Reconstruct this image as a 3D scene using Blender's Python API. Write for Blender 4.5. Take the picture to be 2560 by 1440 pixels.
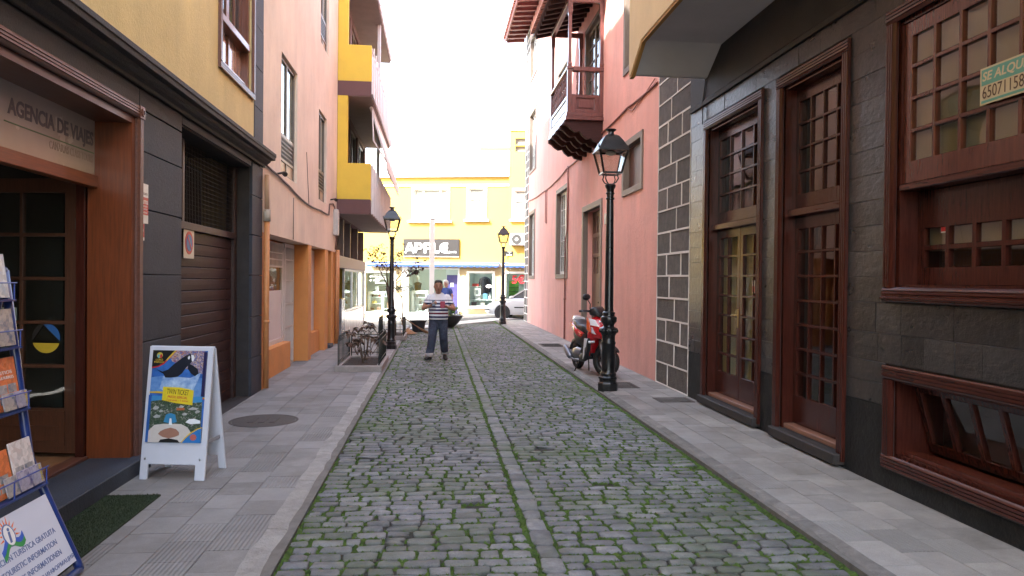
import bpy, bmesh, math, random
from mathutils import Vector, Matrix, noise as mnoise
random.seed(11)
R_=math.radians
sc=bpy.context.scene
for o in list(bpy.data.objects): bpy.data.objects.remove(o)
COL=sc.collection

# ------------------------------------------------------------------ camera
cam=bpy.data.cameras.new('camera'); camo=bpy.data.objects.new('camera',cam); COL.objects.link(camo)
cam.sensor_width=36; cam.lens=36*1800/2560; cam.clip_start=0.05; cam.clip_end=2000
right=Vector((0.99442068,-0.10496597,0.01047126)); upv=Vector((-0.00936262,0.01104905,0.99989512)); fwd=Vector((0.10507066,0.99441443,-0.01000465))
m=Matrix(((right.x,upv.x,-fwd.x,0),(right.y,upv.y,-fwd.y,0),(right.z,upv.z,-fwd.z,1.75),(0,0,0,1)))
camo.matrix_world=m
sc.camera=camo
sc.render.resolution_x=1024; sc.render.resolution_y=576

# ------------------------------------------------------------------ sky and sun
SUN_EL=R_(41); SUN_DIR=Vector((-0.80,-0.60,0)).normalized()   # towards the sun, in plan
wd=bpy.data.worlds.new('World'); sc.world=wd; wd.use_nodes=True
nt=wd.node_tree; bg=nt.nodes['Background']
sky=nt.nodes.new('ShaderNodeTexSky'); sky.sky_type='NISHITA'; sky.sun_disc=False
sky.sun_elevation=SUN_EL; sky.sun_rotation=math.atan2(SUN_DIR.x,SUN_DIR.y)
sky.air_density=1.0; sky.dust_density=1.5; sky.ozone_density=1.0; sky.altitude=50
hs=nt.nodes.new('ShaderNodeHueSaturation'); hs.inputs['Saturation'].default_value=0.68
nt.links.new(sky.outputs[0],hs.inputs['Color']); nt.links.new(hs.outputs[0],bg.inputs['Color'])
bg.inputs['Strength'].default_value=0.15
sl=bpy.data.lights.new('sun','SUN'); sl.energy=2.0; sl.angle=R_(0.5); sl.color=(1,0.95,0.87)
so=bpy.data.objects.new('sun',sl); COL.objects.link(so)
sd=Vector((SUN_DIR.x*math.cos(SUN_EL),SUN_DIR.y*math.cos(SUN_EL),math.sin(SUN_EL)))
so.rotation_euler=sd.to_track_quat('Z','Y').to_euler(); so.location=(-20,-10,40)
vs=sc.view_settings; vs.view_transform='Standard'; vs.look='None'; vs.gamma=1.0; vs.exposure=3.35; vs.use_curve_mapping=False
sc.render.engine='CYCLES'
sc.cycles.max_bounces=7; sc.cycles.diffuse_bounces=4; sc.cycles.glossy_bounces=3; sc.cycles.transparent_max_bounces=12; sc.cycles.transmission_bounces=4
sc.cycles.caustics_reflective=False; sc.cycles.caustics_refractive=False
sc.cycles.sample_clamp_indirect=4.0

# ------------------------------------------------------------------ materials
MATS={}
def _n(nt,t,**k):
    n=nt.nodes.new(t)
    for a,b in k.items():
        if a in n.inputs: n.inputs[a].default_value=b
        else: setattr(n,a,b)
    return n
def mat(name,col,rough=0.7,var=0.12,scale=6.0,bump=0.0,bscale=60.0,col2=None,stain=0.0,stain_col=None,stain_scale=1.2,
        stretch=(1,1,1),metal=0.0,piece=0.0,spec=0.5,coat=0.0,detail=5.0,fine=0.0,bdist=0.02):
    """noise-varied principled surface; stretch scales the coordinates (grain); piece = random tone per piece"""
    if name in MATS: return MATS[name]
    m=bpy.data.materials.new(name); m.use_nodes=True; nt=m.node_tree; L=nt.links
    b=nt.nodes['Principled BSDF']
    tc=_n(nt,'ShaderNodeTexCoord'); mp=_n(nt,'ShaderNodeMapping'); mp.inputs['Scale'].default_value=stretch
    L.new(tc.outputs['Object'],mp.inputs['Vector'])
    vec=mp.outputs['Vector']
    ns=_n(nt,'ShaderNodeTexNoise',Scale=scale,Detail=detail,Roughness=0.6); L.new(vec,ns.inputs['Vector'])
    rp=_n(nt,'ShaderNodeValToRGB'); rp.color_ramp.elements[0].position=0.28; rp.color_ramp.elements[1].position=0.72
    c=Vector(col); c2=Vector(col2) if col2 else c*(1+var); c1=c if col2 else c*(1-var)
    rp.color_ramp.elements[0].color=(*c1,1); rp.color_ramp.elements[1].color=(*c2,1)
    L.new(ns.outputs['Fac'],rp.inputs['Fac']); out=rp.outputs['Color']
    if stain>0:
        s=_n(nt,'ShaderNodeTexNoise',Scale=stain_scale,Detail=7.0,Roughness=0.68); L.new(tc.outputs['Object'],s.inputs['Vector'])
        r2=_n(nt,'ShaderNodeValToRGB'); r2.color_ramp.elements[0].position=0.50; r2.color_ramp.elements[1].position=0.74
        r2.color_ramp.elements[0].color=(0,0,0,1); r2.color_ramp.elements[1].color=(stain,stain,stain,1)
        L.new(s.outputs['Fac'],r2.inputs['Fac'])
        mx=_n(nt,'ShaderNodeMix',data_type='RGBA'); L.new(r2.outputs['Color'],mx.inputs['Factor']); L.new(out,mx.inputs['A'])
        mx.inputs['B'].default_value=(*(stain_col or tuple(x*0.5 for x in col)),1); out=mx.outputs['Result']
    if fine>0:
        f=_n(nt,'ShaderNodeTexNoise',Scale=180.0,Detail=3.0); L.new(tc.outputs['Object'],f.inputs['Vector'])
        mr=_n(nt,'ShaderNodeMapRange'); mr.inputs['From Min'].default_value=0.3; mr.inputs['From Max'].default_value=0.7
        mr.inputs['To Min'].default_value=1-fine; mr.inputs['To Max'].default_value=1+fine
        L.new(f.outputs['Fac'],mr.inputs['Value'])
        h=_n(nt,'ShaderNodeHueSaturation'); L.new(mr.outputs['Result'],h.inputs['Value']); L.new(out,h.inputs['Color']); out=h.outputs['Color']
    if piece>0:
        g=_n(nt,'ShaderNodeNewGeometry'); oi=_n(nt,'ShaderNodeObjectInfo')
        a=_n(nt,'ShaderNodeMath',operation='ADD'); L.new(g.outputs['Random Per Island'],a.inputs[0]); L.new(oi.outputs['Random'],a.inputs[1])
        fr=_n(nt,'ShaderNodeMath',operation='FRACT'); L.new(a.outputs[0],fr.inputs[0])
        mr=_n(nt,'ShaderNodeMapRange'); mr.inputs['To Min'].default_value=1-piece; mr.inputs['To Max'].default_value=1+piece
        L.new(fr.outputs[0],mr.inputs['Value'])
        h=_n(nt,'ShaderNodeHueSaturation'); L.new(mr.outputs['Result'],h.inputs['Value']); L.new(out,h.inputs['Color']); out=h.outputs['Color']
    L.new(out,b.inputs['Base Color'])
    b.inputs['Metallic'].default_value=metal; b.inputs['Specular IOR Level'].default_value=spec
    b.inputs['Coat Weight'].default_value=coat; b.inputs['Coat Roughness'].default_value=0.08
    mr=_n(nt,'ShaderNodeMapRange'); mr.inputs['To Min'].default_value=max(0.02,rough-0.09); mr.inputs['To Max'].default_value=min(1,rough+0.09)
    L.new(ns.outputs['Fac'],mr.inputs['Value']); L.new(mr.outputs['Result'],b.inputs['Roughness'])
    if bump>0:
        bn=_n(nt,'ShaderNodeTexNoise',Scale=bscale,Detail=6.0,Roughness=0.65); L.new(vec,bn.inputs['Vector'])
        bp=_n(nt,'ShaderNodeBump'); bp.inputs['Strength'].default_value=bump; bp.inputs['Distance'].default_value=bdist
        L.new(bn.outputs['Fac'],bp.inputs['Height']); L.new(bp.outputs['Normal'],b.inputs['Normal'])
    MATS[name]=m; return m
def photo_mat(name,cols,scale=40.0,rough=0.35):
    """many-coloured speckle that reads as a small printed photograph"""
    if name in MATS: return MATS[name]
    m=mat(name,cols[0],rough,coat=.3); nt=m.node_tree; L=nt.links; b=nt.nodes['Principled BSDF']
    tc=_n(nt,'ShaderNodeTexCoord'); vo=_n(nt,'ShaderNodeTexVoronoi',Scale=scale*1.6); ns=_n(nt,'ShaderNodeTexNoise',Scale=scale*.35,Detail=6.0,Roughness=.7)
    L.new(tc.outputs['Object'],vo.inputs['Vector']); L.new(tc.outputs['Object'],ns.inputs['Vector'])
    sp=_n(nt,'ShaderNodeSeparateColor'); L.new(vo.outputs['Color'],sp.inputs[0])
    mx=_n(nt,'ShaderNodeMath',operation='MULTIPLY_ADD'); L.new(sp.outputs[0],mx.inputs[0]); mx.inputs[1].default_value=.45; 
    m2=_n(nt,'ShaderNodeMath',operation='MULTIPLY_ADD'); L.new(ns.outputs['Fac'],m2.inputs[0]); m2.inputs[1].default_value=1.3; m2.inputs[2].default_value=-.37; L.new(m2.outputs[0],mx.inputs[2])
    rp=_n(nt,'ShaderNodeValToRGB'); E=rp.color_ramp.elements; n=len(cols)
    E[0].position=0.05;E[0].color=(*cols[0],1);E[1].position=.95;E[1].color=(*cols[-1],1)
    for i,c in enumerate(cols[1:-1]): e=E.new(.05+.9*(i+1)/(n-1)); e.color=(*c,1)
    L.new(mx.outputs[0],rp.inputs['Fac']); L.new(rp.outputs['Color'],b.inputs['Base Color']); return m
def weather(m,dark=0.25,light=0.0,zlow=None):
    """vertical run-marks, patchy repairs and hairline cracks added to a wall paint"""
    nt=m.node_tree;L=nt.links;b=nt.nodes['Principled BSDF']; old=b.inputs['Base Color'].links[0].from_socket
    tc=_n(nt,'ShaderNodeTexCoord'); mp=_n(nt,'ShaderNodeMapping'); mp.inputs['Scale'].default_value=(.9,.9,.17); L.new(tc.outputs['Object'],mp.inputs['Vector'])
    n1=_n(nt,'ShaderNodeTexNoise',Scale=2.0,Detail=8.0,Roughness=.7); L.new(mp.outputs['Vector'],n1.inputs['Vector'])
    n2=_n(nt,'ShaderNodeTexNoise',Scale=.55,Detail=9.0,Roughness=.72); L.new(tc.outputs['Object'],n2.inputs['Vector'])
    vo=_n(nt,'ShaderNodeTexVoronoi',Scale=1.1,feature='DISTANCE_TO_EDGE'); 
    nd=_n(nt,'ShaderNodeTexNoise',Scale=2.5,Detail=6.0); L.new(tc.outputs['Object'],nd.inputs['Vector'])
    va=_n(nt,'ShaderNodeVectorMath',operation='ADD'); L.new(tc.outputs['Object'],va.inputs[0]); L.new(nd.outputs['Color'],va.inputs[1]); L.new(va.outputs[0],vo.inputs['Vector'])
    def rng(sock,a,b_,lo,hi):
        r=_n(nt,'ShaderNodeMapRange'); r.inputs['From Min'].default_value=a;r.inputs['From Max'].default_value=b_;r.inputs['To Min'].default_value=lo;r.inputs['To Max'].default_value=hi; L.new(sock,r.inputs['Value']); return r.outputs['Result']
    s1=rng(n1.outputs['Fac'],.40,.70,1.0+light,1.0-dark*.45); s2=rng(n2.outputs['Fac'],.36,.68,1.0-dark*.5,1.0+dark*.22); s3=rng(vo.outputs['Distance'],.0,.006,1.0-dark*.35,1.0)
    a=_n(nt,'ShaderNodeMath',operation='MULTIPLY'); L.new(s1,a.inputs[0]);L.new(s2,a.inputs[1]); c=_n(nt,'ShaderNodeMath',operation='MULTIPLY'); L.new(a.outputs[0],c.inputs[0]);L.new(s3,c.inputs[1])
    h=_n(nt,'ShaderNodeHueSaturation'); L.new(c.outputs[0],h.inputs['Value']); L.new(old,h.inputs['Color']); L.new(h.outputs['Color'],b.inputs['Base Color']); return m
def glass(name,tint=(0.86,0.9,0.88),wave=0.10,ior=1.85):
    if name in MATS: return MATS[name]
    m=bpy.data.materials.new(name); m.use_nodes=True; nt=m.node_tree; L=nt.links
    for n in list(nt.nodes):
        if n.type!='OUTPUT_MATERIAL': nt.nodes.remove(n)
    out=[n for n in nt.nodes if n.type=='OUTPUT_MATERIAL'][0]
    tr=_n(nt,'ShaderNodeBsdfTransparent'); tr.inputs['Color'].default_value=(*tint,1)
    gl=_n(nt,'ShaderNodeBsdfGlossy'); gl.inputs['Roughness'].default_value=0.02
    fr=_n(nt,'ShaderNodeFresnel'); fr.inputs['IOR'].default_value=ior
    tc=_n(nt,'ShaderNodeTexCoord'); ns=_n(nt,'ShaderNodeTexNoise',Scale=2.5,Detail=1.0); L.new(tc.outputs['Object'],ns.inputs['Vector'])
    bp=_n(nt,'ShaderNodeBump'); bp.inputs['Strength'].default_value=wave; bp.inputs['Distance'].default_value=0.03
    L.new(ns.outputs['Fac'],bp.inputs['Height']); L.new(bp.outputs['Normal'],gl.inputs['Normal'])
    mx=_n(nt,'ShaderNodeMixShader'); ge=_n(nt,'ShaderNodeNewGeometry'); iv=_n(nt,'ShaderNodeMath',operation='SUBTRACT'); iv.inputs[0].default_value=1.0; L.new(ge.outputs['Backfacing'],iv.inputs[1])
    ml=_n(nt,'ShaderNodeMath',operation='MULTIPLY'); L.new(fr.outputs[0],ml.inputs[0]); L.new(iv.outputs[0],ml.inputs[1])
    L.new(ml.outputs[0],mx.inputs[0]); L.new(tr.outputs[0],mx.inputs[1]); L.new(gl.outputs[0],mx.inputs[2])
    L.new(mx.outputs[0],out.inputs['Surface']); MATS[name]=m; return m
def plain(name,col,rough=0.55,metal=0.0,var=0.06,**k): return mat(name,col,rough,var,25.0,metal=metal,**k)

# ------------------------------------------------------------------ mesh builder
class MB:
    def __init__(s,xf=None): s.v=[];s.f=[];s.mi=[];s.xf=xf;s.cur=0
    def add(s,vs,fs):
        k=len(s.v); s.v+= [tuple(s.xf(*p)) if s.xf else tuple(p) for p in vs]
        for f in fs: s.f.append(tuple(i+k for i in f)); s.mi.append(s.cur)
        return s
    def hexa(s,p): return s.add(p,[(0,1,2,3),(7,6,5,4),(0,4,5,1),(1,5,6,2),(2,6,7,3),(3,7,4,0)])
    def box(s,x0,x1,y0,y1,z0,z1):
        return s.hexa([(x0,y0,z0),(x1,y0,z0),(x1,y1,z0),(x0,y1,z0),(x0,y0,z1),(x1,y0,z1),(x1,y1,z1),(x0,y1,z1)])
    def bar(s,a,b,w,h,up=(0,0,1)):
        a=Vector(a);b=Vector(b);d=(b-a).normalized();u=Vector(up)
        sd=d.cross(u)
        if sd.length<1e-4: sd=d.cross(Vector((1,0,0)))
        sd.normalize();u=sd.cross(d).normalized()
        P=[]
        for q in (a,b):
            P+=[q-sd*w/2-u*h/2,q+sd*w/2-u*h/2,q+sd*w/2+u*h/2,q-sd*w/2+u*h/2]
        return s.add([tuple(p) for p in P],[(3,2,1,0),(4,5,6,7),(0,1,5,4),(1,2,6,5),(2,3,7,6),(3,0,4,7)])
    def prism(s,poly,a0,a1,mp):
        """extrude a closed 2-D polygon between a0 and a1; mp(p,q,a) -> xyz"""
        n=len(poly); vs=[mp(p,q,a0) for p,q in poly]+[mp(p,q,a1) for p,q in poly]
        return s.add(vs,[tuple(range(n)),tuple(range(2*n-1,n-1,-1))]+[(i,i+n,(i+1)%n+n,(i+1)%n) for i in range(n)])
    def tube(s,pts,r,n=8,cap=True,flat=1.0):
        pts=[Vector(p) for p in pts]; rs=r if isinstance(r,(list,tuple)) else [r]*len(pts)
        rings=[];ref=None
        for i,p in enumerate(pts):
            t=(pts[min(i+1,len(pts)-1)]-pts[max(i-1,0)])
            if t.length<1e-9: t=Vector((0,0,1))
            t.normalize()
            if ref is None:
                ref=t.cross(Vector((0,0,1)))
                if ref.length<0.05: ref=t.cross(Vector((1,0,0)))
            a=(ref-t*ref.dot(t)); a.normalize(); b=t.cross(a); ref=a
            rings.append([p+(a*math.cos(2*math.pi*k/n)+b*flat*math.sin(2*math.pi*k/n))*rs[i] for k in range(n)])
        return s.loft(rings,cap)
    def loft(s,rings,cap=True,closed=True):
        n=len(rings[0]); vs=[tuple(p) for r in rings for p in r]; fs=[]
        for i in range(len(rings)-1):
            for k in range(n if closed else n-1):
                fs.append((i*n+k,i*n+(k+1)%n,(i+1)*n+(k+1)%n,(i+1)*n+k))
        if cap: fs+= [tuple(range(n-1,-1,-1)),tuple(range((len(rings)-1)*n,len(rings)*n))]
        return s.add(vs,fs)
    def lathe(s,prof,c=(0,0,0),n=16,ax=None,cap=True):
        """prof: (radius, height) pairs around +Z at c, or around ax=(origin,axis dir)"""
        rings=[]
        if ax:
            d=Vector(ax).normalized(); a=d.cross(Vector((0,0,1)))
            if a.length<0.05: a=d.cross(Vector((1,0,0)))
            a.normalize(); b=d.cross(a)
        else: d=Vector((0,0,1));a=Vector((1,0,0));b=Vector((0,1,0))
        c=Vector(c)
        for r,z in prof: rings.append([c+d*z+(a*math.cos(2*math.pi*k/n)+b*math.sin(2*math.pi*k/n))*r for k in range(n)])
        return s.loft(rings,cap)
    def ball(s,c,r,n=10,m=7):
        r=(r,r,r) if not isinstance(r,(tuple,list)) else r; rings=[]
        for i in range(m+1):
            t=math.pi*(0.02+0.96*i/m); rings.append([(c[0]+r[0]*math.sin(t)*math.cos(2*math.pi*k/n),c[1]+r[1]*math.sin(t)*math.sin(2*math.pi*k/n),c[2]-r[2]*math.cos(t)) for k in range(n)])
        return s.loft(rings)
    def holed(s,u0,u1,z0,z1,holes,d0,d1,mp):
        """one connected slab with rectangular holes; mp(u,d,z) -> xyz"""
        us=sorted({u0,u1}|{min(max(h[i],u0),u1) for h in holes for i in (0,1)}); zs=sorted({z0,z1}|{min(max(h[i],z0),z1) for h in holes for i in (2,3)})
        nu,nz=len(us),len(zs)
        def solid(i,j):
            if i<0 or j<0 or i>=nu-1 or j>=nz-1: return False
            cu=(us[i]+us[i+1])/2;cz=(zs[j]+zs[j+1])/2
            return not any(h[0]<cu<h[1] and h[2]<cz<h[3] for h in holes)
        idx={};vs=[];fs=[]
        def V(i,j,d):
            k=(i,j,d)
            if k not in idx: idx[k]=len(vs); vs.append(mp(us[i],d1 if d else d0,zs[j]))
            return idx[k]
        for i in range(nu-1):
            for j in range(nz-1):
                if not solid(i,j): continue
                fs.append((V(i,j,0),V(i+1,j,0),V(i+1,j+1,0),V(i,j+1,0))); fs.append((V(i,j,1),V(i,j+1,1),V(i+1,j+1,1),V(i+1,j,1)))
                if not solid(i-1,j): fs.append((V(i,j,0),V(i,j+1,0),V(i,j+1,1),V(i,j,1)))
                if not solid(i+1,j): fs.append((V(i+1,j,0),V(i+1,j,1),V(i+1,j+1,1),V(i+1,j+1,0)))
                if not solid(i,j-1): fs.append((V(i,j,0),V(i,j,1),V(i+1,j,1),V(i+1,j,0)))
                if not solid(i,j+1): fs.append((V(i,j+1,0),V(i+1,j+1,0),V(i+1,j+1,1),V(i,j+1,1)))
        return s.add(vs,fs)
    def build(s,name,mats,parent=None,smooth=False,bevel=0.0,kind=None,label=None,fix=True,seg=1):
        me=bpy.data.meshes.new(name); base=W.get(parent.name,Vector()) if parent else Vector()
        me.from_pydata([(p[0]-base.x,p[1]-base.y,p[2]-base.z) for p in s.v],[],s.f)
        if not isinstance(mats,(list,tuple)): mats=[mats]
        for m in mats: me.materials.append(m)
        if len(mats)>1:
            for p,k in zip(me.polygons,s.mi): p.material_index=k
        if fix:
            bm=bmesh.new(); bm.from_mesh(me); bmesh.ops.recalc_face_normals(bm,faces=bm.faces); bm.to_mesh(me); bm.free()
        if smooth: me.polygons.foreach_set('use_smooth',[True]*len(me.polygons))
        o=bpy.data.objects.new(name,me); COL.objects.link(o)
        if parent: o.parent=parent
        W[o.name]=base
        if bevel>0:
            b=o.modifiers.new('bevel','BEVEL'); b.width=bevel; b.segments=seg; b.limit_method='ANGLE'; b.angle_limit=R_(40)
        if kind: o['kind']=kind
        if label: o['label']=label
        return o
W={}
def autosmooth(o,ang=35):
    o.data.polygons.foreach_set('use_smooth',[True]*len(o.data.polygons))
    try: o.data.set_sharp_from_angle(angle=R_(ang))
    except Exception: pass
    return o
def tag(o,label,cat,group=None):
    o['label']=label;o['category']=cat
    if group:o['group']=group
    return o
def thing(name,label,cat,loc=(0,0,0),group=None):
    o=bpy.data.objects.new(name,None); COL.objects.link(o); o.location=loc; o.empty_display_size=0.1
    W[o.name]=Vector(loc); return tag(o,label,cat,group)
def solo(mb,name,mats,label,cat,loc=None,group=None,**k):
    """a thing that is one mesh: its origin is put at its base"""
    if loc is None:
        xs=[p[0] for p in mb.v];ys=[p[1] for p in mb.v];zs=[p[2] for p in mb.v]; loc=((min(xs)+max(xs))/2,(min(ys)+max(ys))/2,min(zs))
    mb.v=[(p[0]-loc[0],p[1]-loc[1],p[2]-loc[2]) for p in mb.v]
    o=mb.build(name,mats,None,**k); o.location=loc; W[o.name]=Vector(loc); return tag(o,label,cat,group)
def struct(mb,name,mats,**k):
    return mb.build(name,mats,None,kind='structure',**k)
def text(s,w=None,h=None,bold=0.0,ext=0.002,align='CENTER',shear=0.0,res=3,space=1.0):
    """lettering as a mesh in its own plane, centred (or left) and fitted to w x h"""
    cu=bpy.data.curves.new('t','FONT'); cu.body=s; cu.size=1; cu.offset=bold; cu.extrude=0.001; cu.align_x='LEFT'; cu.shear=shear; cu.resolution_u=res; cu.space_character=space
    ob=bpy.data.objects.new('t',cu); COL.objects.link(ob)
    dg=bpy.context.evaluated_depsgraph_get(); me=bpy.data.meshes.new_from_object(ob.evaluated_get(dg))
    vs=[v.co.copy() for v in me.vertices]; fs=[tuple(p.vertices) for p in me.polygons]
    bpy.data.objects.remove(ob); bpy.data.curves.remove(cu); bpy.data.meshes.remove(me)
    x0=min(v.x for v in vs);x1=max(v.x for v in vs);y0=min(v.y for v in vs);y1=max(v.y for v in vs)
    sx=(w/(x1-x0)) if w else None; sy=(h/(y1-y0)) if h else None
    sx=sx or sy; sy=sy or sx
    cx=(x0+x1)/2 if align=='CENTER' else x0
    return [((v.x-cx)*sx,(v.y-(y0+y1)/2)*sy,(ext if v.z>0 else 0)) for v in vs],fs
def put_text(mb,s,mp,u,v,**k):
    """mp(u,v,n) -> xyz"""
    vs,fs=text(s,**k); mb.add([mp(u+a,v+b,c) for a,b,c in vs],fs); return mb
def paned(root,mp,u0,u1,z0,z1,cols,rows,d,th,stile,top,bot,munt,mf,mg,name='window',glass_d=None,bevel=0.004,lower=0.0):
    """a sash or door leaf: one holed slab with every pane a child of it"""
    a0,a1=u0+stile,u1-stile;b0,b1=z0+bot,z1-top
    cw=(a1-a0-munt*(cols-1))/cols;rh=(b1-b0-munt*(rows-1))/rows
    holes=[(a0+i*(cw+munt),a0+i*(cw+munt)+cw,b0+j*(rh+munt),b0+j*(rh+munt)+rh) for i in range(cols) for j in range(rows)]
    leaf=MB().holed(u0,u1,z0,z1,holes,d,d+th,mp).build(name,mf,root,bevel=bevel)
    gd=d+th*0.45
    for h in holes:
        P=MB(); e=0.004
        P.hexa([mp(h[0]-e,gd,h[2]-e),mp(h[1]+e,gd,h[2]-e),mp(h[1]+e,gd+0.004,h[2]-e),mp(h[0]-e,gd+0.004,h[2]-e),mp(h[0]-e,gd,h[3]+e),mp(h[1]+e,gd,h[3]+e),mp(h[1]+e,gd+0.004,h[3]+e),mp(h[0]-e,gd+0.004,h[3]+e)])
        P.build('pane',mg,leaf)
    return leaf
FLUTE=[(0,0),(0,.03),(.012,.036),(.03,.036),(.032,.026),(.038,.026),(.040,.036),(.058,.036),(.060,.026),(.066,.026),(.068,.036),(.086,.036),(.088,.026),(.094,.026),(.096,.036),(.108,.03),(.12,.02),(.12,0)]
def fluted_frame(root,mp,u0,u1,z0,z1,mv,mh,sides='LRTB',w=0.12,name='architrave'):
    """fluted trim round an opening, outer edge at u0..u1, z0..z1, proud of d=0"""
    k=w/0.12
    pf=[(a*k,b) for a,b in FLUTE]
    tz=z1-(w if 'T' in sides else 0); bz=z0+(w if 'B' in sides else 0)
    if 'L' in sides: MB().prism(pf,bz,tz,lambda p,q,a:mp(u0+p,-q,a)).build(name,mv,root)
    if 'R' in sides: MB().prism(pf,bz,tz,lambda p,q,a:mp(u1-p,-q,a)).build(name,mv,root)
    if 'T' in sides: MB().prism(pf,u0,u1,lambda p,q,a:mp(a,-q-0.002,z1-p)).build(name,mh,root)
    if 'B' in sides: MB().prism(pf,u0,u1,lambda p,q,a:mp(a,-q-0.002,z0+p)).build(name,mh,root)
LW=-2.58; RW=3.70
def mL(u,d,z): return (LW-d,u,z)
def mR(u,d,z): return (RW+d,u,z)
FD=Vector((.975,-.222)).normalized(); FN=Vector((-.222,-.975)).normalized()
def mF(u,d,z): return (FD.x*u-FN.x*d, 36.1+FD.y*u-FN.y*d, z)
def nz(x,y,z=0): return mnoise.noise(Vector((x,y,z)))
# ------------------------------------------------------------------ shared materials
M_wood_v=mat('varnished_wood_vertical',(0.050,0.0125,0.0085),0.20,0.35,9,bump=0.05,bscale=30,stretch=(6,6,0.5),spec=.4,stain=0.5,stain_col=(0.026,0.007,0.005),stain_scale=3)
M_wood_h=mat('varnished_wood_horizontal',(0.056,0.014,0.009),0.20,0.35,9,bump=0.05,bscale=30,stretch=(6,0.5,6),spec=.45,stain=0.5,stain_col=(0.03,0.008,0.006),stain_scale=3)
M_honey_v=mat('honey_wood_vertical',(0.15,0.036,0.008),0.36,0.3,9,bump=0.05,bscale=30,stretch=(7,7,0.4),coat=0.2)
M_honey_h=mat('honey_wood_horizontal',(0.19,0.055,0.016),0.36,0.3,9,bump=0.05,bscale=30,stretch=(7,0.4,7),coat=0.4)
M_trim_l=mat('grey_brown_trim_wood',(0.12,0.05,0.036),0.42,0.25,9,bump=0.05,bscale=30,stretch=(6,0.5,6),coat=0.2)
M_glass=glass('window_glass'); M_glass_far=glass('shop_glass',(0.9,0.95,0.94),0.05)
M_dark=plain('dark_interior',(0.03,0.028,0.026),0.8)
M_iron=mat('black_cast_iron',(0.006,0.006,0.007),0.3,0.3,14,bump=0.12,bscale=35,spec=0.6,stain=0.25,stain_col=(0.022,0.02,0.018),stain_scale=6)
M_cobble=mat('basalt_cobble',(0.148,0.150,0.160),0.78,0.30,9,bump=0.55,bscale=26,stain=0.6,stain_col=(0.30,0.295,0.29),stain_scale=7,piece=0.30,fine=0.2,bdist=0.010,spec=.35)
def film(m,col,scale,amount):
    nt=m.node_tree;L=nt.links;b=nt.nodes['Principled BSDF']; old=b.inputs['Base Color'].links[0].from_socket
    g=_n(nt,'ShaderNodeNewGeometry'); n=_n(nt,'ShaderNodeTexNoise',Scale=scale,Detail=7.0,Roughness=.7); L.new(g.outputs['Position'],n.inputs['Vector'])
    r_=_n(nt,'ShaderNodeMapRange'); r_.inputs['From Min'].default_value=.46; r_.inputs['From Max'].default_value=.68; r_.inputs['To Min'].default_value=0; r_.inputs['To Max'].default_value=amount; L.new(n.outputs['Fac'],r_.inputs['Value'])
    mx=_n(nt,'ShaderNodeMix',data_type='RGBA'); L.new(r_.outputs['Result'],mx.inputs['Factor']); L.new(old,mx.inputs['A']); mx.inputs['B'].default_value=(*col,1); L.new(mx.outputs['Result'],b.inputs['Base Color'])
film(M_cobble,(.085,.115,.045),.8,.75); film(M_cobble,(.06,.058,.055),.5,.45)
M_joint=mat('mossy_soil_joint',(0.045,0.04,0.033),0.95,0.3,14,bump=0.8,bscale=120,stain=0.95,stain_col=(0.035,0.062,0.014),stain_scale=2.3)
M_moss=mat('moss',(0.036,0.072,0.012),0.95,0.3,20,col2=(0.08,0.135,0.02),bump=0.7,bscale=200,piece=0.3)
M_tile=mat('grey_paving_tile',(0.30,0.285,0.27),0.7,0.14,5,bump=0.25,bscale=140,stain=0.5,stain_col=(0.17,0.16,0.15),stain_scale=2.0,piece=0.13,fine=0.12)
M_tile2=mat('grey_paving_tile_worn',(0.24,0.23,0.22),0.72,0.2,6,bump=0.3,bscale=140,stain=0.5,stain_col=(0.33,0.31,0.29),stain_scale=3.0,piece=0.13,fine=0.12)
M_grout=mat('dirty_grout',(0.15,0.14,0.13),0.9,0.25,10,bump=0.4,bscale=150)
M_kerb=mat('worn_kerb_concrete',(0.30,0.29,0.28),0.78,0.2,7,bump=0.7,bscale=45,stain=0.75,stain_col=(0.15,0.14,0.13),stain_scale=4.5,piece=0.12,fine=0.14)
M_kerb2=mat('dark_worn_kerb',(0.17,0.16,0.15),0.8,0.3,7,bump=0.9,bscale=40,stain=0.8,stain_col=(0.30,0.28,0.26),stain_scale=5,piece=0.15,fine=0.16)
def groove_mat(name,base):
    m=mat(name,base,0.72,0.14,6,bump=0.0,piece=0.13,fine=0.1,stain=0.4,stain_scale=3)
    nt=m.node_tree;L=nt.links;b=nt.nodes['Principled BSDF']
    tc=_n(nt,'ShaderNodeTexCoord'); wv=_n(nt,'ShaderNodeTexWave',Scale=11.0,Distortion=0.0); wv.wave_type='BANDS'; wv.bands_direction='X'; L.new(tc.outputs['Object'],wv.inputs['Vector'])
    bp=_n(nt,'ShaderNodeBump'); bp.inputs['Strength'].default_value=0.8; bp.inputs['Distance'].default_value=0.006
    L.new(wv.outputs['Fac'],bp.inputs['Height']); L.new(bp.outputs['Normal'],b.inputs['Normal'])
    return m
M_groove=groove_mat('grooved_paving_tile',(0.27,0.26,0.25)); M_grooveL=groove_mat('blue_grey_grooved_tile',(0.20,0.198,0.197))
M_tileL=mat('blue_grey_paving_tile',(0.218,0.214,0.213),0.7,0.14,5,bump=0.25,bscale=140,stain=0.5,stain_col=(0.14,0.138,0.138),stain_scale=2.0,piece=0.08,fine=0.12)
M_tileL2=mat('blue_grey_worn_tile',(0.18,0.175,0.173),0.72,0.2,6,bump=0.3,bscale=140,stain=0.5,stain_col=(0.26,0.255,0.25),stain_scale=3.0,piece=0.13,fine=0.12)

for q in (M_tile,M_tile2,M_groove,M_tileL,M_tileL2,M_grooveL): film(q,(.12,.108,.095),.8,.6)
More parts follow.
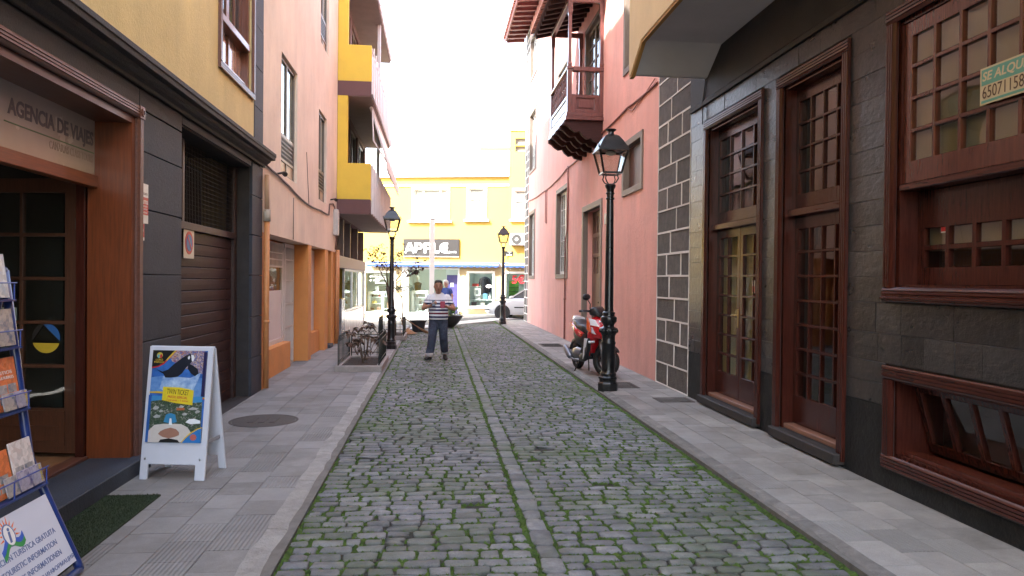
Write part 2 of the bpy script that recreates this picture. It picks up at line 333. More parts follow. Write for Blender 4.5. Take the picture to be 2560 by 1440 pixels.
# ------------------------------------------------------------------ ground
def diag(x): return 24.3+(x+1.2)*1.706          # where the cobbles end (Y for a given X)
def zs(x,y):
    # cross street surface, meeting the road level at its edge
    s=(y-diag(max(-6,min(x,6))))*0.5; w=max(0,min(1,s/3.0)); w=w*w*(3-2*w)
    return w*(0.052*max(-9,min(9,x))-0.13)+(1-w)*(0.02)
g=MB(); g.add([(-500,-300,-2.5),(500,-300,-2.5),(500,900,-2.5),(-500,900,-2.5)],[(0,1,2,3)])
struct(g,'ground',mat('ground_earth',(0.2,0.18,0.15),0.9,0.2,0.3))
# road bed
ROADZ=0.032
g=MB(); ys=[-8+0.6*i for i in range(70)]
vs=[];fs=[]
xs=[-1.05,-0.4,0.3,1.0,1.7,2.55]
for y in ys:
    for x in xs: vs.append((x,min(y,diag(x)),0.0))
for j in range(len(ys)-1):
    for i in range(len(xs)-1):
        a=j*len(xs)+i; fs.append((a,a+1,a+1+len(xs),a+len(xs)))
g.add(vs,fs); road=struct(g,'road',M_joint,fix=False); road.location.z=ROADZ
# cobbles
def cobble(mb,x0,x1,y0,y1,h,j=0.010):
    r=random.uniform; c=min(x1-x0,y1-y0)*r(.08,.24)
    P=[(x0+c,y0),(x1-c*r(.5,1.2),y0),(x1,y0+c),(x1,y1-c*r(.5,1.2)),(x1-c,y1),(x0+c*r(.5,1.2),y1),(x0,y1-c),(x0,y0+c*r(.5,1.2))]
    P=[(a+r(-j,j),b+r(-j*.7,j*.7)) for a,b in P]; cx=(x0+x1)/2;cy=(y0+y1)/2; tx=r(-.035,.035);ty=r(-.035,.035)
    def ring(k,z): return [(cx+(a-cx)*k,cy+(b-cy)*k,z+(tx*(a-cx)+ty*(b-cy) if z>0.004 else 0)+(r(-.0015,.0015) if z>0.004 else 0)) for a,b in P]
    k2=r(.90,.95)
    vs=ring(1.0,-0.012)+ring(1.0,h*0.80)+ring(k2,h)+[(cx+r(-.02,.02),cy+r(-.01,.01),h+r(-.001,.002))]
    fs=[]
    for q in (0,8):
        for i in range(8): fs.append((q+i,q+(i+1)%8,q+8+(i+1)%8,q+8+i))
    fs+=[(16+i,16+(i+1)%8,24) for i in range(8)]
    mb.add(vs,fs)
moss=MB()
def mound(x,y,r,h):
    n=6; a0=random.random()*6
    moss.add([(x+math.cos(a0+6.283*k/n)*r*random.uniform(.7,1.3)*1.25,y+math.sin(a0+6.283*k/n)*r*random.uniform(.6,1.1),0.002) for k in range(n)]+
             [(x+random.uniform(-.3,.3)*r,y+random.uniform(-.3,.3)*r,h)],[(k,(k+1)%n,n) for k in range(n)])
def tuft(x,y,h):
    for _ in range(3):
        a=random.random()*6.283; w=0.0035; dx,dy=math.cos(a)*w,math.sin(a)*w; lx,ly=random.uniform(-.5,.5)*h,random.uniform(-.5,.5)*h
        px,py=x+random.uniform(-.012,.012),y+random.uniform(-.012,.012)
        moss.add([(px-dx,py-dy,0.003),(px+dx,py+dy,0.003),(px+lx,py+ly,h)],[(0,1,2)])
def mossy(x,y):
    m=0.66+0.55*nz(x*0.8,y*0.45,3)+0.5*nz(x*3.1,y*2.6,9)
    m+=0.55*max(0,1-abs(x-2.42)/0.12)+(0.5*max(0,1-abs(x+0.85)/0.3) if (y<6.2 or 9.5<y<17) else 0)+0.3*max(0,1-abs(abs(x-0.715)-0.09)/0.05)
    m+=0.32*max(0,(x-0.6)/1.9)*(1 if y<14 else 0.2)
    return m
def mossline(xa,ya,xb,yb,boost=0.0):
    L=math.hypot(xb-xa,yb-ya); n=max(1,int(L/(0.032 if ya<9 else 0.046)))
    for i in range(n):
        t=(i+random.random())/n; x=xa+(xb-xa)*t;y=ya+(yb-ya)*t
        k=mossy(x,y)+boost
        if random.random()<(k-0.36)*1.5:
            far=1.0 if y<9 else 1.55
            mound(x,y,random.uniform(.014,.030)*far*(0.8+0.4*min(1,k)),random.uniform(.017,.027))
            if y<8 and random.random()<0.8: tuft(x,y,random.uniform(.018,.036))
near=[]; rest=MB(); ycur=2.6; NEAR=[]
r=random.uniform
while ycur<34:
    dep=r(.078,.112)*(1.0 if ycur<20 else 1.25); gap=r(.016,.028)
    sk=0.012
    for (xa,xb) in ((-0.90,0.635),(0.79,2.46)):
        x=xa+r(-.015,.03)
        while x<xb-0.05:
            ln=r(.115,.235)
            if xb-(x+ln)<0.11: ln=xb-x-r(0,.012)
            y0=ycur+sk*math.sin(x*1.7+ycur)+0.02*nz(x*2,ycur*1.5); y1=y0+dep*r(.9,1.03)
            if y1>diag(x+ln): break
            h=r(.015,.023)
            if random.random()>0.012: NEAR.append((x,x+ln-r(.014,.030),y0,y1,h))
            mossline(x,y0-gap/2,x+ln,y0-gap/2); mossline(x+ln-0.008,y0,x+ln-0.008,y1,0.14)
            x+=ln
    ycur+=dep+gap
y=2.6
while y<29:
    ln=r(.16,.30)
    if y+ln>diag(0.715): break
    NEAR.append((0.645+r(-.008,.006),0.780+r(-.006,.01),y,y+ln-.012,r(.020,.025))); mossline(0.64,y,0.64,y+ln,0.12); mossline(0.785,y,0.785,y+ln,0.12); y+=ln
for y in [2.6+0.1*i for i in range(300)]:
    if y<diag(2.4)-0.3: mossline(2.465,y,2.465,y+0.1,0.25)
    if y<diag(-.9)-0.3: mossline(-0.905,y,-0.905,y+0.1,0.1)
def seen(c): 
    x,y=(c[0]+c[1])/2,(c[2]+c[3])/2
    # inside the view cone, and no nearer than the bottom edge of the picture
    return y>4.15 and y<40
vis=sorted([c for c in NEAR if seen(c)],key=lambda c:c[2]); first=set(map(id,vis[:300]))
for c in NEAR:
    if id(c) in first: mb=MB(); cobble(mb,*c); mb.build('cobble',M_cobble,road,smooth=True)
    else: cobble(rest,*c)
rest.build('cobbles_beyond',M_cobble,road,smooth=True,kind='stuff')
mo=moss.build('moss',M_moss,None,kind='stuff',fix=False); mo.location.z=ROADZ; mo['label']='green moss growing in the joints between the cobbles'; mo['category']='moss'

# pavements: bed, tiles, kerb stones
def pavement(name,x0,x1,kx0,kx1,y0,yend,tw,tl,shift,kerb_len,side,mats):
    b=MB(); b.box(min(x0,kx0)-0.0,max(x1,kx1),y0,yend,-0.3,0.070); pv=struct(b,name,M_grout)
    ncol=round((x1-x0)/tw); cw=(x1-x0)/ncol; T=[]
    y=y0;row=0
    while y<yend-0.05:
        for c in range(ncol):
            off=(0.5 if (c%2) else 0)*tl*shift
            T.append((x0+c*cw,x0+(c+1)*cw,y+off,min(y+off+tl,yend)))
        y+=tl;row+=1
    vis=sorted([t for t in T if t[2]>3.6],key=lambda t:t[2]); first=set(map(id,vis[:290])); far=MB()
    for t in T:
        if t[3]-t[2]<0.05: continue
        e=0.0025; z=0.080+random.uniform(-.0012,.0012); q=random.random()
        P=[(t[0]+e,t[2]+e),(t[1]-e,t[2]+e),(t[1]-e,t[3]-e),(t[0]+e,t[3]-e)]
        a,bb=random.uniform(-.003,.003),random.uniform(-.003,.003)
        top=[(px,py,z+a*(px-t[0])+bb*(py-t[2])) for px,py in P]
        mb=MB() if id(t) in first else far
        mb.hexa([(px,py,0.06) for px,py in P]+top)
        if mb is not far: mb.build('paving_tile',mats[0] if q<.42 else (mats[1] if q<.8 else mats[2]),pv)
    far.build('paving_tiles_beyond',mats[1],pv,kind='stuff')
    y=y0
    while y<yend-0.05:
        L=kerb_len*random.uniform(.85,1.15); ye=min(y+L,yend); n=max(2,int((ye-y)/0.12)); k=MB(); rings=[]
        for i in range(n+1):
            yy=y+0.004+(ye-y-0.008)*i/n
            wob=0.018*nz(yy*3,side*5)+0.012*nz(yy*9,side*7); zt=0.083+0.006*nz(yy*5,2*side)
            if side<0: pr=[(kx0+wob*1.4,0.0),(kx0+wob*1.4,zt),(kx1-0.075+wob,zt-.006),(kx1-0.02+wob*1.2,zt-0.036),(kx1+wob*.6,-.05),(kx0,-.05)]
            else: pr=[(kx1-.004+wob*.3,0.0),(kx1-.004+wob*.3,zt),(kx0+0.06+wob*2,zt-.006),(kx0+0.02+wob*1.6,zt-0.030),(kx0+wob*1.5,-.05),(kx1,-.05)]
            rings.append([(px,yy,pz) for px,pz in pr])
        k.loft(rings).build('kerb_stone',M_kerb if side<0 else M_kerb2,pv); y=ye
    return pv
pavement('left_pavement',LW-0.25,-1.10,-1.11,-0.915,-6,26.8,0.30,0.335,1.0,1.1,-1,(M_grooveL,M_tileL,M_tileL2))
pavement('right_pavement',2.64,RW+0.25,2.50,2.645,-6,30.3,0.262,0.40,1.0,1.0,1,(M_groove,M_tile,M_tile2))
# cross street
g=MB();nx,ny=61,41;vs=[];fs=[]
X=[-30+i for i in range(nx)]
for j in range(ny):
    for i in range(nx):
        x=X[i]; ya=diag(max(-1.3,min(3.9,x)))-0.02 if -1.3<=x<=3.9 else (24.4 if x<0 else 30.2)
        if x<-1.3: ya=24.4
        if x>3.9: ya=30.2
        y=ya+(47-ya)*(j/(ny-1)); vs.append((x,y,zs(x,y) if -12<x<12 else zs(max(-12,min(12,x)),y)))
for j in range(ny-1):
    for i in range(nx-1): a=j*nx+i; fs.append((a,a+1,a+1+nx,a+nx))
g.add(vs,fs); struct(g,'cross_street',mat('worn_asphalt',(0.085,0.083,0.08),0.85,0.2,8,bump=0.5,bscale=120,fine=0.25,stain=0.4,stain_col=(0.13,0.125,0.12)),fix=False)
def strip(name,poly_a,poly_b,lift,mt,n=24,thick=0.3):
    """paved band on the cross street between two plan lines"""
    g=MB(); rings=[]
    for i in range(n+1):
        t=i/n; a=Vector(poly_a[0]).lerp(Vector(poly_a[1]),t); b=Vector(poly_b[0]).lerp(Vector(poly_b[1]),t)
        rings.append([(a.x,a.y,zs(a.x,a.y)+lift),(b.x,b.y,zs(b.x,b.y)+lift),(b.x,b.y,zs(b.x,b.y)-thick),(a.x,a.y,zs(a.x,a.y)-thick)])
    g.loft(rings); return struct(g,name,mt)
M_pale=mat('pale_concrete_paving',(0.5,0.48,0.45),0.75,0.08,3,bump=0.2,bscale=90,fine=0.08,stain=0.3,stain_col=(0.36,0.34,0.32))
strip('corner_pavement',((-1.3,24.2),(3.98,33.15)),((-1.3,27.0),(3.98,34.7)),0.03,M_pale)
fa=mF(-14,-1.25,0);fb=mF(12,-1.25,0);fc=mF(-14,0.3,0);fd=mF(12,0.3,0)
strip('shop_pavement',(fa[:2],fb[:2]),(fc[:2],fd[:2]),0.10,M_pale,n=30)
# ------------------------------------------------------------------ left: yellow building with dark stone ground floor
M_stone=mat('dark_basalt_cladding',(0.035,0.041,0.056),0.65,0.25,5,bump=0.35,bscale=70,piece=0.14,stain=0.5,stain_col=(0.058,0.062,0.075),stain_scale=2.5,fine=0.12,stretch=(1,1,.5),spec=.3)
M_stone_d=mat('dark_basalt_moulding',(0.034,0.031,0.032),0.65,0.3,5,bump=0.3,bscale=60,stain=0.5,stain_col=(0.062,0.052,0.047),stain_scale=2.0,fine=0.12,spec=.25)
M_ochre=mat('ochre_plaster',(0.70,0.56,0.27),0.85,0.06,2.5,bump=0.35,bscale=45,stain=0.35,stain_col=(0.62,0.48,0.22),stain_scale=1.6,stretch=(1,1,.6))
M_shutter=mat('brown_roller_slat',(0.034,0.0145,0.013),0.5,0.2,12,bump=0.05,stain=0.4,stain_col=(0.026,0.012,0.011),stain_scale=3,piece=0.06,spec=.2)
B1=thing('yellow_building','ochre yellow building with dark stone ground floor, travel agency and garage','building',(-4.5,4,0))
shop=(1.6,6.50,0.14,3.10); gar=(7.66,10.43,0.02,3.30); upw=(8.92,10.38,4.32,6.9)
MB().holed(-9,11.05,-0.3,3.45,[(shop[0],shop[1],-0.3,shop[3]),(gar[0],gar[1],-0.3,gar[3])],0.03,0.34,mL).build('ground_floor_wall',M_stone_d,B1)
MB().holed(-9,10.52,3.45,14,[upw],0.0,0.3,mL).build('wall',M_ochre,B1)  # unseen upper part made tall to keep the street below in shadow
b=MB(); b.box(-10.5,LW-0.345,11.0,11.045,-.3,14); b.build('party_wall',M_ochre,B1)
MB().box(-10.5,LW-0.3,-9,11.04,14.0,14.2).build('roof',M_stone_d,B1)
MB().box(-10.55,-10.4,-9,11.04,-.3,14).build('rear_wall',M_ochre,B1)
MB().box(-10.4,LW-.305,-9,-8.9,-.3,14).build('side_wall',M_ochre,B1)
MB().box(-10.4,LW-0.345,-8.8,10.98,3.5,3.7).build('upper_floor',M_dark,B1)
# stone blocks of the two piers (and above the shop)
def block(x_out,y0,y1,z0,z1,x_in=LW-0.03,par=B1,mt=None,e=0.005,name='stone_block'):
    MB().box(x_in,x_out+random.uniform(-.002,.002),y0+e,y1-e,z0+e,z1-e).build(name,mt or M_stone,par,bevel=0.004)
zc=[0.08,0.64,1.17,1.77,2.35,2.86,3.22]
for i in range(6):
    block(LW,6.61,7.655,zc[i],zc[i+1])
zc2=[0.08,0.62,1.20,1.79,2.36,2.92,3.38]
for i in range(6):
    block(LW+0.005,10.44,11.05,zc2[i],zc2[i+1],x_in=LW-0.20)
for y0,y1 in ((-3.0,-0.6),(-0.6,1.5),(1.5,4.0),(4.0,6.6),(6.6,7.66)):
    block(LW-0.005,y0,y1,3.225,3.40)
block(LW-0.004,7.665,10.43,3.31,3.40)
# quoin strip on the upper storey
z=3.62
while z<13.8:
    block(LW+0.006,10.53,11.05,z,z+0.58,x_in=LW-0.28,e=0.003); z+=0.58
# cornice: one moulded run
pf=[(0,3.40),(0.03,3.40),(0.035,3.43),(0.07,3.45),(0.10,3.475),(0.115,3.50),(0.175,3.505),(0.18,3.55),(0.19,3.555),(0.19,3.60),(0.14,3.63),(0,3.635)]
MB().prism(pf,-8.9,11.10,lambda p,q,a:(LW+p,a,q)).build('cornice',M_stone_d,B1,bevel=0.003)
# shop front: deep wooden frame
fluted_frame(B1,mL,1.5,6.60,0.16,3.22,M_trim_l,M_trim_l,'RT',w=0.10)
MB().box(LW-0.005,LW+0.045,6.495,6.605,3.115,3.225).build('corner_block',M_trim_l,B1,bevel=0.004)
MB().lathe([(.035,0),(.035,.008),(.022,.01),(.02,.004),(.0,.004)],(LW+.045,6.55,3.17),12,ax=(1,0,0)).build('rosette',M_trim_l,B1)
jd=0.36
MB().box(LW-jd,LW-0.002,6.44,6.505,0.14,3.12).build('jamb',M_honey_v,B1,bevel=0.004)
MB().box(LW-jd,LW-0.002,1.55,6.438,3.06,3.118).build('head_lining',mat('brown_lining_wood',(0.075,0.028,0.018),0.4,0.3,9,stretch=(6,.5,6),coat=.2),B1)
MB().box(LW-jd+0.002,LW-jd+0.09,1.6,6.438,2.50,2.60).build('transom_beam',M_honey_h,B1,bevel=0.004)
MB().box(LW-jd-0.07,LW-jd-0.005,6.40,6.50,0.14,3.06).build('door_post',M_wood_v,B1)
# sign panel of the agency behind glass
ms=lambda u,v,n:(LW-jd+0.06+n,u,v)
panel=MB().box(LW-jd+0.03,LW-jd+0.06,1.62,6.437,2.60,3.06).build('sign_panel',mat('frosted_sign_panel',(0.50,0.43,0.39),0.25,0.06,3,spec=.6,coat=.5),B1)
M_grey_letter=plain('faded_grey_lettering',(0.15,0.125,0.14),0.5); M_green_line=plain('green_line',(0.10,0.19,0.09),0.5); M_tan_letter=plain('faded_tan_lettering',(0.30,0.235,0.20),0.5)
t=MB(); put_text(t,'AGENCIA DE VIAJES',ms,5.80,2.885,w=1.22,h=0.15,bold=0.03,ext=.002); t.build('lettering',M_grey_letter,panel)
MB().box(LW-jd+0.06,LW-jd+0.063,5.15,6.42,2.783,2.791).build('underline',M_green_line,panel)
t=MB(); put_text(t,'CANARIAS CLASS TOURS',ms,6.06,2.735,w=.68,h=0.062,ext=.002); t.build('lettering',M_tan_letter,panel)
# threshold step, floor and interior of the agency
MB().box(LW-0.34,LW+0.10,1.5,6.62,0.03,0.205).build('threshold_step',M_stone,B1,bevel=0.008)
MB().box(LW-0.46,LW-0.343,1.55,6.437,0.05,0.225).build('wooden_sill',M_trim_l,B1,bevel=.005)
M_floor=mat('wooden_floor',(0.30,0.16,0.08),0.45,0.2,8,stretch=(6,.6,1),coat=.2)
for i in range(24):
    x=-2.99-0.13*i-0.065
    MB().box(x-0.064,x+0.064,0.6,8.2,0.17,0.20+random.uniform(0,.001)).build('floor_board',M_floor,B1)
M_plast=mat('interior_wall_paint',(0.5,0.47,0.42),0.85,0.05,3)
MB().box(-7.0,-6.9,0.5,8.6,0.1,3.4).build('inner_wall',M_plast,B1)
MB().box(-6.9,LW-0.36,8.3,8.4,0.1,3.4).build('inner_wall',M_plast,B1)
MB().box(-6.9,LW-0.36,0.4,0.5,0.1,3.4).build('inner_wall',M_plast,B1)
MB().box(-6.9,LW-0.36,0.5,8.3,3.3,3.4).build('inner_ceiling',M_plast,B1)
# open glazed door folded into the room
M_doorwood=mat('dark_door_wood',(0.085,0.034,0.018),0.45,0.3,9,stretch=(6,6,.5),coat=.2)
hx,hy=LW-jd-0.075,6.47
dd=Vector((-0.985,0.17,0)).normalized(); dn=Vector((dd.y,-dd.x,0))
def mD(u,d,z): return (hx+dd.x*u-dn.x*d*-1, hy+dd.y*u-dn.y*d*-1, z)
dleaf=paned(B1,mD,0.02,1.02,0.24,2.58,2,5,0.0,0.045,0.11,0.12,0.38,0.03,M_doorwood,M_glass,name='glazed_door')
MB().holed(0.12,0.92,0.30,0.60,[(0.18,0.86,0.34,0.44),(0.18,0.86,0.47,0.56)],-0.010,0.0,mD).build('door_moulding',M_doorwood,dleaf)
for z in (0.75,1.35,2.15): MB().hexa([mD(-.03,-.012,z),mD(.03,-.012,z),mD(.03,-.004,z),mD(-.03,-.004,z),mD(-.03,-.012,z+.09),mD(.03,-.012,z+.09),mD(.03,-.004,z+.09),mD(-.03,-.004,z+.09)]).build('hinge',plain('dull_hinge_metal',(.12,.11,.1),.45,.8),dleaf)
# round sticker and leaflets on the door glass
ring=MB(); 
def disc(u,z,r,a0,a1,d,n=14): return [mD(u+r*math.cos(a0+(a1-a0)*k/n),d,z+r*math.sin(a0+(a1-a0)*k/n)) for k in range(n+1)]
def flatpoly(pts,off,mp2=None): 
    m_=MB(); n=len(pts); m_.add([tuple(p) for p in pts]+[(p[0]+off[0],p[1]+off[1],p[2]+off[2]) for p in pts],[tuple(range(n)),tuple(range(2*n-1,n-1,-1))]+[(i,(i+1)%n,(i+1)%n+n,i+n) for i in range(n)]); return m_
sy=0.002
root=thing('round_sticker','round black, blue and yellow sticker on the glass of the open agency door','sticker',mD(0.28,-.004,1.14))
M_black=plain('black_print',(.02,.02,.02),.4);M_blue=plain('blue_print',(.03,.14,.42),.4);M_yel=plain('yellow_print',(.65,.48,.04),.4);M_red=plain('red_print',(.5,.03,.03),.4);M_white=plain('white_print',(.75,.75,.74),.45);M_orange=plain('orange_print',(.75,.16,.03),.45)
of=(dn.x*-.002,dn.y*-.002,0)
flatpoly(disc(.30,1.22,.125,math.pi*1.06,math.pi*0.42,.012),of).build('blue_field',M_blue,root)
flatpoly(disc(.30,1.22,.125,math.pi*0.46,-math.pi*0.06,.012),of).build('black_field',M_black,root)
flatpoly(disc(.30,1.215,.125,math.pi*1.10,math.pi*1.90,.012),of).build('yellow_field',M_yel,root)
for u,z,w,h,mt,nm,lb in ((0.72,1.62,.13,.20,M_white,'leaflet','white leaflet standing behind the upper glass of the open agency door'),(0.86,1.40,.17,.22,M_blue,'leaflet','blue and white leaflet behind the left glass of the open agency door'),(0.66,1.40,.13,.15,M_white,'leaflet','small white leaflet with a blue square behind the open agency door glass')):
    mb=MB().hexa([mD(u-w/2,.05,z-h/2),mD(u+w/2,.05,z-h/2),mD(u+w/2,.053,z-h/2),mD(u-w/2,.053,z-h/2),mD(u-w/2,.05,z+h/2),mD(u+w/2,.05,z+h/2),mD(u+w/2,.053,z+h/2),mD(u-w/2,.053,z+h/2)])
    solo(mb,nm,mt,lb,'leaflet')
# framed pictures and shelves in the room
for k,(x,z,w,h) in enumerate(((-3.6,2.75,.7,.5),(-4.5,2.75,.7,.5),(-5.4,2.2,.6,.8))):
    t=thing('framed_picture',['framed picture high on the agency back wall nearest the street','framed picture high on the agency back wall, second from the street','tall framed picture on the agency back wall, deepest in the room'][k],'picture',(x,8.29,z-h/2))
    MB().holed(x-w/2,x+w/2,z-h/2,z+h/2,[(x-w/2+.03,x+w/2-.03,z-h/2+.03,z+h/2-.03)],8.26,8.298,lambda u,d,zz:(u,d,zz)).build('frame',M_black,t)
    MB().box(x-w/2+.025,x+w/2-.025,8.28,8.296,z-h/2+.025,z+h/2-.025).build('print',plain('faded_print%d'%k,[(.35,.3,.26),(.3,.32,.3),(.2,.25,.32)][k],.5,var=.5),t)
t=thing('shelf_unit','dark shelf unit behind the open agency door','shelf',(-4.2,7.8,0.2))
for z in (0.22,.75,1.25,1.75): MB().box(-4.9,-3.4,7.6,8.2,z,z+.03).build('shelf',M_doorwood,t)
for x in (-4.9,-3.43): MB().box(x,x+.03,7.6,8.2,.2,2.0).build('side_panel',M_doorwood,t)
# garage: roller slats, mesh panel, frame
gd=0.22
zt=2.28; n=16; hh=(zt-0.09)/n
for i in range(n):
    z0=0.09+i*hh
    MB().prism([(0,0),(0.006,0.010),(0.008,hh*0.5),(0.006,hh-0.010),(0,hh-0.004),(-0.02,hh-0.004),(-0.02,0)],gar[0]+0.02,gar[1]-0.14,lambda p,q,a,z0=z0:(LW-gd-0.02+p,a,z0+q)).build('roller_slat',M_shutter,B1)
M_gfr=mat('brown_painted_steel',(0.034,0.016,0.014),0.5,0.2,10,bump=.05,stain=.4,stain_col=(.1,.06,.05),stain_scale=5)
MB().box(LW-gd-0.05,LW-gd+0.03,gar[1]-0.14,gar[1]-0.01,0.05,3.28).build('garage_post',M_gfr,B1,bevel=.004)
MB().box(LW-gd-0.05,LW-gd+0.035,gar[0]+0.01,gar[1]-0.14,2.285,2.37).build('garage_rail',M_gfr,B1,bevel=.004)
MB().box(LW-gd-0.045,LW-gd+0.02,8.26,8.33,2.37,3.28).build('garage_mullion',M_gfr,B1,bevel=.004)
for ya,yb in ((gar[0]+.01,8.26),(8.33,gar[1]-.14)):
    hs_=[];n1=int((yb-ya)/0.052);n2=int(0.89/0.052)
    cw=(yb-ya)/n1;ch=0.89/n2
    hs_=[(ya+i*cw+.0018,ya+(i+1)*cw-.0018,2.372+j*ch+.0018,2.372+(j+1)*ch-.0018) for i in range(n1) for j in range(n2)]
    MB().holed(ya,yb,2.372,3.262,hs_,gd+.002,gd+.010,mL).build('mesh_panel',mat('black_brown_mesh',(.012,.008,.0075),.6,spec=.2),B1)
MB().box(-8,LW-gd-0.6,7.0,10.9,0,3.3).build('garage_dark_room',M_dark,B1)
MB().box(LW-0.36,LW-0.0,gar[0],gar[1],0.02,0.088).build('garage_sill',M_stone_d,B1)
# upper window: fluted frame, casements above, panels below
fluted_frame(B1,mL,8.83,10.46,4.24,6.98,M_trim_l,M_trim_l,'LRTB',w=0.09)
MB().holed(upw[0],upw[1],upw[2],upw[3],[(9.0,10.3,4.40,6.82)],0.03,0.2,mL).build('window_lining',mat('red_brown_window_wood',(0.16,0.052,0.028),0.38,0.3,9,stretch=(6,6,.5),coat=.3),B1)
M_panel=mat('glossy_light_panel_wood',(0.36,0.17,0.11),0.2,0.2,5,stretch=(3,3,.6),coat=.8)
MB().box(LW-.20,LW+.0,8.99,10.31,4.86,4.95).build('window_rail',MATS['red_brown_window_wood'],B1,bevel=.006)
MB().box(LW-.16,LW-.10,9.62,9.68,4.40,4.86).build('window_mullion',MATS['red_brown_window_wood'],B1)
for ya,yb in ((9.01,9.62),(9.68,10.29)): MB().box(LW-.15,LW-.12,ya,yb,4.40,4.86).build('window_panel',M_panel,B1)
paned(B1,mL,9.0,9.65,4.95,6.82,2,3,0.12,0.04,0.06,.06,.06,.025,MATS['red_brown_window_wood'],M_glass,'casement')
paned(B1,mL,9.65,10.30,4.95,6.82,2,3,0.12,0.04,0.06,.06,.06,.025,MATS['red_brown_window_wood'],M_glass,'casement')

# signs on the stone pier and garage
t=thing('alarm_sign','white and red alarm notice on the dark stone pier beside the agency door','sign',(LW+.004,6.67,2.225))
MB().box(LW+.003,LW+.008,6.57,6.77,2.225,2.575).build('plate',M_white,t)
MB().box(LW+.008,LW+.010,6.575,6.765,2.30,2.455).build('red_band',M_red,t)
mA=lambda u,v,n:(LW+.010+n,u,v)
a=MB(); put_text(a,'Alarma',mA,6.67,2.42,w=.17,h=.05,bold=.01,ext=.001)
for q,(s,z) in enumerate((('conectada',2.378),('con aviso',2.352),('a Policia',2.322))): put_text(a,s,mA,6.675,z,w=.13,h=.018,ext=.001)
a.build('lettering',M_white,t)
a=MB(); put_text(a,'verisure',lambda u,v,n:(LW+.008+n,u,v),6.67,2.49,w=.16,h=.03,ext=.001); a.build('lettering',M_grey_letter,t)
t=thing('alarm_sticker','narrow red and white sticker below the alarm notice','sticker',(LW+.004,6.635,2.07))
MB().box(LW+.003,LW+.007,6.58,6.69,2.072,2.222).build('plate',M_white,t); MB().box(LW+.007,LW+.009,6.586,6.684,2.10,2.218).build('red_field',M_red,t)
MB().lathe([(.026,0),(.026,.002)],(LW+.009,6.635,2.16),12,ax=(1,0,0)).build('white_mark',M_white,t)
t=thing('no_parking_sign','cream no parking plate hung on the brown garage shutter','sign',(LW-gd+.02,8.47,1.965))
xg=LW-gd+.015
MB().box(xg,xg+.006,8.31,8.65,1.965,2.305).build('plate',mat('cream_plate',(.62,.57,.48),.5,.08,6),t)
MB().lathe([(.13,0),(.13,.003)],(xg+.006,8.48,2.14),24,ax=(1,0,0)).build('red_ring',M_red,t)
MB().lathe([(.095,0),(.095,.003)],(xg+.0092,8.48,2.14),24,ax=(1,0,0)).build('blue_disc',M_blue,t)
MB().bar((xg+.0135,8.42,2.205),(xg+.0135,8.54,2.075),.002,.022,up=(0,.7,.7)).build('red_bar',M_red,t)

# ------------------------------------------------------------------ left: peach building with orange ground floor
M_peach=mat('peach_plaster',(0.86,0.71,0.57),0.85,0.05,2.2,bump=0.4,bscale=40,stain=0.4,stain_col=(0.80,0.60,0.46),stain_scale=1.3,stretch=(1,1,.5))
M_or=mat('orange_paint',(0.66,0.27,0.075),0.7,0.08,3,bump=0.3,bscale=45,stain=0.45,stain_col=(0.50,0.20,0.07),stain_scale=2.2)
for q in (M_ochre,M_peach,M_or): weather(q,.25)
B2=thing('peach_building','peach plastered building with orange ground floor between yellow neighbours','building',(-4.5,15,0))
pw=[(12.32,13.70,3.50,5.52),(16.15,17.28,3.50,5.48),(12.32,13.70,7.0,9.05),(16.30,17.48,7.0,9.05),(12.32,13.7,10.4,12.3),(16.3,17.48,10.4,12.3)]
MB().holed(11.06,19.08,2.44,14,pw,0.0,0.33,mL).build('wall',M_peach,B2)  # unseen top raised to hold direct sun off the opposite pink wall
MB().box(LW-0.46,LW-0.40,11.06,19.08,-.3,2.44).build('recess_wall',M_or,B2)
MB().box(LW-0.398,LW-0.335,11.06,19.06,2.442,2.5).build('recess_soffit',M_or,B2)
MB().box(-10.5,LW-.33,11.06,19.08,14,14.2).build('roof',M_peach,B2)
MB().box(-10.5,-10.4,11.06,19.08,-.3,14).build('rear_wall',M_peach,B2)
MB().box(-10.4,LW-.335,19.0,19.075,-.3,14).build('party_wall',M_peach,B2)
for z in (2.6,6.2,9.6): MB().box(-10.4,LW-.34,11.1,19.0,z,z+.15).build('inner_floor',M_dark,B2)
# columns between the recesses
for y0,y1 in ((11.06,11.30),(15.0,15.36),(17.2,17.68),(18.22,18.55),(18.75,19.08)):
    MB().box(LW-.399,LW-.002,y0,y1,-.1,2.4395).build('column',M_or,B2,bevel=.008)
# white window with board, grille above, grille door
M_wp=mat('off_white_paint',(0.62,0.58,0.56),0.6,0.06,5,stain=.25,stain_col=(.48,.42,.38),stain_scale=3)
MB().box(LW-.398,LW-.16,11.305,14.05,-.1,0.56).build('low_wall',M_or,B2,bevel=.006)
MB().holed(11.32,14.05,0.56,2.40,[(11.40,13.95,.64,1.95),(11.40,13.95,2.0,2.36)],.30,.34,mL).build('shop_window_frame',M_wp,B2)
MB().box(LW-.325,LW-.318,11.40,13.95,.64,1.53).build('white_board',mat('white_window_board',(.66,.60,.60),.55,.05,3,stain=.3,stain_col=(.55,.5,.5)),B2)
MB().box(LW-.325,LW-.320,11.40,13.95,1.53,1.95).build('pane',M_glass,B2)
for k in range(24):
    y=11.45+k*0.105; MB().box(LW-.30,LW-.285,y,y+.022,1.98,2.38).build('grille_bar',M_wp,B2)
for z in (2.08,2.20): MB().box(LW-.284,LW-.278,11.42,13.95,z,z+.02).build('grille_rail',M_wp,B2)
MB().holed(14.06,14.97,-.05,2.42,[(14.13,14.90,.12,2.35)],.28,.34,mL).build('door_frame',M_wp,B2)
for k in range(7): y=14.17+k*.108; MB().box(LW-.31,LW-.295,y,y+.018,.1,2.36).build('grille_bar',M_wp,B2)
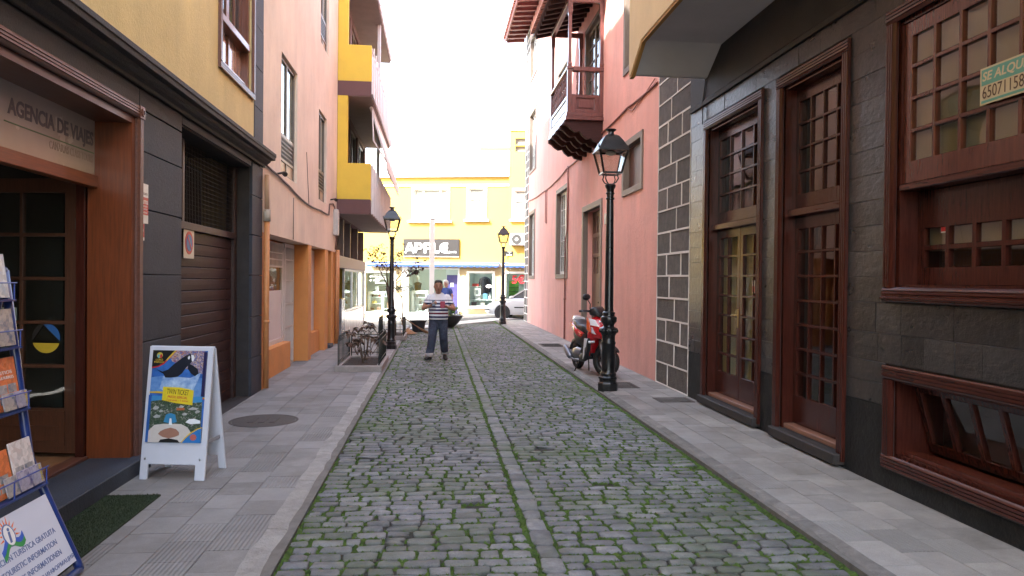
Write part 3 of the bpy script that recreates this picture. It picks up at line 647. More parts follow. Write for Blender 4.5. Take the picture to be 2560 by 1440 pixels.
for z in (.35,.8,1.25,1.7,2.1): MB().box(LW-.294,LW-.288,14.12,14.92,z,z+.02).build('grille_rail',M_wp,B2)
MB().box(LW-.395,LW-.33,14.1,14.95,.05,2.4).build('inner_door',mat('grey_inner_door',(.35,.31,.29),.6),B2)
MB().box(LW-.397,LW-.25,15.37,17.19,.56,2.40).build('white_panel',M_wp,B2); MB().box(LW-.397,LW-.12,15.365,17.195,-.1,.56).build('low_wall',M_or,B2,bevel=.006)
MB().box(LW-.395,LW-.34,17.69,18.21,.1,2.4).build('dark_door',M_doorwood,B2); MB().box(LW-.395,LW+.06,17.69,18.21,-.1,.16).build('door_step',M_stone,B2,bevel=.006)
MB().box(LW-.395,LW-.34,18.56,18.74,.1,2.4).build('dark_door',M_doorwood,B2)
# peach windows
M_alu=mat('bronze_window_frame',(.18,.15,.12),.4,.1,10); M_gr=mat('dark_lattice',(.03,.025,.022),.5)
for (y0,y1,z0,z1) in pw:
    low=z0+ (z1-z0)*0.34
    fr=MB().holed(y0+.005,y1-.005,z0+.005,z1-.005,[(y0+.06,(y0+y1)/2-.03,low+.04,z1-.06),((y0+y1)/2+.03,y1-.06,low+.04,z1-.06),(y0+.06,y1-.06,z0+.30,low-.02),(y0+.06,(y0+y1)/2-.02,z0+.05,z0+.26),((y0+y1)/2+.02,y1-.06,z0+.05,z0+.26)],.05,.10,mL).build('window',M_alu,B2)
    for a,b_ in ((y0+.06,(y0+y1)/2-.03),((y0+y1)/2+.03,y1-.06)): MB().box(LW-.078,LW-.073,a-.004,b_+.004,low+.036,z1-.056).build('pane',M_glass,fr)
    n1=int((y1-y0-.12)/.07);n2=max(2,int((low-z0-.32)/.07)); a0,a1,c0,c1=y0+.06,y1-.06,z0+.30,low-.02
    MB().holed(a0,a1,c0,c1,[(a0+(a1-a0)*i/n1+.014,a0+(a1-a0)*(i+1)/n1-.014,c0+(c1-c0)*j/n2+.014,c0+(c1-c0)*(j+1)/n2-.014) for i in range(n1) for j in range(n2)],.055,.07,mL).build('lattice',M_gr,fr)
    for a,b_ in ((y0+.06,(y0+y1)/2-.02),((y0+y1)/2+.02,y1-.06)): MB().box(LW-.085,LW-.07,a,b_,z0+.05,z0+.26).build('lower_panel',mat('tan_window_panel',(.38,.27,.17),.4),fr)
    MB().box(LW-.10,LW-.09,y0+.065,y1-.065,z0+.05,low-.03).build('lower_back',M_dark,fr)
# pipes, cable and lamp brackets on the peach wall
def pipe(par,pts,r_,mt,name): return MB().tube(pts,r_,8).build(name,mt,par,smooth=True)
M_pipe=mat('orange_painted_pipe',(.55,.24,.09),.5,.1,8)
pipe(B2,[(LW+.05,11.13,.1),(LW+.05,11.13,2.6)],.042,M_pipe,'downpipe'); pipe(B2,[(LW+.05,11.13,2.6),(LW+.05,11.13,2.78)],.055,mat('grey_pipe_collar',(.42,.36,.3),.6),'pipe_collar'); pipe(B2,[(LW+.05,11.13,2.78),(LW+.045,11.13,3.3)],.036,mat('pale_pipe',(.5,.33,.22),.6),'downpipe')
for z in (1.1,): pipe(B2,[(LW+.05,11.13,z-.02),(LW+.05,11.13,z+.02)],.05,M_pipe,'pipe_clip')
pipe(B2,[(LW+.05,18.95,.1),(LW+.05,18.95,2.5)],.05,M_pipe,'downpipe'); pipe(B2,[(LW+.05,18.8,.1),(LW+.05,18.8,2.44)],.035,M_pipe,'downpipe')
pipe(B2,[(LW+.02,13.30,2.45),(LW+.02,13.3,3.2)],.008,M_alu,'thin_wire')
M_cable=plain('brown_cable',(.12,.07,.055),.6)
def cable(name,label,pts,r_,mt=None,group=None):
    P=[]
    for a,b_ in zip(pts[:-1],pts[1:]):
        a=Vector(a);b_=Vector(b_); n=max(2,int((b_-a).length/.4))
        for i in range(n):
            t=i/n; q=a.lerp(b_,t); q.z-=math.sin(t*math.pi)*.02*(b_-a).length*.5; P.append(q)
    P.append(Vector(pts[-1])); return solo(MB().tube(P,r_,6),name,mt or M_cable,label,'cable',group=group,smooth=True)
cable('wall_cable','brown cable sagging along the peach wall under the windows',[(LW+.02,11.15,3.46),(LW+.02,12.0,3.42),(LW+.02,12.9,3.36),(LW+.02,14.5,3.24),(LW+.02,16.4,3.27),(LW+.02,17.6,3.28),(LW+.02,17.7,3.55),(LW+.02,18.3,3.62),(LW+.02,18.9,3.45)],.016)
cable('hanging_wire','thin wire hanging straight down the peach wall between the windows',[(LW+.015,14.6,4.25),(LW+.015,14.9,3.25)],.006)
cable('wall_cable','dark cables tangled down the peach wall beside the brown balcony',[(LW+.03,18.75,3.4),(LW+.03,18.7,3.0),(LW+.035,18.8,2.75),(LW+.03,18.72,2.5)],.022)
for k,(y,z,lb) in enumerate(((12.0,3.44,'small dark spot lamp on the cable below the first peach window'),(17.95,3.68,'small dark spot lamp at the end of the peach wall by the yellow balcony'))):
    mb=MB().tube([(LW,y,z),(LW+.10,y,z+.02)],.018,8); mb.lathe([(.02,0),(.036,.04),(.04,.09),(.0,.09)],(LW+.10,y-.02,z+.02),10,ax=(.6,-.6,-.4)); solo(mb,'spot_lamp',plain('dark_lamp_metal',(.03,.025,.025),.5),lb,'lamp')
t=thing('meter_box','pale grey meter box at the end of the peach wall under the balcony','box',(LW,18.6,2.9)); MB().box(LW,LW+.12,18.45,18.65,2.85,3.5).build('housing',mat('pale_box',(.5,.46,.42),.6),t,bevel=.01); MB().box(LW+.12,LW+.128,18.47,18.63,2.9,3.45).build('cover',MATS['pale_box'],t)

# ------------------------------------------------------------------ left: yellow building with brown balconies
M_yel_w=mat('strong_yellow_paint',(0.70,0.49,0.06),0.75,0.05,3,bump=.25,bscale=50,stain=.25,stain_col=(.55,.37,.06))
M_brown_w=mat('plum_brown_paint',(0.13,0.062,0.058),0.75,0.1,3,bump=.25,bscale=50)
M_sof=mat('plum_grey_soffit',(0.26,0.2,0.19),0.85,.1,3,bump=.3,bscale=40)
B3=thing('balcony_building','bright yellow apartment building with plum brown balconies over a corner shop','building',(-4.5,23,0))
XB=-1.72; Y0,Y1=19.09,26.65
lev=[3.45,6.52,9.62,12.7]
up=[]
for k in range(3):
    zb=lev[k]
    up+=[(19.75,21.7,zb+1.3,zb+2.9),(22.1,23.9,zb+.4,zb+2.9),(24.3,26.2,zb+1.3,zb+2.9)]
MB().holed(Y0,Y1,3.46,13.4,up,0.0,0.3,mL).build('wall',M_brown_w,B3)
MB().box(-10.5,LW-.3,Y1-.1,Y1,-.4,13.4).build('end_wall',M_yel_w,B3); MB().box(-10.5,LW-.302,Y0+.002,Y1-.102,13.3,13.5).build('roof',M_sof,B3); MB().box(-10.5,-10.4,Y0+.002,Y1-.1,-.4,13.3).build('rear_wall',M_yel_w,B3)
for z in lev[:3]: MB().box(-10.4,LW-.31,Y0+.002,Y1-.11,z,z+.2).build('inner_floor',M_dark,B3)
M_rail=mat('pinkish_white_railing',(0.74,0.68,0.66),.55,.06,6)
for k in range(4):
    zb=lev[k]
    # slab with brown front
    MB().box(LW-.02,XB,Y0,Y1-.05,zb,zb+.38).build('balcony_slab',[M_brown_w],B3,bevel=.006)
    MB().box(LW-.0,XB-.02,Y0+.02,Y1-.07,zb-.012,zb+.003).build('soffit',M_sof,B3)
    if k>=1: MB().box(XB+.001,XB+.03,Y0+.03,Y1-.05,zb+.06,zb+.385).build('slab_glare_board',M_rail,B3)  # white board added to paint blown-out glare over the upper slab fronts
    if k==3: break
    # near cheek wall: parapet and pier
    MB().holed(LW+.0,XB-.002,zb+.38,lev[k+1]-.002,[(LW+.26,XB+.1,zb+1.32,lev[k+1]+.5)],Y0+.002,Y0+.16,lambda u,d,z:(u,d,z)).build('cheek_wall',M_yel_w,B3,bevel=.006)
    # front railing: posts, panels and hand rail
    MB().box(XB-.06,XB-.01,Y0+.17,Y1-.06,zb+1.28,zb+1.33).build('hand_rail',M_rail,B3)
    ys=[Y0+.2+i*(Y1-Y0-.35)/12 for i in range(13)]
    for i,y in enumerate(ys):
        MB().box(XB+(.0025 if k==0 else .0325),XB+.06,y,y+.06,zb+.02,zb+1.30).build('railing_post',M_rail,B3)
        if i<12: MB().box(XB-.045,XB-.03,y+.06,ys[i+1],zb+.48,zb+1.27).build('railing_panel',mat('pink_grey_panel',(.62,.54,.54),.5,.08,4),B3)
    for (a,b_,c,e) in up[3*k:3*k+3]:
        fr=MB().holed(a+.004,b_-.004,c+.004,e-.004,[(a+.07,(a+b_)/2-.03,c+.07,e-.07),((a+b_)/2+.03,b_-.07,c+.07,e-.07)],.06,.12,mL).build('window',M_alu,B3)
        for q0,q1 in ((a+.07,(a+b_)/2-.03),((a+b_)/2+.03,b_-.07)): MB().box(LW-.095,LW-.09,q0-.004,q1+.004,c+.066,e-.066).build('pane',M_glass,fr)
# pier column in the upper openings, glazed corner
for k in range(3):
    MB().box(XB-.14,XB-.05,22.6,22.75,lev[k]+1.33,lev[k+1]-.013).build('balcony_post',M_rail,B3)
# awning of the first balcony
t=thing('white_awning','off-white folding awning hanging from the first brown balcony','awning',(XB,23,6.4))
M_aw=mat('off_white_canvas',(.72,.66,.62),.85,.05,4,bump=.1,bscale=80)
mb=MB(); mb.loft([[(XB-.1,20.1,6.38),(XB-.06,20.1,6.40),(XB-.06,26.2,6.40),(XB-.1,26.2,6.38)],[(XB+.32,20.1,5.0),(XB+.36,20.1,5.02),(XB+.36,26.2,5.02),(XB+.32,26.2,5.0)]]); mb.build('canvas',M_aw,t)
mb=MB().box(XB+.33,XB+.36,20.1,26.2,4.78,5.0); mb.build('valance',M_aw,t)
for y in (20.05,26.25): MB().tube([(XB-.06,y,6.42),(XB-.02,y,5.55),(XB+.34,y,4.98)],.022,8).build('folding_arm',M_rail,t,smooth=True)
MB().tube([(XB-.08,20.0,6.42),(XB-.08,26.3,6.42)],.05,10).build('roller',M_rail,t,smooth=True)
# ground floor: beam, dark clerestory, marble pier, shop glass
M_marble=mat('grey_marble',(.22,.23,.25),.25,.35,3,detail=9,coat=.3,stain=.5,stain_col=(.5,.5,.52),stain_scale=5)
M_wmarble=mat('white_marble_panel',(.62,.60,.58),.25,.1,3,coat=.4,stain=.3,stain_col=(.45,.44,.43),stain_scale=4)
M_bm=mat('grey_brown_beam',(.23,.19,.18),.5,.1,6)
MB().box(LW-.3,LW+.02,Y0+.002,Y1-.002,2.05,2.38).build('shop_beam',M_bm,B3,bevel=.006)
MB().box(LW-.35,LW-.25,Y0+.004,Y1-.1,2.38,3.45).build('clerestory',M_doorwood,B3)
for y in (20.9,22.5,24.6,26.5): MB().box(LW-.248,LW-.05,y,y+.1,2.382,3.44).build('clerestory_post',M_bm,B3)
MB().box(LW-.30,LW+.0,Y0+.005,Y0+.35,-.2,2.048).build('pier',M_marble,B3,bevel=.004)
MB().box(LW-.30,LW+.0,20.25,20.95,-.2,1.2).build('marble_counter',M_marble,B3,bevel=.01)
MB().box(LW-.28,LW-.2,19.45,20.25,.05,2.04).build('shop_door',M_alu,B3)
MB().box(LW-.27,LW-.0,20.96,26.55,-.2,.78).build('stall_riser',M_wmarble,B3,bevel=.006)
fr=MB().holed(20.96,26.55,.785,2.045,[(21.04,22.9,.85,1.98),(23.0,24.7,.85,1.98),(24.8,26.47,.85,1.98)],.02,.08,mL).build('shop_window',mat('brushed_steel',(.45,.45,.45),.3,.05,20,metal=.8),B3)
for a,b_ in ((21.04,22.9),(23.0,24.7),(24.8,26.47)): MB().box(LW-.055,LW-.05,a-.005,b_+.005,.845,1.985).build('pane',M_glass_far,fr)
MB().box(LW-.0,LW+.012,26.3,26.64,-.2,2.045).build('lit_sliver_strip',mat('lit_sliver_white',(.8,.79,.77),.5),B3)  # white strip paints in the bright sunlit sliver at the wall's far end
MB().box(-6,-5.9,19.5,26.5,-.2,3.3).build('shop_back_wall',M_plast,B3)
# ------------------------------------------------------------------ right: slate-clad building
M_slate=mat('slate_cladding',(0.027,0.027,0.029),0.30,0.3,3.5,bump=0.5,bscale=14,spec=.42,piece=0.4,stain=0.5,stain_col=(0.058,0.048,0.042),stain_scale=1.8,fine=0.12,stretch=(1,1,1.6),bdist=0.015)
M_plinth=mat('black_painted_plinth',(0.014,0.015,0.016),0.6,0.3,4,spec=.2,bump=0.5,bscale=25,stain=0.6,stain_col=(0.05,0.048,0.046),stain_scale=3.5)
M_sback=mat('slate_backing',(0.05,0.05,0.05),0.8,.2,6)
M_cream=mat('cream_plaster',(0.66,0.49,0.28),0.85,0.05,2,bump=.3,bscale=45,stain=.2,stain_col=(.56,.42,.25))
M_gsof=mat('grey_soffit_paint',(0.56,0.545,0.55),0.85,.08,2,bump=.25,bscale=50)
S1=thing('slate_building','dark slate-clad building with red-brown wooden doors under a cream overhanging storey','building',(6,4,0))
D1=(7.87,9.68,0.20,3.97); D2=(6.15,7.53,0.20,3.97); WN=(2.7,5.60,1.61,3.99); LN=(2.7,5.58,0.25,1.09)
def inner(o,w=.10,b=True): return (o[0]+w,o[1]-w,(o[2]+w if b else -.3),o[3]-w)
OP=[inner(D1,b=False),inner(D2,b=False),inner(WN),inner(LN)]
MB().holed(-9,10.24,-.3,4.9,OP,0.014,0.45,mR).build('wall',M_sback,S1)
MB().box(RW+.45,11,10.16,10.24,-.3,14).build('party_wall',M_sback,S1); MB().box(RW-.0,11,-9,10.24,14,14.2).build('roof',M_sback,S1); MB().box(10.9,11,-9,10.15,-.3,14).build('rear_wall',M_sback,S1); MB().box(RW+.45,10.9,-9,-8.9,-.3,14).build('side_wall',M_sback,S1)
MB().holed(-9,10.24,4.9,14,[],0.0,.3,mR).build('upper_wall',M_cream,S1)
MB().box(RW+.46,10.8,-8.8,10.1,4.6,4.8).build('inner_ceiling',M_plast,S1)
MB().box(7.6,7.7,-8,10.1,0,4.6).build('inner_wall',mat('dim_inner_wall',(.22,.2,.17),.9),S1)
MB().box(RW+.46,7.6,-8,10.1,-.1,.12).build('inner_floor',M_dark,S1)
# slate tiles, course by course
cuts=[0.75,0.925,1.10,1.345,1.60]+[1.60+2.40*i/11 for i in range(1,12)]+[4.21]
allop=[D1,D2,WN,LN]
nt_=0
for j in range(len(cuts)-1):
    z0,z1=cuts[j],cuts[j+1]; zm=(z0+z1)/2
    y=2.2+random.uniform(0,.3)
    blk=sorted([(o[0],o[1]) for o in allop if o[2]<zm<o[3]+0.02])
    iv=[];a=1.0
    for b0,b1 in blk: iv.append((a,b0)); a=b1
    iv.append((a,10.24))
    for a,b_ in iv:
        if b_-a<0.05: continue
        y=a
        while y<b_-1e-6:
            L=random.uniform(.26,.62)
            if b_-(y+L)<.2: L=b_-y
            if y+L>2.0:
                e=.0012; pr=random.uniform(0,.004); q=[random.uniform(-.002,.002) for _ in range(4)]
                MB().hexa([mR(y+e,.02,z0+e),mR(y+L-e,.02,z0+e),mR(y+L-e,-pr+q[0],z0+e),mR(y+e,-pr+q[1],z0+e),mR(y+e,.02,z1-e),mR(y+L-e,.02,z1-e),mR(y+L-e,-pr+q[2],z1-e),mR(y+e,-pr+q[3],z1-e)]).build('slate_tile',M_slate,S1,bevel=.0015); nt_+=1
            y+=L
for ya_,yb_ in ((1.0,D2[0]),(D2[1],D1[0]),(D1[1],10.235)): MB().holed(ya_,yb_,-.1,.748,[(LN[0],LN[1]-.001,LN[2]-.002,LN[3])],-.004,.02,mR).build('plinth',M_plinth,S1)
for o in (D1,D2): MB().box(RW-.003,RW+.03,o[0]+.002,o[1]-.002,-.1,.10).build('plinth',M_plinth,S1)
MB().prism([(0,4.213),(-.035,4.213),(-.035,4.27),(-.02,4.29),(-.02,4.87),(0.013,4.87)],-8.9,10.23,lambda p,q,a:(RW+p,a,q)).build('beam',M_stone_d,S1)
# overhanging storey (visible from below): extruded bay with a dropped end
prof=[(-8.9,4.876),(9.10,4.876),(9.585,4.572),(9.66,4.572),(9.70,12.5),(-8.9,12.5)]
MB().prism(prof,2.645,RW-.001,lambda p,q,a:(a,p,q)).build('overhang',M_gsof,S1)
MB().prism([(-8.9,4.872),(9.09,4.872),(9.575,4.566),(9.668,4.566),(9.708,12.5),(-8.9,12.5)],2.60,2.644,lambda p,q,a:(a,p,q)).build('overhang_face',M_cream,S1,bevel=.006)
MB().prism([(-8.9,4.84),(9.075,4.84),(9.57,4.53),(9.67,4.53),(9.67,4.565),(9.575,4.565),(9.09,4.871),(-8.9,4.871)],2.61,2.66,lambda p,q,a:(a,p,q)).build('drip_edge',mat('ochre_edge_trim',(.36,.19,.05),.7),S1)
# doors
def doorway(o,two):
    fluted_frame(S1,mR,o[0],o[1],o[2]-.06,o[3],M_wood_v,M_wood_h,'LRT',w=.12)
    i=inner(o,.1,False); dep=.13
    MB().box(RW+.015,RW+dep+.12,i[1]-.05,i[1]-.001,.20,i[3]).build('jamb',M_wood_v,S1); MB().box(RW+.015,RW+dep+.12,i[0]+.001,i[0]+.05,.20,i[3]).build('jamb',M_wood_v,S1)
    MB().box(RW+.015,RW+dep+.12,i[0]+.05,i[1]-.05,i[3]-.05,i[3]-.001).build('head',M_wood_h,S1)
    a,b_=i[0]+.05,i[1]-.05
    MB().box(RW-.09,RW+dep,o[0]+.03,o[1]-.03,.10,.205).build('door_step',M_stone_d,S1,bevel=.01)
    MB().box(RW+dep-.10,RW+dep+.1,a,b_,.206,.255).build('door_sill',mat('bleached_sill_wood',(.22,.11,.075),.5,.3,9,stretch=(6,.5,6),stain=.5,stain_col=(.1,.05,.035),stain_scale=5),S1,bevel=.005)
    MB().box(RW+dep-.09,RW+dep+.08,a,b_,2.46,2.54).build('transom',M_honey_h if False else M_wood_h,S1,bevel=.008)
    paned(S1,mR,a,b_,2.54,i[3]-.05,4,4,dep,.05,.07,.14,.16,.028,M_wood_v,M_glass,'transom_window')
    if two:
        mid=(a+b_)/2
        l1=paned(S1,mR,mid,b_,.258,2.458,2,7,dep,.05,.085,.11,.30,.028,M_wood_v,M_glass,'door')
        l2=paned(S1,mR,a,mid-.004,.258,2.458,2,7,dep,.05,.085,.11,.30,.028,M_wood_v,M_glass,'door')
        M_br=plain('brass',(.55,.42,.2),.3,1.0)
        MB().box(RW+dep-.008,RW+dep,mid+.02,mid+.055,1.18,1.42).build('handle_plate',M_br,l1,bevel=.002)
        h=MB().tube([(RW+dep-.006,mid+.038,1.34),(RW+dep-.05,mid+.038,1.34)],.010,8); h.tube([(RW+dep-.05,mid+.03,1.34),(RW+dep-.05,mid+.13,1.335)],.011,8); h.build('handle',M_br,l1,smooth=True)
    else:
        paned(S1,mR,a,b_,.258,2.458,4,7,dep,.05,.07,.13,.30,.03,M_wood_v,M_glass,'door')
doorway(D1,True); doorway(D2,False)
# curtains behind the first door
M_cur=mat('cream_curtain',(.60,.45,.22),.9,.1,6,stretch=(4,4,.3))
for k,(y0,y1) in enumerate(((7.95,8.32),(8.5,8.78),(9.02,9.5))):
    mb=MB(); n=16; rings=[]
    for zz in (.3,2.45):
        rings.append([(RW+.215+.012*math.sin(i*1.9)+(0.012),y0+(y1-y0)*i/n,zz) for i in range(n+1)]+[(RW+.223+.012*math.sin(i*1.9)+.012,y0+(y1-y0)*i/n,zz) for i in range(n,-1,-1)])
    mb.loft(rings); solo(mb,'curtain',M_cur,['cream curtain behind the near leaf of the double door','cream curtain behind the middle of the double door','cream curtain behind the far leaf of the double door'][k],'curtain')
# large window: proud upper sash, deeper lower lights
fluted_frame(S1,mR,WN[0],WN[1],WN[2],WN[3],M_wood_v,M_wood_h,'LRTB',w=.12)
i=inner(WN); 
MB().holed(i[0]+.001,i[1]-.001,i[2]+.001,i[3]-.001,[(i[0]+.05,i[1]-.05,i[2]+.04,i[3]-.05)],.015,.36,mR).build('window_lining',M_wood_v,S1)
paned(S1,mR,i[0]+.05,i[1]-.05,2.56,i[3]-.05,9,4,.03,.05,.10,.12,.17,.032,mat('reddish_sash_wood',(.085,.021,.013),.22,.3,9,stretch=(6,6,.5),coat=.35),M_glass,'sash')
MB().box(RW+.0,RW+.34,i[0]+.05,i[1]-.05,2.50,2.555).build('window_ledge',M_wood_h,S1,bevel=.008)
paned(S1,mR,i[0]+.05,i[1]-.05,i[2]+.04,2.50,9,2,.17,.05,.08,.30,.14,.04,M_wood_v,M_glass,'lower_sash')
for z,dp in ((1.635,-.055),(1.672,-.045)): MB().box(RW+dp,RW+.02,WN[0],WN[1]+.002,z,z+.018).build('sill_moulding',M_wood_h,S1,bevel=.004)
# lower window
fluted_frame(S1,mR,LN[0],LN[1],LN[2],LN[3],M_wood_v,M_wood_h,'LRTB',w=.115)
i=inner(LN)
MB().holed(i[0]+.001,i[1]-.001,i[2]+.001,i[3]-.001,[(i[0]+.03,i[1]-.03,i[2]+.03,i[3]-.03)],.015,.42,mR).build('window_lining',M_wood_v,S1)
def mRs(u,d,z): return (RW+.30+d-(z-.40)*.28,u,z)   # sash tilted inwards at the foot
paned(S1,mRs,i[0]+.04,i[1]-.04,i[2]+.05,i[3]-.04,9,1,0,.05,.06,.06,.08,.045,M_wood_v,M_glass,'tilted_sash')
MB().box(RW+.06,RW+.22,i[0]+.04,i[1]-.04,i[2]+.031,i[2]+.055).build('window_board',MATS['reddish_sash_wood'],S1)
MB().box(RW+.095,RW+.10,WN[0]+.2,WN[1]-.16,2.58,3.84).build('paper_backing',mat('brown_paper_backing',(.31,.245,.19),.8,.1,2),S1)
MB().box(RW+.235,RW+.24,WN[0]+.2,WN[1]-.16,2.02,2.45).build('paper_backing',MATS['brown_paper_backing'],S1)
# small alarm stickers on the glass, sign for rent
def sticker(lb,mp,u,z,w,h,d):
    t=thing('alarm_sticker',lb,'sticker',mp(u,d,z),group=None)
    f=lambda a,b_,c,e,d0,d1:[mp(a,d0,c),mp(b_,d0,c),mp(b_,d1,c),mp(a,d1,c),mp(a,d0,e),mp(b_,d0,e),mp(b_,d1,e),mp(a,d1,e)]
    MB().hexa(f(u-w/2,u+w/2,z,z+h,d,d-.002)).build('plate',M_white,t); MB().hexa(f(u-w/2+.004,u+w/2-.004,z+.01,z+h*.55,d-.002,d-.0035)).build('red_field',M_red,t)
    MB().hexa(f(u-w*.2,u+w*.2,z+h*.72,z+h*.9,d-.002,d-.0035)).build('dark_mark',M_grey_letter,t)
sticker('white and red alarm sticker on the lower panes of the large window',mR,5.16,2.155,.07,.165,.182)
sticker('white and red alarm sticker on the glass of the double door',mR,8.40,1.63,.075,.155,.142)
sticker('tiny white and red alarm sticker on the pane of the low window',mR,4.30,.62,.05,.10,.215)
t=thing('rent_sign','handwritten turquoise and cream for-rent sign stuck on the large window','sign',(RW,4.2,2.97))
def mS(u,v,n): return (RW+.012-n-.03*math.sin((4.6-u)*2.2),u,v-(4.6-u)*.02)
def sheet(u0,u1,z0,z1,n0,n1,nn=10):
    mb=MB(); mb.loft([[mS(u0+(u1-u0)*k/nn,z0,n0),mS(u0+(u1-u0)*k/nn,z1,n0),mS(u0+(u1-u0)*k/nn,z1,n1),mS(u0+(u1-u0)*k/nn,z0,n1)] for k in range(nn+1)]); return mb
M_turq=mat('turquoise_paper',(.13,.37,.35),.6,.08,6); M_crm=mat('cream_paper',(.60,.53,.40),.6,.06,6)
sheet(4.02,4.60,2.985,3.235,.0,.004).build('board',M_crm,t)
sheet(4.035,4.585,3.115,3.222,.004,.006).build('turquoise_field',M_turq,t); sheet(4.035,4.585,2.995,3.012,.004,.006).build('turquoise_edge',M_turq,t)
def mSr(u,v,n): return mS(-u,v,n+.006)
a=MB(); put_text(a,'SE ALQUILA',mSr,-4.325,3.168,w=.50,h=.072,bold=.02,ext=.001,shear=.15); a.build('lettering',M_crm,t)
a=MB(); put_text(a,'65071158',mSr,-4.385,3.065,w=.375,h=.082,ext=.001); a.build('lettering',plain('brown_marker',(.10,.06,.05),.6),t)
cable('loose_cable','thin dark cable drooping from the overhang to the double door frame',[(RW-.03,9.62,4.56),(RW-.03,9.72,4.25),(RW-.035,9.70,3.95)],.008,plain('black_cable',(.02,.02,.02),.6))

# ------------------------------------------------------------------ right: pink building
M_pink=mat('pink_plaster',(0.79,0.405,0.345),0.8,0.06,1.6,spec=.3,bump=0.45,bscale=22,stain=0.4,stain_col=(0.68,0.29,0.24),stain_scale=1.1,stretch=(1,1,.55),bdist=.03)
M_qst=mat('dark_tuff_block',(0.105,0.090,0.080),0.85,0.35,9,bump=0.9,bscale=30,piece=0.2,stain=0.5,stain_col=(0.05,0.042,0.038),stain_scale=4,fine=.2,bdist=.03)
M_mort=mat('white_mortar',(0.74,0.70,0.66),0.85,.06,6,bump=.4,bscale=60)
M_cas=mat('grey_brown_casing',(0.17,0.13,0.105),0.6,.2,8,bump=.1,stretch=(5,5,.6)); M_cas2=mat('dark_brown_casing',(.10,.05,.04),.5,.2,8,stretch=(5,5,.6))
weather(M_pink,.25,.06); weather(M_cream,.2)
P1=thing('pink_building','old pink plastered house with stone quoins and wooden balcony','building',(6,20,0))
yq0,yq1=10.25,30.1
win=[(12.80,14.0,3.55,4.40),(16.0,17.9,0.08,3.50),(20.2,21.95,1.95,4.43),(27.05,28.5,1.95,4.35),(16.16,17.9,5.42,8.02),(12.75,14.0,5.95,8.1),(20.3,21.9,6.1,8.05),(26.95,28.6,6.1,8.3),(26.95,28.6,9.75,11.3),(20.3,21.9,9.75,11.3),(16.3,17.8,9.9,11.3)]
MB().holed(11.80,28.55+.35,-.3,12.1,[(a,b_,c if c>.1 else -.3,d) for a,b_,c,d in win],0.0,0.45,mR).build('wall',M_pink,P1)
for k,(ya,yb) in enumerate(((10.25,11.80),(28.90,30.10))):
    MB().holed(ya,yb,-.3,12.1,[],0.030,.44,mR).build('quoin_core',M_qst,P1)
    z=.08;r_=0;cells=[]
    while z<12.0:
        h=.355 if k==0 else .33
        if k==0: cuts_=[10.25,10.25+ (0.62 if r_%2 else 0.92)+random.uniform(-.05,.05),11.80-(.0 if r_%2 else 0.0)]; cuts_=[10.25,cuts_[1],11.80]
        else: cuts_=[28.90,29.45+(.18 if r_%2 else -.1),30.10]
        if k==0 and r_%3==2: cuts_=[10.25,10.62,11.30,11.80]
        for a,b_ in zip(cuts_[:-1],cuts_[1:]):
            if k==0 and b_==11.80 and z>5.6 : pass
            e=.014 if k==0 else .022; q=[random.uniform(-.006,.004) for _ in range(4)]; g_=lambda:random.uniform(-.006,.005); cells.append((a+e+g_(),b_-e+g_(),z+e+g_(),z+h-e+g_())); e-=.008
            MB().hexa([mR(a+e,.03,z+e),mR(b_-e,.03,z+e),mR(b_-e,-q[0],z+e),mR(a+e,-q[1],z+e),mR(a+e,.03,z+h-e),mR(b_-e,.03,z+h-e),mR(b_-e,-q[2],z+h-e),mR(a+e,-q[3],z+h-e)]).build('quoin_stone',M_qst,P1,bevel=.008,seg=2)
        z+=h;r_+=1
    MB().holed(ya,yb,.07,z,cells,-.007,.029,mR).build('mortar_joint',M_mort,P1)
MB().box(RW+.44,11,yq1-.3,yq1-.01,-.4,12.1).build('end_wall',M_pink,P1); MB().box(10.9,11,yq0,yq1-.3,-.4,12.1).build('rear_wall',M_pink,P1)
for z in (5.2,9.0): MB().box(RW+.46,10.9,yq0+.05,yq1-.31,z,z+.2).build('inner_floor',M_dark,P1)
# eave: boards, rafters, tiles
M_eav=mat('dark_red_eave_wood',(.17,.05,.042),.5,.25,9,stretch=(.6,6,6)); M_rt=mat('roof_tile_clay',(.30,.12,.08),.8,.25,8,bump=.3,bscale=40,piece=.25)
MB().hexa([(2.86,9.4,12.02),(11,9.4,14.6),(11,30.95,14.6),(2.86,30.95,12.02),(2.86,9.4,12.10),(11,9.4,14.7),(11,30.95,14.7),(2.86,30.95,12.10)]).build('eave_board',M_eav,P1)
y=10.0
while y<30.9:
    MB().prism([(2.93,11.955),(RW+.0,12.02),(RW+.0,12.22),(2.93,12.028)],y,y+.11,lambda p,q,a:(p,a,q)).build('rafter',M_eav,P1); y+=.52
MB().prism([(2.84,11.97),(2.875,11.97),(2.875,12.12),(2.84,12.12)],9.4,30.95,lambda p,q,a:(p,a,q)).build('fascia',M_eav,P1)
y=13.0
while y<30.9:
    mb=MB(); n=6
    rings=[[(xx,y+.085*math.cos(math.pi*k/n),zz+.07*math.sin(math.pi*k/n)) for k in range(n+1)]+[(xx,y+.068*math.cos(math.pi*k/n),zz+.052*math.sin(math.pi*k/n)) for k in range(n,-1,-1)] for xx,zz in ((2.76,12.085),(4.6,12.67))]
    mb.loft(rings).build('roof_tile',M_rt,P1); y+=.21
MB().box(RW,11,yq0,yq1,12.1,12.12).build('ceiling',M_dark,P1)
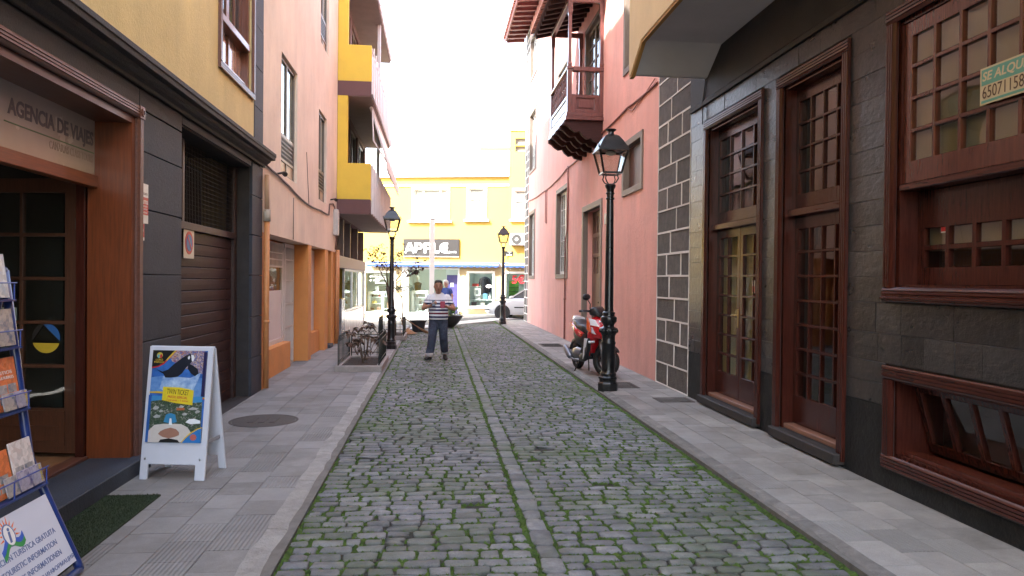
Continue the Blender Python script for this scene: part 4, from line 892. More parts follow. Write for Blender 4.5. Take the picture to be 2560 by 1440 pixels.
# windows and doors of the pink house
M_ww=mat('white_window_paint',(.62,.6,.58),.45,.06,6,coat=.1)
def casing(o,mt,w=.13,pr=.03,bottom=True):
    a,b_,c,d=o
    MB().holed(a-w,b_+w,c-(w if bottom else 0),d+w,[(a+.01,b_-.01,c+(.01 if bottom else -.01),d-.01)],-pr,.10,mR).build('casing',mt,P1,bevel=.006)
def sashes(o,rows,mt,dep=.10):
    a,b_,c,d=o; m_=(a+b_)/2
    for q0,q1 in ((a+.01,m_-.002),(m_+.002,b_-.01)): paned(P1,mR,q0,q1,c+.01,d-.01,2,rows,dep,.04,.06,.07,.09,.025,mt,M_glass,'casement')
    MB().box(RW+dep+.055,RW+dep+.06,a+.02,b_-.02,c+.02,d-.02).build('blind',mat('pale_blind',(.8,.76,.72),.9,.04,4),P1)
# small deep window with wooden shutter
casing(win[0],M_cas,.11); 
o=win[0]; 
for k in range(9): MB().box(RW+.10,RW+.13,o[0]+.02+k*.131,o[0]+.02+k*.131+.125,o[2]+.02,o[3]-.02).build('shutter_board',M_cas2,P1)
casing(win[1],M_cas,.13,bottom=False); o=win[1]; m_=(o[0]+o[1])/2
MB().box(RW-.05,RW+.4,o[0],o[1],-.1,.13).build('door_step',M_stone,P1,bevel=.01)
M_pd=mat('taupe_door_paint',(.17,.105,.075),.55,.15,6,stretch=(4,4,.6),coat=.1)
for q0,q1 in ((o[0]+.012,m_-.003),(m_+.003,o[1]-.012)):
    hs_=[];cw=(q1-q0-.30)/2
    for c in range(2):
        for (za,zb) in ((.35,1.0),(1.95,2.35),(2.45,2.85),(2.95,3.35)): hs_.append((q0+.10+c*(cw+.10),q0+.10+c*(cw+.10)+cw,za,zb))
    hs_=[h for h in hs_ if h[2]>1]
    lf=MB().holed(q0,q1,.14,o[3]-.012,hs_,.22,.27,mR).build('door_leaf',M_pd,P1,bevel=.006)
    for h in hs_: MB().box(RW+.245,RW+.262,h[0]-.01,h[1]+.01,h[2]-.01,h[3]+.01).build('door_panel',M_cas2,lf)
    MB().lathe([(.02,0),(.03,.03),(.0,.05)],(RW+.22,m_+.06,1.25),10,ax=(-1,0,0)).build('door_knob',M_iron,lf)
MB().box(RW+.27,RW+.3,o[0],o[1],.1,o[3]).build('door_back',M_dark,P1)
for k in (2,3): casing(win[k],M_cas,.12); sashes(win[k],5,M_ww)
for k in (5,6,7,8,9,10): casing(win[k],M_cas,.11); sashes(win[k],4,M_ww)
# balcony door
o=win[4]; MB().holed(o[0],o[1],o[2]-.0,o[3],[(o[0]+.1,o[1]-.1,o[2]-.1,o[3]-.1)],-.03,.1,mR).build('casing',M_cas,P1)
for q0,q1 in ((o[0]+.1,(o[0]+o[1])/2-.003),((o[0]+o[1])/2+.003,o[1]-.1)): paned(P1,mR,q0,q1,5.45,o[3]-.1,2,5,.05,.045,.06,.08,.55,.025,M_cas,M_glass,'balcony_door')
# wooden balcony
BA=thing('wooden_balcony','carved red-brown wooden balcony with tiled canopy on the pink house','balcony',(3.3,17.1,5.2))
M_bal=mat('carved_balcony_wood',(.125,.042,.036),.33,.3,8,stretch=(4,4,.6),coat=.45,bump=.06)
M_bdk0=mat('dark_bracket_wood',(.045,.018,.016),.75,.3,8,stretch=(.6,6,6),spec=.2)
xa,ya,yb=2.88,15.9,18.35
for y in [ya+.03+i*(yb-ya-.18)/4 for i in range(5)]:
    poly=[(RW,4.86),(RW-.20,4.90),(RW-.26,4.97),(RW-.36,4.95),(RW-.46,5.03),(RW-.52,5.12),(RW-.62,5.10),(RW-.72,5.16),(RW-.80,5.24),(RW-.88,5.28),(RW-.88,5.36),(RW,5.36)]
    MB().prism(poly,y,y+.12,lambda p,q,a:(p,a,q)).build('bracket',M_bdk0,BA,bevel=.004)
MB().box(xa-.04,RW,ya-.04,yb+.04,5.36,5.44).build('floor_board',M_bal,BA,bevel=.006)
MB().box(xa-.02,RW-.002,ya-.02,yb+.02,5.44,5.53).build('base_moulding',M_bal,BA,bevel=.01)
posts=[(xa+.05,ya+.05),(xa+.05,yb-.05),(RW-.05,ya+.05),(RW-.05,yb-.05)]
for i,(x,y) in enumerate(posts):
    p=MB(); p.box(x-.05,x+.05,y-.05,y+.05,5.53,6.50)
    p.build('corner_post',M_bal,BA,bevel=.006)
    c=MB(); c.loft([[(x+w*sx,y+w*sy,z) for sx,sy in ((-1,-1),(1,-1),(1,1),(-1,1))] for z,w in ((6.56,.045),(6.62,.05),(6.66,.04),(7.0,.034),(7.7,.036),(7.76,.05),(7.82,.05),(8.0,.055))]); c.build('column',M_bal,BA)
def panel(mp,u0,u1):
    p=MB().holed(u0,u1,5.53,5.93,[(u0+.10,u1-.10,5.60,5.86)],0,.05,mp).build('panel_frame',M_bal,BA,bevel=.008)
    a=MB(); a.hexa([mp(u0+.09,.030,5.59),mp(u1-.09,.030,5.59),mp(u1-.09,.045,5.59),mp(u0+.09,.045,5.59),mp(u0+.09,.030,5.87),mp(u1-.09,.030,5.87),mp(u1-.09,.045,5.87),mp(u0+.09,.045,5.87)]); a.build('panel',M_bal,p)
    b2=MB(); b2.hexa([mp(u0+.16,.012,5.64),mp(u1-.16,.012,5.64),mp(u1-.16,.032,5.64),mp(u0+.16,.032,5.64),mp(u0+.16,.012,5.82),mp(u1-.16,.012,5.82),mp(u1-.16,.032,5.82),mp(u0+.16,.032,5.82)]); b2.build('raised_field',M_bal,p,bevel=.006)
panel(lambda u,d,z:(u,ya+d,z),xa+.10,RW-.10); panel(lambda u,d,z:(u,yb-d,z),xa+.10,RW-.10); panel(lambda u,d,z:(xa+d,u,z),ya+.10,yb-.10)
prof=[(.02,0),(.024,.03),(.016,.05),(.016,.08),(.026,.14),(.022,.22),(.014,.26),(.024,.28),(.014,.30),(.022,.34),(.026,.42),(.016,.47),(.024,.50),(.02,.52)]
def baluster(x,y): MB().lathe([(a,5.93+b_) for a,b_ in prof],(x,y,0),8).build('baluster',M_bal,BA,smooth=True)
for k in range(1,4): baluster(xa+.05+(RW-xa-.1)*k/4,ya+.05); baluster(xa+.05+(RW-xa-.1)*k/4,yb-.05)
for k in range(1,12): baluster(xa+.05,ya+.05+(yb-ya-.1)*k/12)
MB().box(xa-.015,xa+.115,ya-.015,yb+.015,6.50,6.56).build('hand_rail',M_bal,BA,bevel=.01)
for y in (ya-.014,yb-.114): MB().box(xa+.116,RW,y,y+.128,6.455,6.555).build('hand_rail',M_bal,BA,bevel=.01)
for y0,y1,x0,x1 in ((ya,ya+.1,xa,RW),(yb-.1,yb,xa,RW)): MB().box(x0+.0,x1,y0+.01,y1-.01,8.001,8.12).build('beam',M_bal,BA,bevel=.005)
MB().box(xa,xa+.1,ya+.1,yb-.1,8.002,8.12).build('beam',M_bal,BA,bevel=.005)
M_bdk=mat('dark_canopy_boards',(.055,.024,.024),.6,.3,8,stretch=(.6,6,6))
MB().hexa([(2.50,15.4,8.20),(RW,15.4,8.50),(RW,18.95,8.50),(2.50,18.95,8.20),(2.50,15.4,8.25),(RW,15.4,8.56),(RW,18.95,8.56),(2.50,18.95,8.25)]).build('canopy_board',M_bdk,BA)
y=15.45
while y<18.9:
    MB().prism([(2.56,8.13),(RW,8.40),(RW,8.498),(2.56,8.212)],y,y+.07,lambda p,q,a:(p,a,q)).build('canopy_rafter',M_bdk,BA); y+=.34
y=15.45
while y<18.95:
    mb=MB(); n=6
    mb.loft([[(xx,y+.075*math.cos(math.pi*k/n),zz+.06*math.sin(math.pi*k/n)) for k in range(n+1)]+[(xx,y+.060*math.cos(math.pi*k/n),zz+.045*math.sin(math.pi*k/n)) for k in range(n,-1,-1)] for xx,zz in ((2.42,8.235),(RW-.01,8.56))]); mb.build('canopy_tile',M_rt,BA); y+=.185
# cables and pipe on the pink wall
M_pc=plain('pinkish_cable',(.30,.12,.10),.6)
cable('wall_cable','pinkish brown cable running the whole length of the pink wall below the balcony',[(RW-.02,11.85,5.12),(RW-.02,13.8,5.15),(RW-.02,15.8,5.10),(RW-.02,18.3,4.98),(RW-.02,20.2,4.97),(RW-.02,22.5,4.85),(RW-.02,24.6,4.85),(RW-.02,28.9,4.98)],.018,M_pc)
cable('wall_cable','thin cable looping below the balcony from the small window',[(RW-.02,12.0,5.22),(RW-.02,13.4,5.0),(RW-.02,13.75,5.14)],.010,M_pc)
cable('wall_cable','cable loop hanging down the pink wall between the two ground floor windows',[(RW-.02,24.3,4.86),(RW-.02,24.3,3.75),(RW-.02,24.0,3.7),(RW-.02,24.0,4.86)],.014,M_pc)
pipe(P1,[(RW-.03,20.05,5.0),(RW-.03,20.05,3.2),(RW-.03,20.35,2.95),(RW-.03,20.35,.1)],.022,M_pc,'downpipe')
pipe(P1,[(RW-.03,20.35,1.22),(RW-.03,20.35,1.28)],.03,M_pc,'pipe_clip')
t=thing('house_number','small grey number plate beside the pink house door','plate',(RW-.01,15.55,3.02)); MB().box(RW-.012,RW-.002,15.45,15.65,3.02,3.25).build('plate',mat('grey_plate',(.42,.38,.36),.5),t)
# ------------------------------------------------------------------ end of the street: pale yellow shop building
M_fy=mat('pale_yellow_plaster',(0.58,0.40,0.09),0.85,.04,2,bump=.15,bscale=40); M_fw=mat('white_trim_paint',(.8,.78,.74),.7,.03,4)
m=mat('beige_dotted_shopfront',(0.42,0.32,0.17),0.7,.06,4)
# cream dots on the beige shop front (its real printed pattern)
nt=m.node_tree;L=nt.links;b=nt.nodes['Principled BSDF']; old=b.inputs['Base Color'].links[0].from_socket
tc=_n(nt,'ShaderNodeTexCoord'); vo=_n(nt,'ShaderNodeTexVoronoi',Scale=4.2,Randomness=0.8); L.new(tc.outputs['Object'],vo.inputs['Vector'])
th=_n(nt,'ShaderNodeMath',operation='LESS_THAN'); th.inputs[1].default_value=.15; L.new(vo.outputs['Distance'],th.inputs[0])
mx=_n(nt,'ShaderNodeMix',data_type='RGBA'); L.new(th.outputs[0],mx.inputs['Factor']); L.new(old,mx.inputs['A']); mx.inputs['B'].default_value=(.66,.6,.46,1); L.new(mx.outputs['Result'],b.inputs['Base Color'])
M_beige=m
F1=thing('shop_building','pale yellow two-storey shop building facing down the street','building',mF(0,3,0))
w1=(-1.17,.57,4.76,6.27); w2=(1.61,2.43,4.80,6.30); w3=(3.90,4.9,4.80,6.18); w0=(-4.6,-3.5,4.8,6.25)
s1=(-3.63,-2.13,.10,2.10); dr=(-1.42,1.15,.10,2.30); s2=(1.66,2.87,.46,2.12); s3=(3.51,5.2,.42,2.12)
MB().holed(-12,3.64,2.60,6.86,[w0,w1,w2],0,.3,mF).build('wall',M_fy,F1)
MB().holed(3.645,10,2.60,9.1,[w3,(3.93,4.7,8.42,8.72),(3.93,4.7,8.08,8.34)],-.12,.3,mF).build('wing_wall',M_fy,F1)
MB().holed(-12,10,-1.2,2.60,[s1,(dr[0],dr[1],-.05,dr[3]),s2,s3],-.02,.3,mF).build('shop_wall',M_beige,F1)
MB().holed(-12,3.64,6.865,7.35,[],-.16,.3,mF).build('cornice',M_fw,F1); MB().holed(-12,3.64,6.40,6.50,[],-.05,0,mF).build('string_course',M_fw,F1)
MB().holed(-12,3.64,7.36,8.45,[],1.5,1.8,mF).build('attic_wall',M_fw,F1); MB().holed(1.9,3.64,8.46,8.6,[],1.45,1.8,mF).build('attic_coping',M_fy,F1)
MB().holed(3.645,10,9.1,9.3,[],-.18,.3,mF).build('wing_cornice',M_fw,F1)
MB().holed(-12,10,2.42,2.60,[],-.05,-.021,mF).build('shop_fascia',mat('cream_fascia',(.7,.63,.5),.6),F1)
mb=MB(); mb.hexa([mF(-12,.3,6.9),mF(10,.3,6.9),mF(10,9,6.9),mF(-12,9,6.9),mF(-12,.3,7.0),mF(10,.3,7.0),mF(10,9,7.0),mF(-12,9,7.0)]); mb.build('roof',M_fw,F1)
mb=MB(); mb.hexa([mF(-12,9,-1.5),mF(10,9,-1.5),mF(10,9.2,-1.5),mF(-12,9.2,-1.5),mF(-12,9,7),mF(10,9,7),mF(10,9.2,7),mF(-12,9.2,7)]); mb.build('rear_wall',M_fy,F1)
M_shopw=mat('bright_shop_wall',(.5,.54,.52),.7,.04,3)
mb=MB(); mb.hexa([mF(-12,3.0,-.2),mF(10,3.0,-.2),mF(10,3.1,-.2),mF(-12,3.1,-.2),mF(-12,3.0,2.7),mF(10,3.0,2.7),mF(10,3.1,2.7),mF(-12,3.1,2.7)]); mb.build('shop_back_wall',M_shopw,F1)
mb=MB(); mb.hexa([mF(-12,.3,0),mF(10,.3,0),mF(10,3.0,0),mF(-12,3.0,0),mF(-12,.3,.06),mF(10,.3,.06),mF(10,3.0,.06),mF(-12,3.0,.06)]); mb.build('shop_floor',M_shopw,F1)
mb=MB(); mb.hexa([mF(-12,.31,2.62),mF(10,.31,2.62),mF(10,3.0,2.62),mF(-12,3.0,2.62),mF(-12,.31,2.7),mF(10,.31,2.7),mF(10,3.0,2.7),mF(-12,3.0,2.7)]); mb.build('shop_ceiling',M_shopw,F1)
for u in (-2.0,1.35,3.2):
    mb=MB(); mb.hexa([mF(u,.31,.06),mF(u+.08,.31,.06),mF(u+.08,2.99,.06),mF(u,2.99,.06),mF(u,.31,2.62),mF(u+.08,.31,2.62),mF(u+.08,2.99,2.62),mF(u,2.99,2.62)]); mb.build('partition',M_shopw,F1)
def fbox(mb,u0,u1,d0,d1,z0,z1): return mb.hexa([mF(u0,d0,z0),mF(u1,d0,z0),mF(u1,d1,z0),mF(u0,d1,z0),mF(u0,d0,z1),mF(u1,d0,z1),mF(u1,d1,z1),mF(u0,d1,z1)])
def fb(name,par,mt,*a,**k): return fbox(MB(),*a).build(name,mt,par,**k)
# pilaster and shop windows
fb('pilaster',F1,M_fw,-1.75,-1.43,-.07,-.021,-.3,2.4)
for o in (s1,s2,s3):
    MB().holed(o[0]-.10,o[1]+.10,o[2]-.10,o[3]+.09,[(o[0]+.015,o[1]-.015,o[2]+.015,o[3]-.015)],-.06,.0,mF).build('window_surround',M_fw,F1)
    fb('pane',F1,M_glass_far,o[0],o[1],.05,.056,o[2],o[3])
MB().holed(dr[0]-.05,dr[1]+.04,.0,dr[3]+.05,[(dr[0]+.03,-.23,.12,dr[3]-.02),(-.13,dr[1]-.03,.08,dr[3]-.02)],-.04,.06,mF).build('shop_frame',mat('white_metal_frame',(.75,.75,.74),.4),F1)
fb('pane',F1,M_glass_far,dr[0]+.03,-.23,.01,.016,.12,dr[3]-.02); fb('pane',F1,M_glass_far,-.13,.5,.02,.026,.08,dr[3]-.02)
fb('shop_step',F1,M_pale,dr[0]-.3,dr[1]+.1,-.35,-.045,-.3,.07)
# upper windows
M_fg=plain('grey_window_glass',(.28,.3,.28),.08,spec=.8)
MB().holed(w1[0],w1[1],w1[2],w1[3],[(w1[0]+.08,w1[0]+.45,5.95,6.19),(w1[0]+.53,w1[0]+1.30,5.95,6.19),(w1[0]+1.40,w1[1]-.08,5.95,6.19)],.06,.14,mF).build('window',M_fw,F1)
fb('pane',F1,M_fg,w1[0]+.05,w1[1]-.05,.10,.11,5.93,6.21)
for q in range(7): fb('roller_slat',F1,M_fw,w1[0]+.03,w1[1]-.03,.03,.055,4.79+q*.16,4.79+q*.16+.152)
for o in (w0,w2,w3):
    um=(o[0]+o[1])/2; off=-.12 if o is w3 else 0
    fr=MB().holed(o[0],o[1],o[2],o[3],[(o[0]+.09,o[1]-.09,o[3]-.42,o[3]-.07),(o[0]+.09,um-.06,o[2]+.08,o[3]-.55),(um+.06,o[1]-.09,o[2]+.08,o[3]-.55)],.05+off,.13+off,mF).build('window',M_fw,F1)
    for a in ((o[0]+.08,o[1]-.08,.09+off,.095+off,o[3]-.43,o[3]-.06),(o[0]+.08,um-.05,.09+off,.095+off,o[2]+.07,o[3]-.54),(um+.05,o[1]-.08,.09+off,.095+off,o[2]+.07,o[3]-.54)): fb('pane',fr,M_fg,*a)
    MB().holed(o[0]-.10,o[1]+.10,o[2]-.04,o[3]+.10,[(o[0]+.01,o[1]-.01,o[2]+.01,o[3]-.01)],-.035+off,.0+off,mF).build('window_surround',M_fw,F1)
    fb('sill',F1,M_fw,o[0]-.22,o[1]+.22,-.16+off,.0+off,o[2]-.14,o[2]-.045)
fb('sill',F1,M_fw,-1.45,.78,-.16,.0,4.60,4.70)
MB().holed(w1[0]-.10,w1[1]+.10,w1[2]-.05,w1[3]+.1,[(w1[0]+.01,w1[1]-.01,w1[2]+.01,w1[3]-.01)],-.035,.0,mF).build('window_surround',M_fw,F1)
for o in ((3.93,4.7,8.42,8.72),(3.93,4.7,8.08,8.34)): fb('pane',F1,M_fg,o[0],o[1],.02,.03,o[2],o[3])
# shop sign APPLE
t=thing('shop_sign','dark grey shop sign with large white rounded letters above the blue awning','sign',mF(-.25,-.05,2.93))
fb('board',t,mat('dark_grey_signboard',(.03,.027,.028),.5,.05,6),-1.65,1.16,-.10,-.002,2.93,3.79)
fb('bottom_trim',t,M_fw,-1.65,1.16,-.11,-.002,2.90,2.928)
# letters built to the rounded shapes of the sign
mA=lambda u,v,n:mF(u,-.101-n,v)
def arc(cx,cy,r_,a0,a1,n=8): return [(cx+r_*math.cos(R_(a0+(a1-a0)*k/n)),cy+r_*math.sin(R_(a0+(a1-a0)*k/n))) for k in range(n+1)]
def letter(polys):
    l=MB()
    for p in polys:
        l.prism(p,0,.03,lambda a,b_,c:mA(a,b_,c))
    return l
zb,zt=3.085,3.60; H_=zt-zb; s_=.115
def stroke(pts,w=s_):
    """constant-width outline along a polyline"""
    out=[];back=[]
    P=[Vector(p) for p in pts]
    for i,p in enumerate(P):
        d=(P[min(i+1,len(P)-1)]-P[max(i-1,0)]).normalized(); n=Vector((-d.y,d.x)); out.append(tuple(p+n*w/2)); back.append(tuple(p-n*w/2))
    return out,back
def stroke_l(lists):
    l=MB()
    for pts in lists:
        o_,b_=stroke(pts); n=len(o_)
        l.loft([[mA(*o_[i],0),mA(*b_[i],0),mA(*b_[i],.03),mA(*o_[i],.03)] for i in range(n)])
    return l
h2=s_/2
def P_(u): return [[(u+h2,zb),(u+h2,zt)],[(u+h2,zt-h2),(u+.24,zt-h2)]+arc(u+.24,zt-h2-.115,.115,90,-90)+[(u+h2,zt-h2-.23)]]
M_wl=plain('white_sign_letter',(.85,.85,.84),.4)
stroke_l([[(-1.585+.03,zb),(-1.585+.24,zt-.03)],[(-1.585+.24-.06,zt-h2),(-1.585+.34,zt-h2)],[(-1.585+.28,zt-.03),(-1.585+.485,zb)],[(-1.585+.12,zb+.16),(-1.585+.40,zb+.16)]]).build('letter',M_wl,t)
stroke_l(P_(-1.07)).build('letter',M_wl,t); stroke_l(P_(-.60)).build('letter',M_wl,t)
u=-.15; stroke_l([[(u+h2,zt),(u+h2,zb+.14)]+arc(u+h2+.085,zb+h2+.085,.085,180,270)+[(u+.33,zb+h2)]]).build('letter',M_wl,t)
u=.21; stroke_l([[(u+.40,zt-h2),(u+.24,zt-h2)]+arc(u+.24,(zb+zt)/2,H_/2-h2,90,270,12)+[(u+.40,zb+h2)],[(u+.12,(zb+zt)/2),(u+.40,(zb+zt)/2)]]).build('letter',M_wl,t)
a=MB(); put_text(a,'Jandía',lambda u,v,n:mF(u,-.101-n,v),.85,3.13,w=.40,h=.13,bold=.02,ext=.01); a.build('lettering',M_wl,t)
# blue awnings
M_bl=mat('blue_awning_canvas',(.035,.085,.30),.8,.08,6)
def awning(lb,u0,u1,off):
    t=thing('blue_awning',lb,'awning',mF((u0+u1)/2,-.2+off,2.4))
    mb=MB(); mb.hexa([mF(u0,off-.38,2.50),mF(u1,off-.38,2.50),mF(u1,off-.02,2.60),mF(u0,off-.02,2.60),mF(u0,off-.38,2.515),mF(u1,off-.38,2.515),mF(u1,off-.02,2.64),mF(u0,off-.02,2.64)]); mb.build('canvas',M_bl,t)
    n=int((u1-u0)/.06); pts=[(u0+(u1-u0)*k/n,2.40+.022*math.cos(k*math.pi/2.5)) for k in range(n+1)]
    mb=MB(); mb.loft([[mF(p,off-.385,q),mF(p,off-.385,2.515),mF(p,off-.375,2.515),mF(p,off-.375,q)] for p,q in pts]); mb.build('valance',M_bl,t)
    mb=MB().tube([mF(u0,off-.38,2.525),mF(u1,off-.38,2.525)],.022,8); mb.build('front_bar',M_fw,t)
awning('long blue scalloped awning over the main shop front',-3.45,3.20,0)
awning('short blue awning over the right-hand shop window by the stone corner',3.36,5.4,-.02)
# air conditioner, street name plate
t=thing('air_conditioner','white air conditioning unit on the yellow wall by the stone corner','air conditioner',mF(4.1,-.3,3.48))
fb('housing',t,mat('white_appliance',(.72,.71,.68),.5),3.76,4.56,-.48,-.16,3.48,4.04,bevel=.02)
c=mF(4.08,-.485,3.76)
MB().lathe([(.0,0),(.23,0),(.24,.02),(.24,.0)],c,20,ax=(FN.x,FN.y,0)).build('fan_grille',plain('dark_grille',(.12,.12,.12),.6),t); MB().lathe([(.0,.02),(.075,.02),(.08,0)],Vector(c)+Vector((FN.x,FN.y,0))*.01,14,ax=(FN.x,FN.y,0)).build('fan_hub',M_fw,t)
fb('bracket',t,M_dark,3.82,3.86,-.45,-.12,3.42,3.478); fb('bracket',t,M_dark,4.40,4.44,-.45,-.12,3.42,3.478)
t=thing('street_name_plate','black street name plate under the air conditioner','sign',mF(3.66,-.15,2.96))
fb('plate',t,M_black,3.47,3.85,-.035,-.004,2.96,3.20) if False else fb('plate',t,M_black,3.46,3.86,-.150,-.13,2.965,3.205)
a=MB(); put_text(a,'CALLE',lambda u,v,n:mF(u,-.150-n,v),3.70,3.165,w=.2,h=.04,ext=.003); put_text(a,'ZAMORA',lambda u,v,n:mF(u,-.150-n,v),3.68,3.02,w=.30,h=.065,bold=.02,ext=.003); put_text(a,'DE',lambda u,v,n:mF(u,-.150-n,v),3.70,3.10,w=.07,h=.035,ext=.003); a.build('lettering',M_wl,t)
# window lettering
a=MB(); mG=lambda u,v,n:mF(u,.044-n,v)
t=thing('window_lettering','white lettering listing goods on the left shop window glass','lettering',mF(-2.9,.045,1.5))
for s,z,u,w in (('RELOJES',2.00,-2.93,.55),('GAFAS DE SOL',1.90,-2.95,.72),('ZAPATOS',1.79,-2.85,.56),('ROPA',1.69,-3.06,.32),('BOLSOS',1.58,-2.87,.52)):
    a=MB(); put_text(a,s,mG,u,z,w=w,h=.075,bold=.004,ext=.003); a.build('text_line',M_wl,t)
for z in (1.90,1.70): MB().lathe([(.045,0),(.045,.003)],mF(-3.37,.044,z),12,ax=(FN.x,FN.y,0)).build('bullet',M_wl,t)
t=thing('price_lettering','red five euro lettering on the shop window behind the silver car','lettering',mF(4.1,.045,1.6))
a=MB(); put_text(a,'5€',mG,4.12,1.83,w=.62,h=.44,bold=.022,ext=.004); a.build('text_line',plain('red_vinyl',(.6,.02,.03),.4),t)
# shop goods: white cabinets, mannequin, posters, boxes
M_wc=mat('white_cabinet',(.8,.82,.82),.35,.03,4); GI=[0]
cols=[(.5,.05,.05),(.03,.03,.035),(.55,.42,.12),(.2,.1,.07),(.6,.6,.62),(.12,.25,.4),(.35,.3,.28)]
def cabinet(lb,u0,u1,d0,z1,items):
    t=thing('display_cabinet',lb,'cabinet',mF((u0+u1)/2,d0+.2,.06))
    MB().holed(u0,u1,.061,z1,[(u0+.12,u1-.12,.18,z1-.14)],d0,d0+.03,mF).build('front_frame',M_wc,t)
    fb('top',t,M_wc,u0,u1,d0+.031,d0+.5,z1-.04,z1); fb('back',t,M_wc,u0,u1,d0+.47,d0+.5,.061,z1-.041); fb('side',t,M_wc,u0,u0+.03,d0+.031,d0+.469,.061,z1-.041); fb('side',t,M_wc,u1-.03,u1,d0+.031,d0+.469,.061,z1-.041)
    for q in (.16,.5,.84): 
        if q<z1-.2: fb('shelf',t,M_wc,u0+.031,u1-.031,d0+.04,d0+.469,q,q+.015)
    return t
def goods(lb,u,d,z,w,h,ci,shape):
    mt=plain('goods_%d'%ci,cols[ci],.5)
    if shape=='box': mb=fbox(MB(),u-w/2,u+w/2,d,d+w*.7,z,z+h)
    elif shape=='bag':
        mb=MB(); mb.loft([[mF(u+a*w/2*k,d+b_*w*.25*k,z+zz*h) for a,b_ in ((-1,-1),(1,-1),(1,1),(-1,1))] for zz,k in ((0,.9),(.1,1),(.6,.95),(.7,.8))]); mb.tube([mF(u-w*.3,d,z+h*.68),mF(u-w*.25,d,z+h*.95),mF(u,d,z+h*1.05),mF(u+w*.25,d,z+h*.95),mF(u+w*.3,d,z+h*.68)],w*.05,6)
    else:
        c=Vector(mF(u,d+.05,z)); mb=MB().lathe([(w*.4,0),(w*.5,h*.2),(w*.45,h*.6),(w*.2,h*.75),(w*.2,h)],c,10)
    solo(mb,{'box':'boxed_goods','bag':'handbag','jar':'bottle'}[shape],mt,lb,{'box':'box','bag':'handbag','jar':'bottle'}[shape])
cabinet('white display cabinet with bags in the left shop window',-3.6,-2.78,.35,1.14,0); cabinet('white display cabinet in the glazed shop front under the mannequin',-1.34,-.50,.35,1.20,0)
gl=[(-3.42,.45,.175,.2,.16,3,'bag','brown handbag on the bottom shelf of the left cabinet'),(-3.05,.45,.175,.22,.24,3,'bag','tall brown handbag on the bottom shelf of the left cabinet'),(-3.3,.45,.515,.22,.2,2,'bag','yellow handbag on the middle shelf of the left cabinet'),(-3.42,.45,.855,.09,.12,1,'jar','black bottle on the top shelf of the left cabinet'),(-3.05,.45,.855,.1,.12,0,'jar','red bottle on the top shelf of the left cabinet'),
 (-2.55,.5,.9,.34,.42,4,'box','large white box beside the left cabinet'),(-2.5,.5,.3,.3,.3,3,'box','brown box on the floor of the left shop window'),(-3.2,.5,1.14,.16,.26,4,'box','white box standing on the left cabinet'),
 (-1.05,.45,.175,.1,.22,4,'jar','pale bottle on the bottom shelf of the mannequin cabinet'),(-.75,.45,.175,.12,.2,1,'box','black box on the bottom shelf of the mannequin cabinet'),(-.9,.45,.515,.14,.25,1,'bag','black handbag on the middle shelf of the mannequin cabinet'),(-1.05,.45,.855,.12,.14,6,'box','grey box on the top shelf of the mannequin cabinet'),
 (-.3,.6,.06,.3,.6,0,'box','red box in the doorway of the shop'),
 (1.85,.4,.5,.26,.16,1,'box','dark box low in the polka-dot wall window'),(2.3,.4,.5,.2,.14,6,'box','grey box low in the polka-dot wall window'),(2.05,.4,.80,.24,.34,4,'box','white box on the shelf of the polka-dot wall window'),(2.42,.4,.80,.22,.30,5,'box','blue box on the shelf of the polka-dot wall window'),(2.65,.4,.80,.14,.25,4,'jar','white jar on the shelf of the polka-dot wall window'),(1.92,.35,1.45,.3,.14,0,'box','red box high in the polka-dot wall window')]
fb('window_shelf',F1,M_wc,1.68,2.85,.3,.75,.77,.79); fb('window_floor',F1,M_wc,1.68,2.85,.3,.75,.46,.49); fb('window_shelf',F1,M_wc,1.68,2.2,.3,.6,1.42,1.44); fb('window_floor',F1,M_wc,-2.75,-2.12,.32,.9,.25,.28); fb('window_shelf',F1,M_wc,-2.75,-2.12,.32,.9,.87,.89)
for (u,d,z,w,h,ci,sh,lb) in gl: goods(lb,u,d,z+.0,w,h,ci,sh)
def mannequin(lb,u,d,z,mt,s=1.0):
    t=thing('mannequin',lb,'mannequin',mF(u,d,z)); 
    def ring(w,dp,zz,n=12): return [mF(u+w*math.cos(2*math.pi*k/n)*s,d+dp*math.sin(2*math.pi*k/n)*s,z+zz*s) for k in range(n)]
    MB().loft([ring(.15,.1,0),ring(.16,.11,.1),ring(.19,.11,.28),ring(.22,.10,.36),ring(.12,.08,.42),ring(.06,.06,.44)]).build('shirt',mt,t,smooth=True)
    MB().loft([ring(.05,.05,.43),ring(.05,.05,.5),ring(.075,.09,.56),ring(.085,.1,.64),ring(.07,.085,.72),ring(.02,.03,.76)]).build('head',mat('grey_mannequin',(.45,.46,.44),.4),t,smooth=True)
mannequin('mannequin bust in a black shirt on the white cabinet',-1.08,.6,1.20,plain('black_cloth',(.03,.03,.035),.9)); 
t=thing('hanging_jacket','dark blue jacket hung in the polka-dot wall window','jacket',mF(2.35,.7,1.1))
def ring(w,dp,zz,n=12): return [mF(2.35+w*math.cos(2*math.pi*k/n),.8+dp*math.sin(2*math.pi*k/n),zz) for k in range(n)]
MB().loft([ring(.20,.1,1.05),ring(.2,.11,1.4),ring(.24,.11,1.75),ring(.2,.1,1.88),ring(.06,.06,1.95)]).build('body',plain('navy_cloth',(.02,.022,.045),.9),t,smooth=True)
for sx in (-1,1): MB().tube([mF(2.35+sx*.2,.8,1.84),mF(2.35+sx*.29,.75,1.5),mF(2.35+sx*.26,.72,1.15)],[.07,.06,.05],8).build('sleeve',MATS['navy_cloth'],t,smooth=True)
t=thing('purple_door','purple inner door at the right of the shop entrance','door',mF(.82,1.0,.06)); fb('panel',t,mat('purple_paint',(.05,.042,.17),.5),.48,1.14,.35,.40,.065,2.01); fb('notice',t,M_white,.66,.82,.345,.35,1.42,1.62)
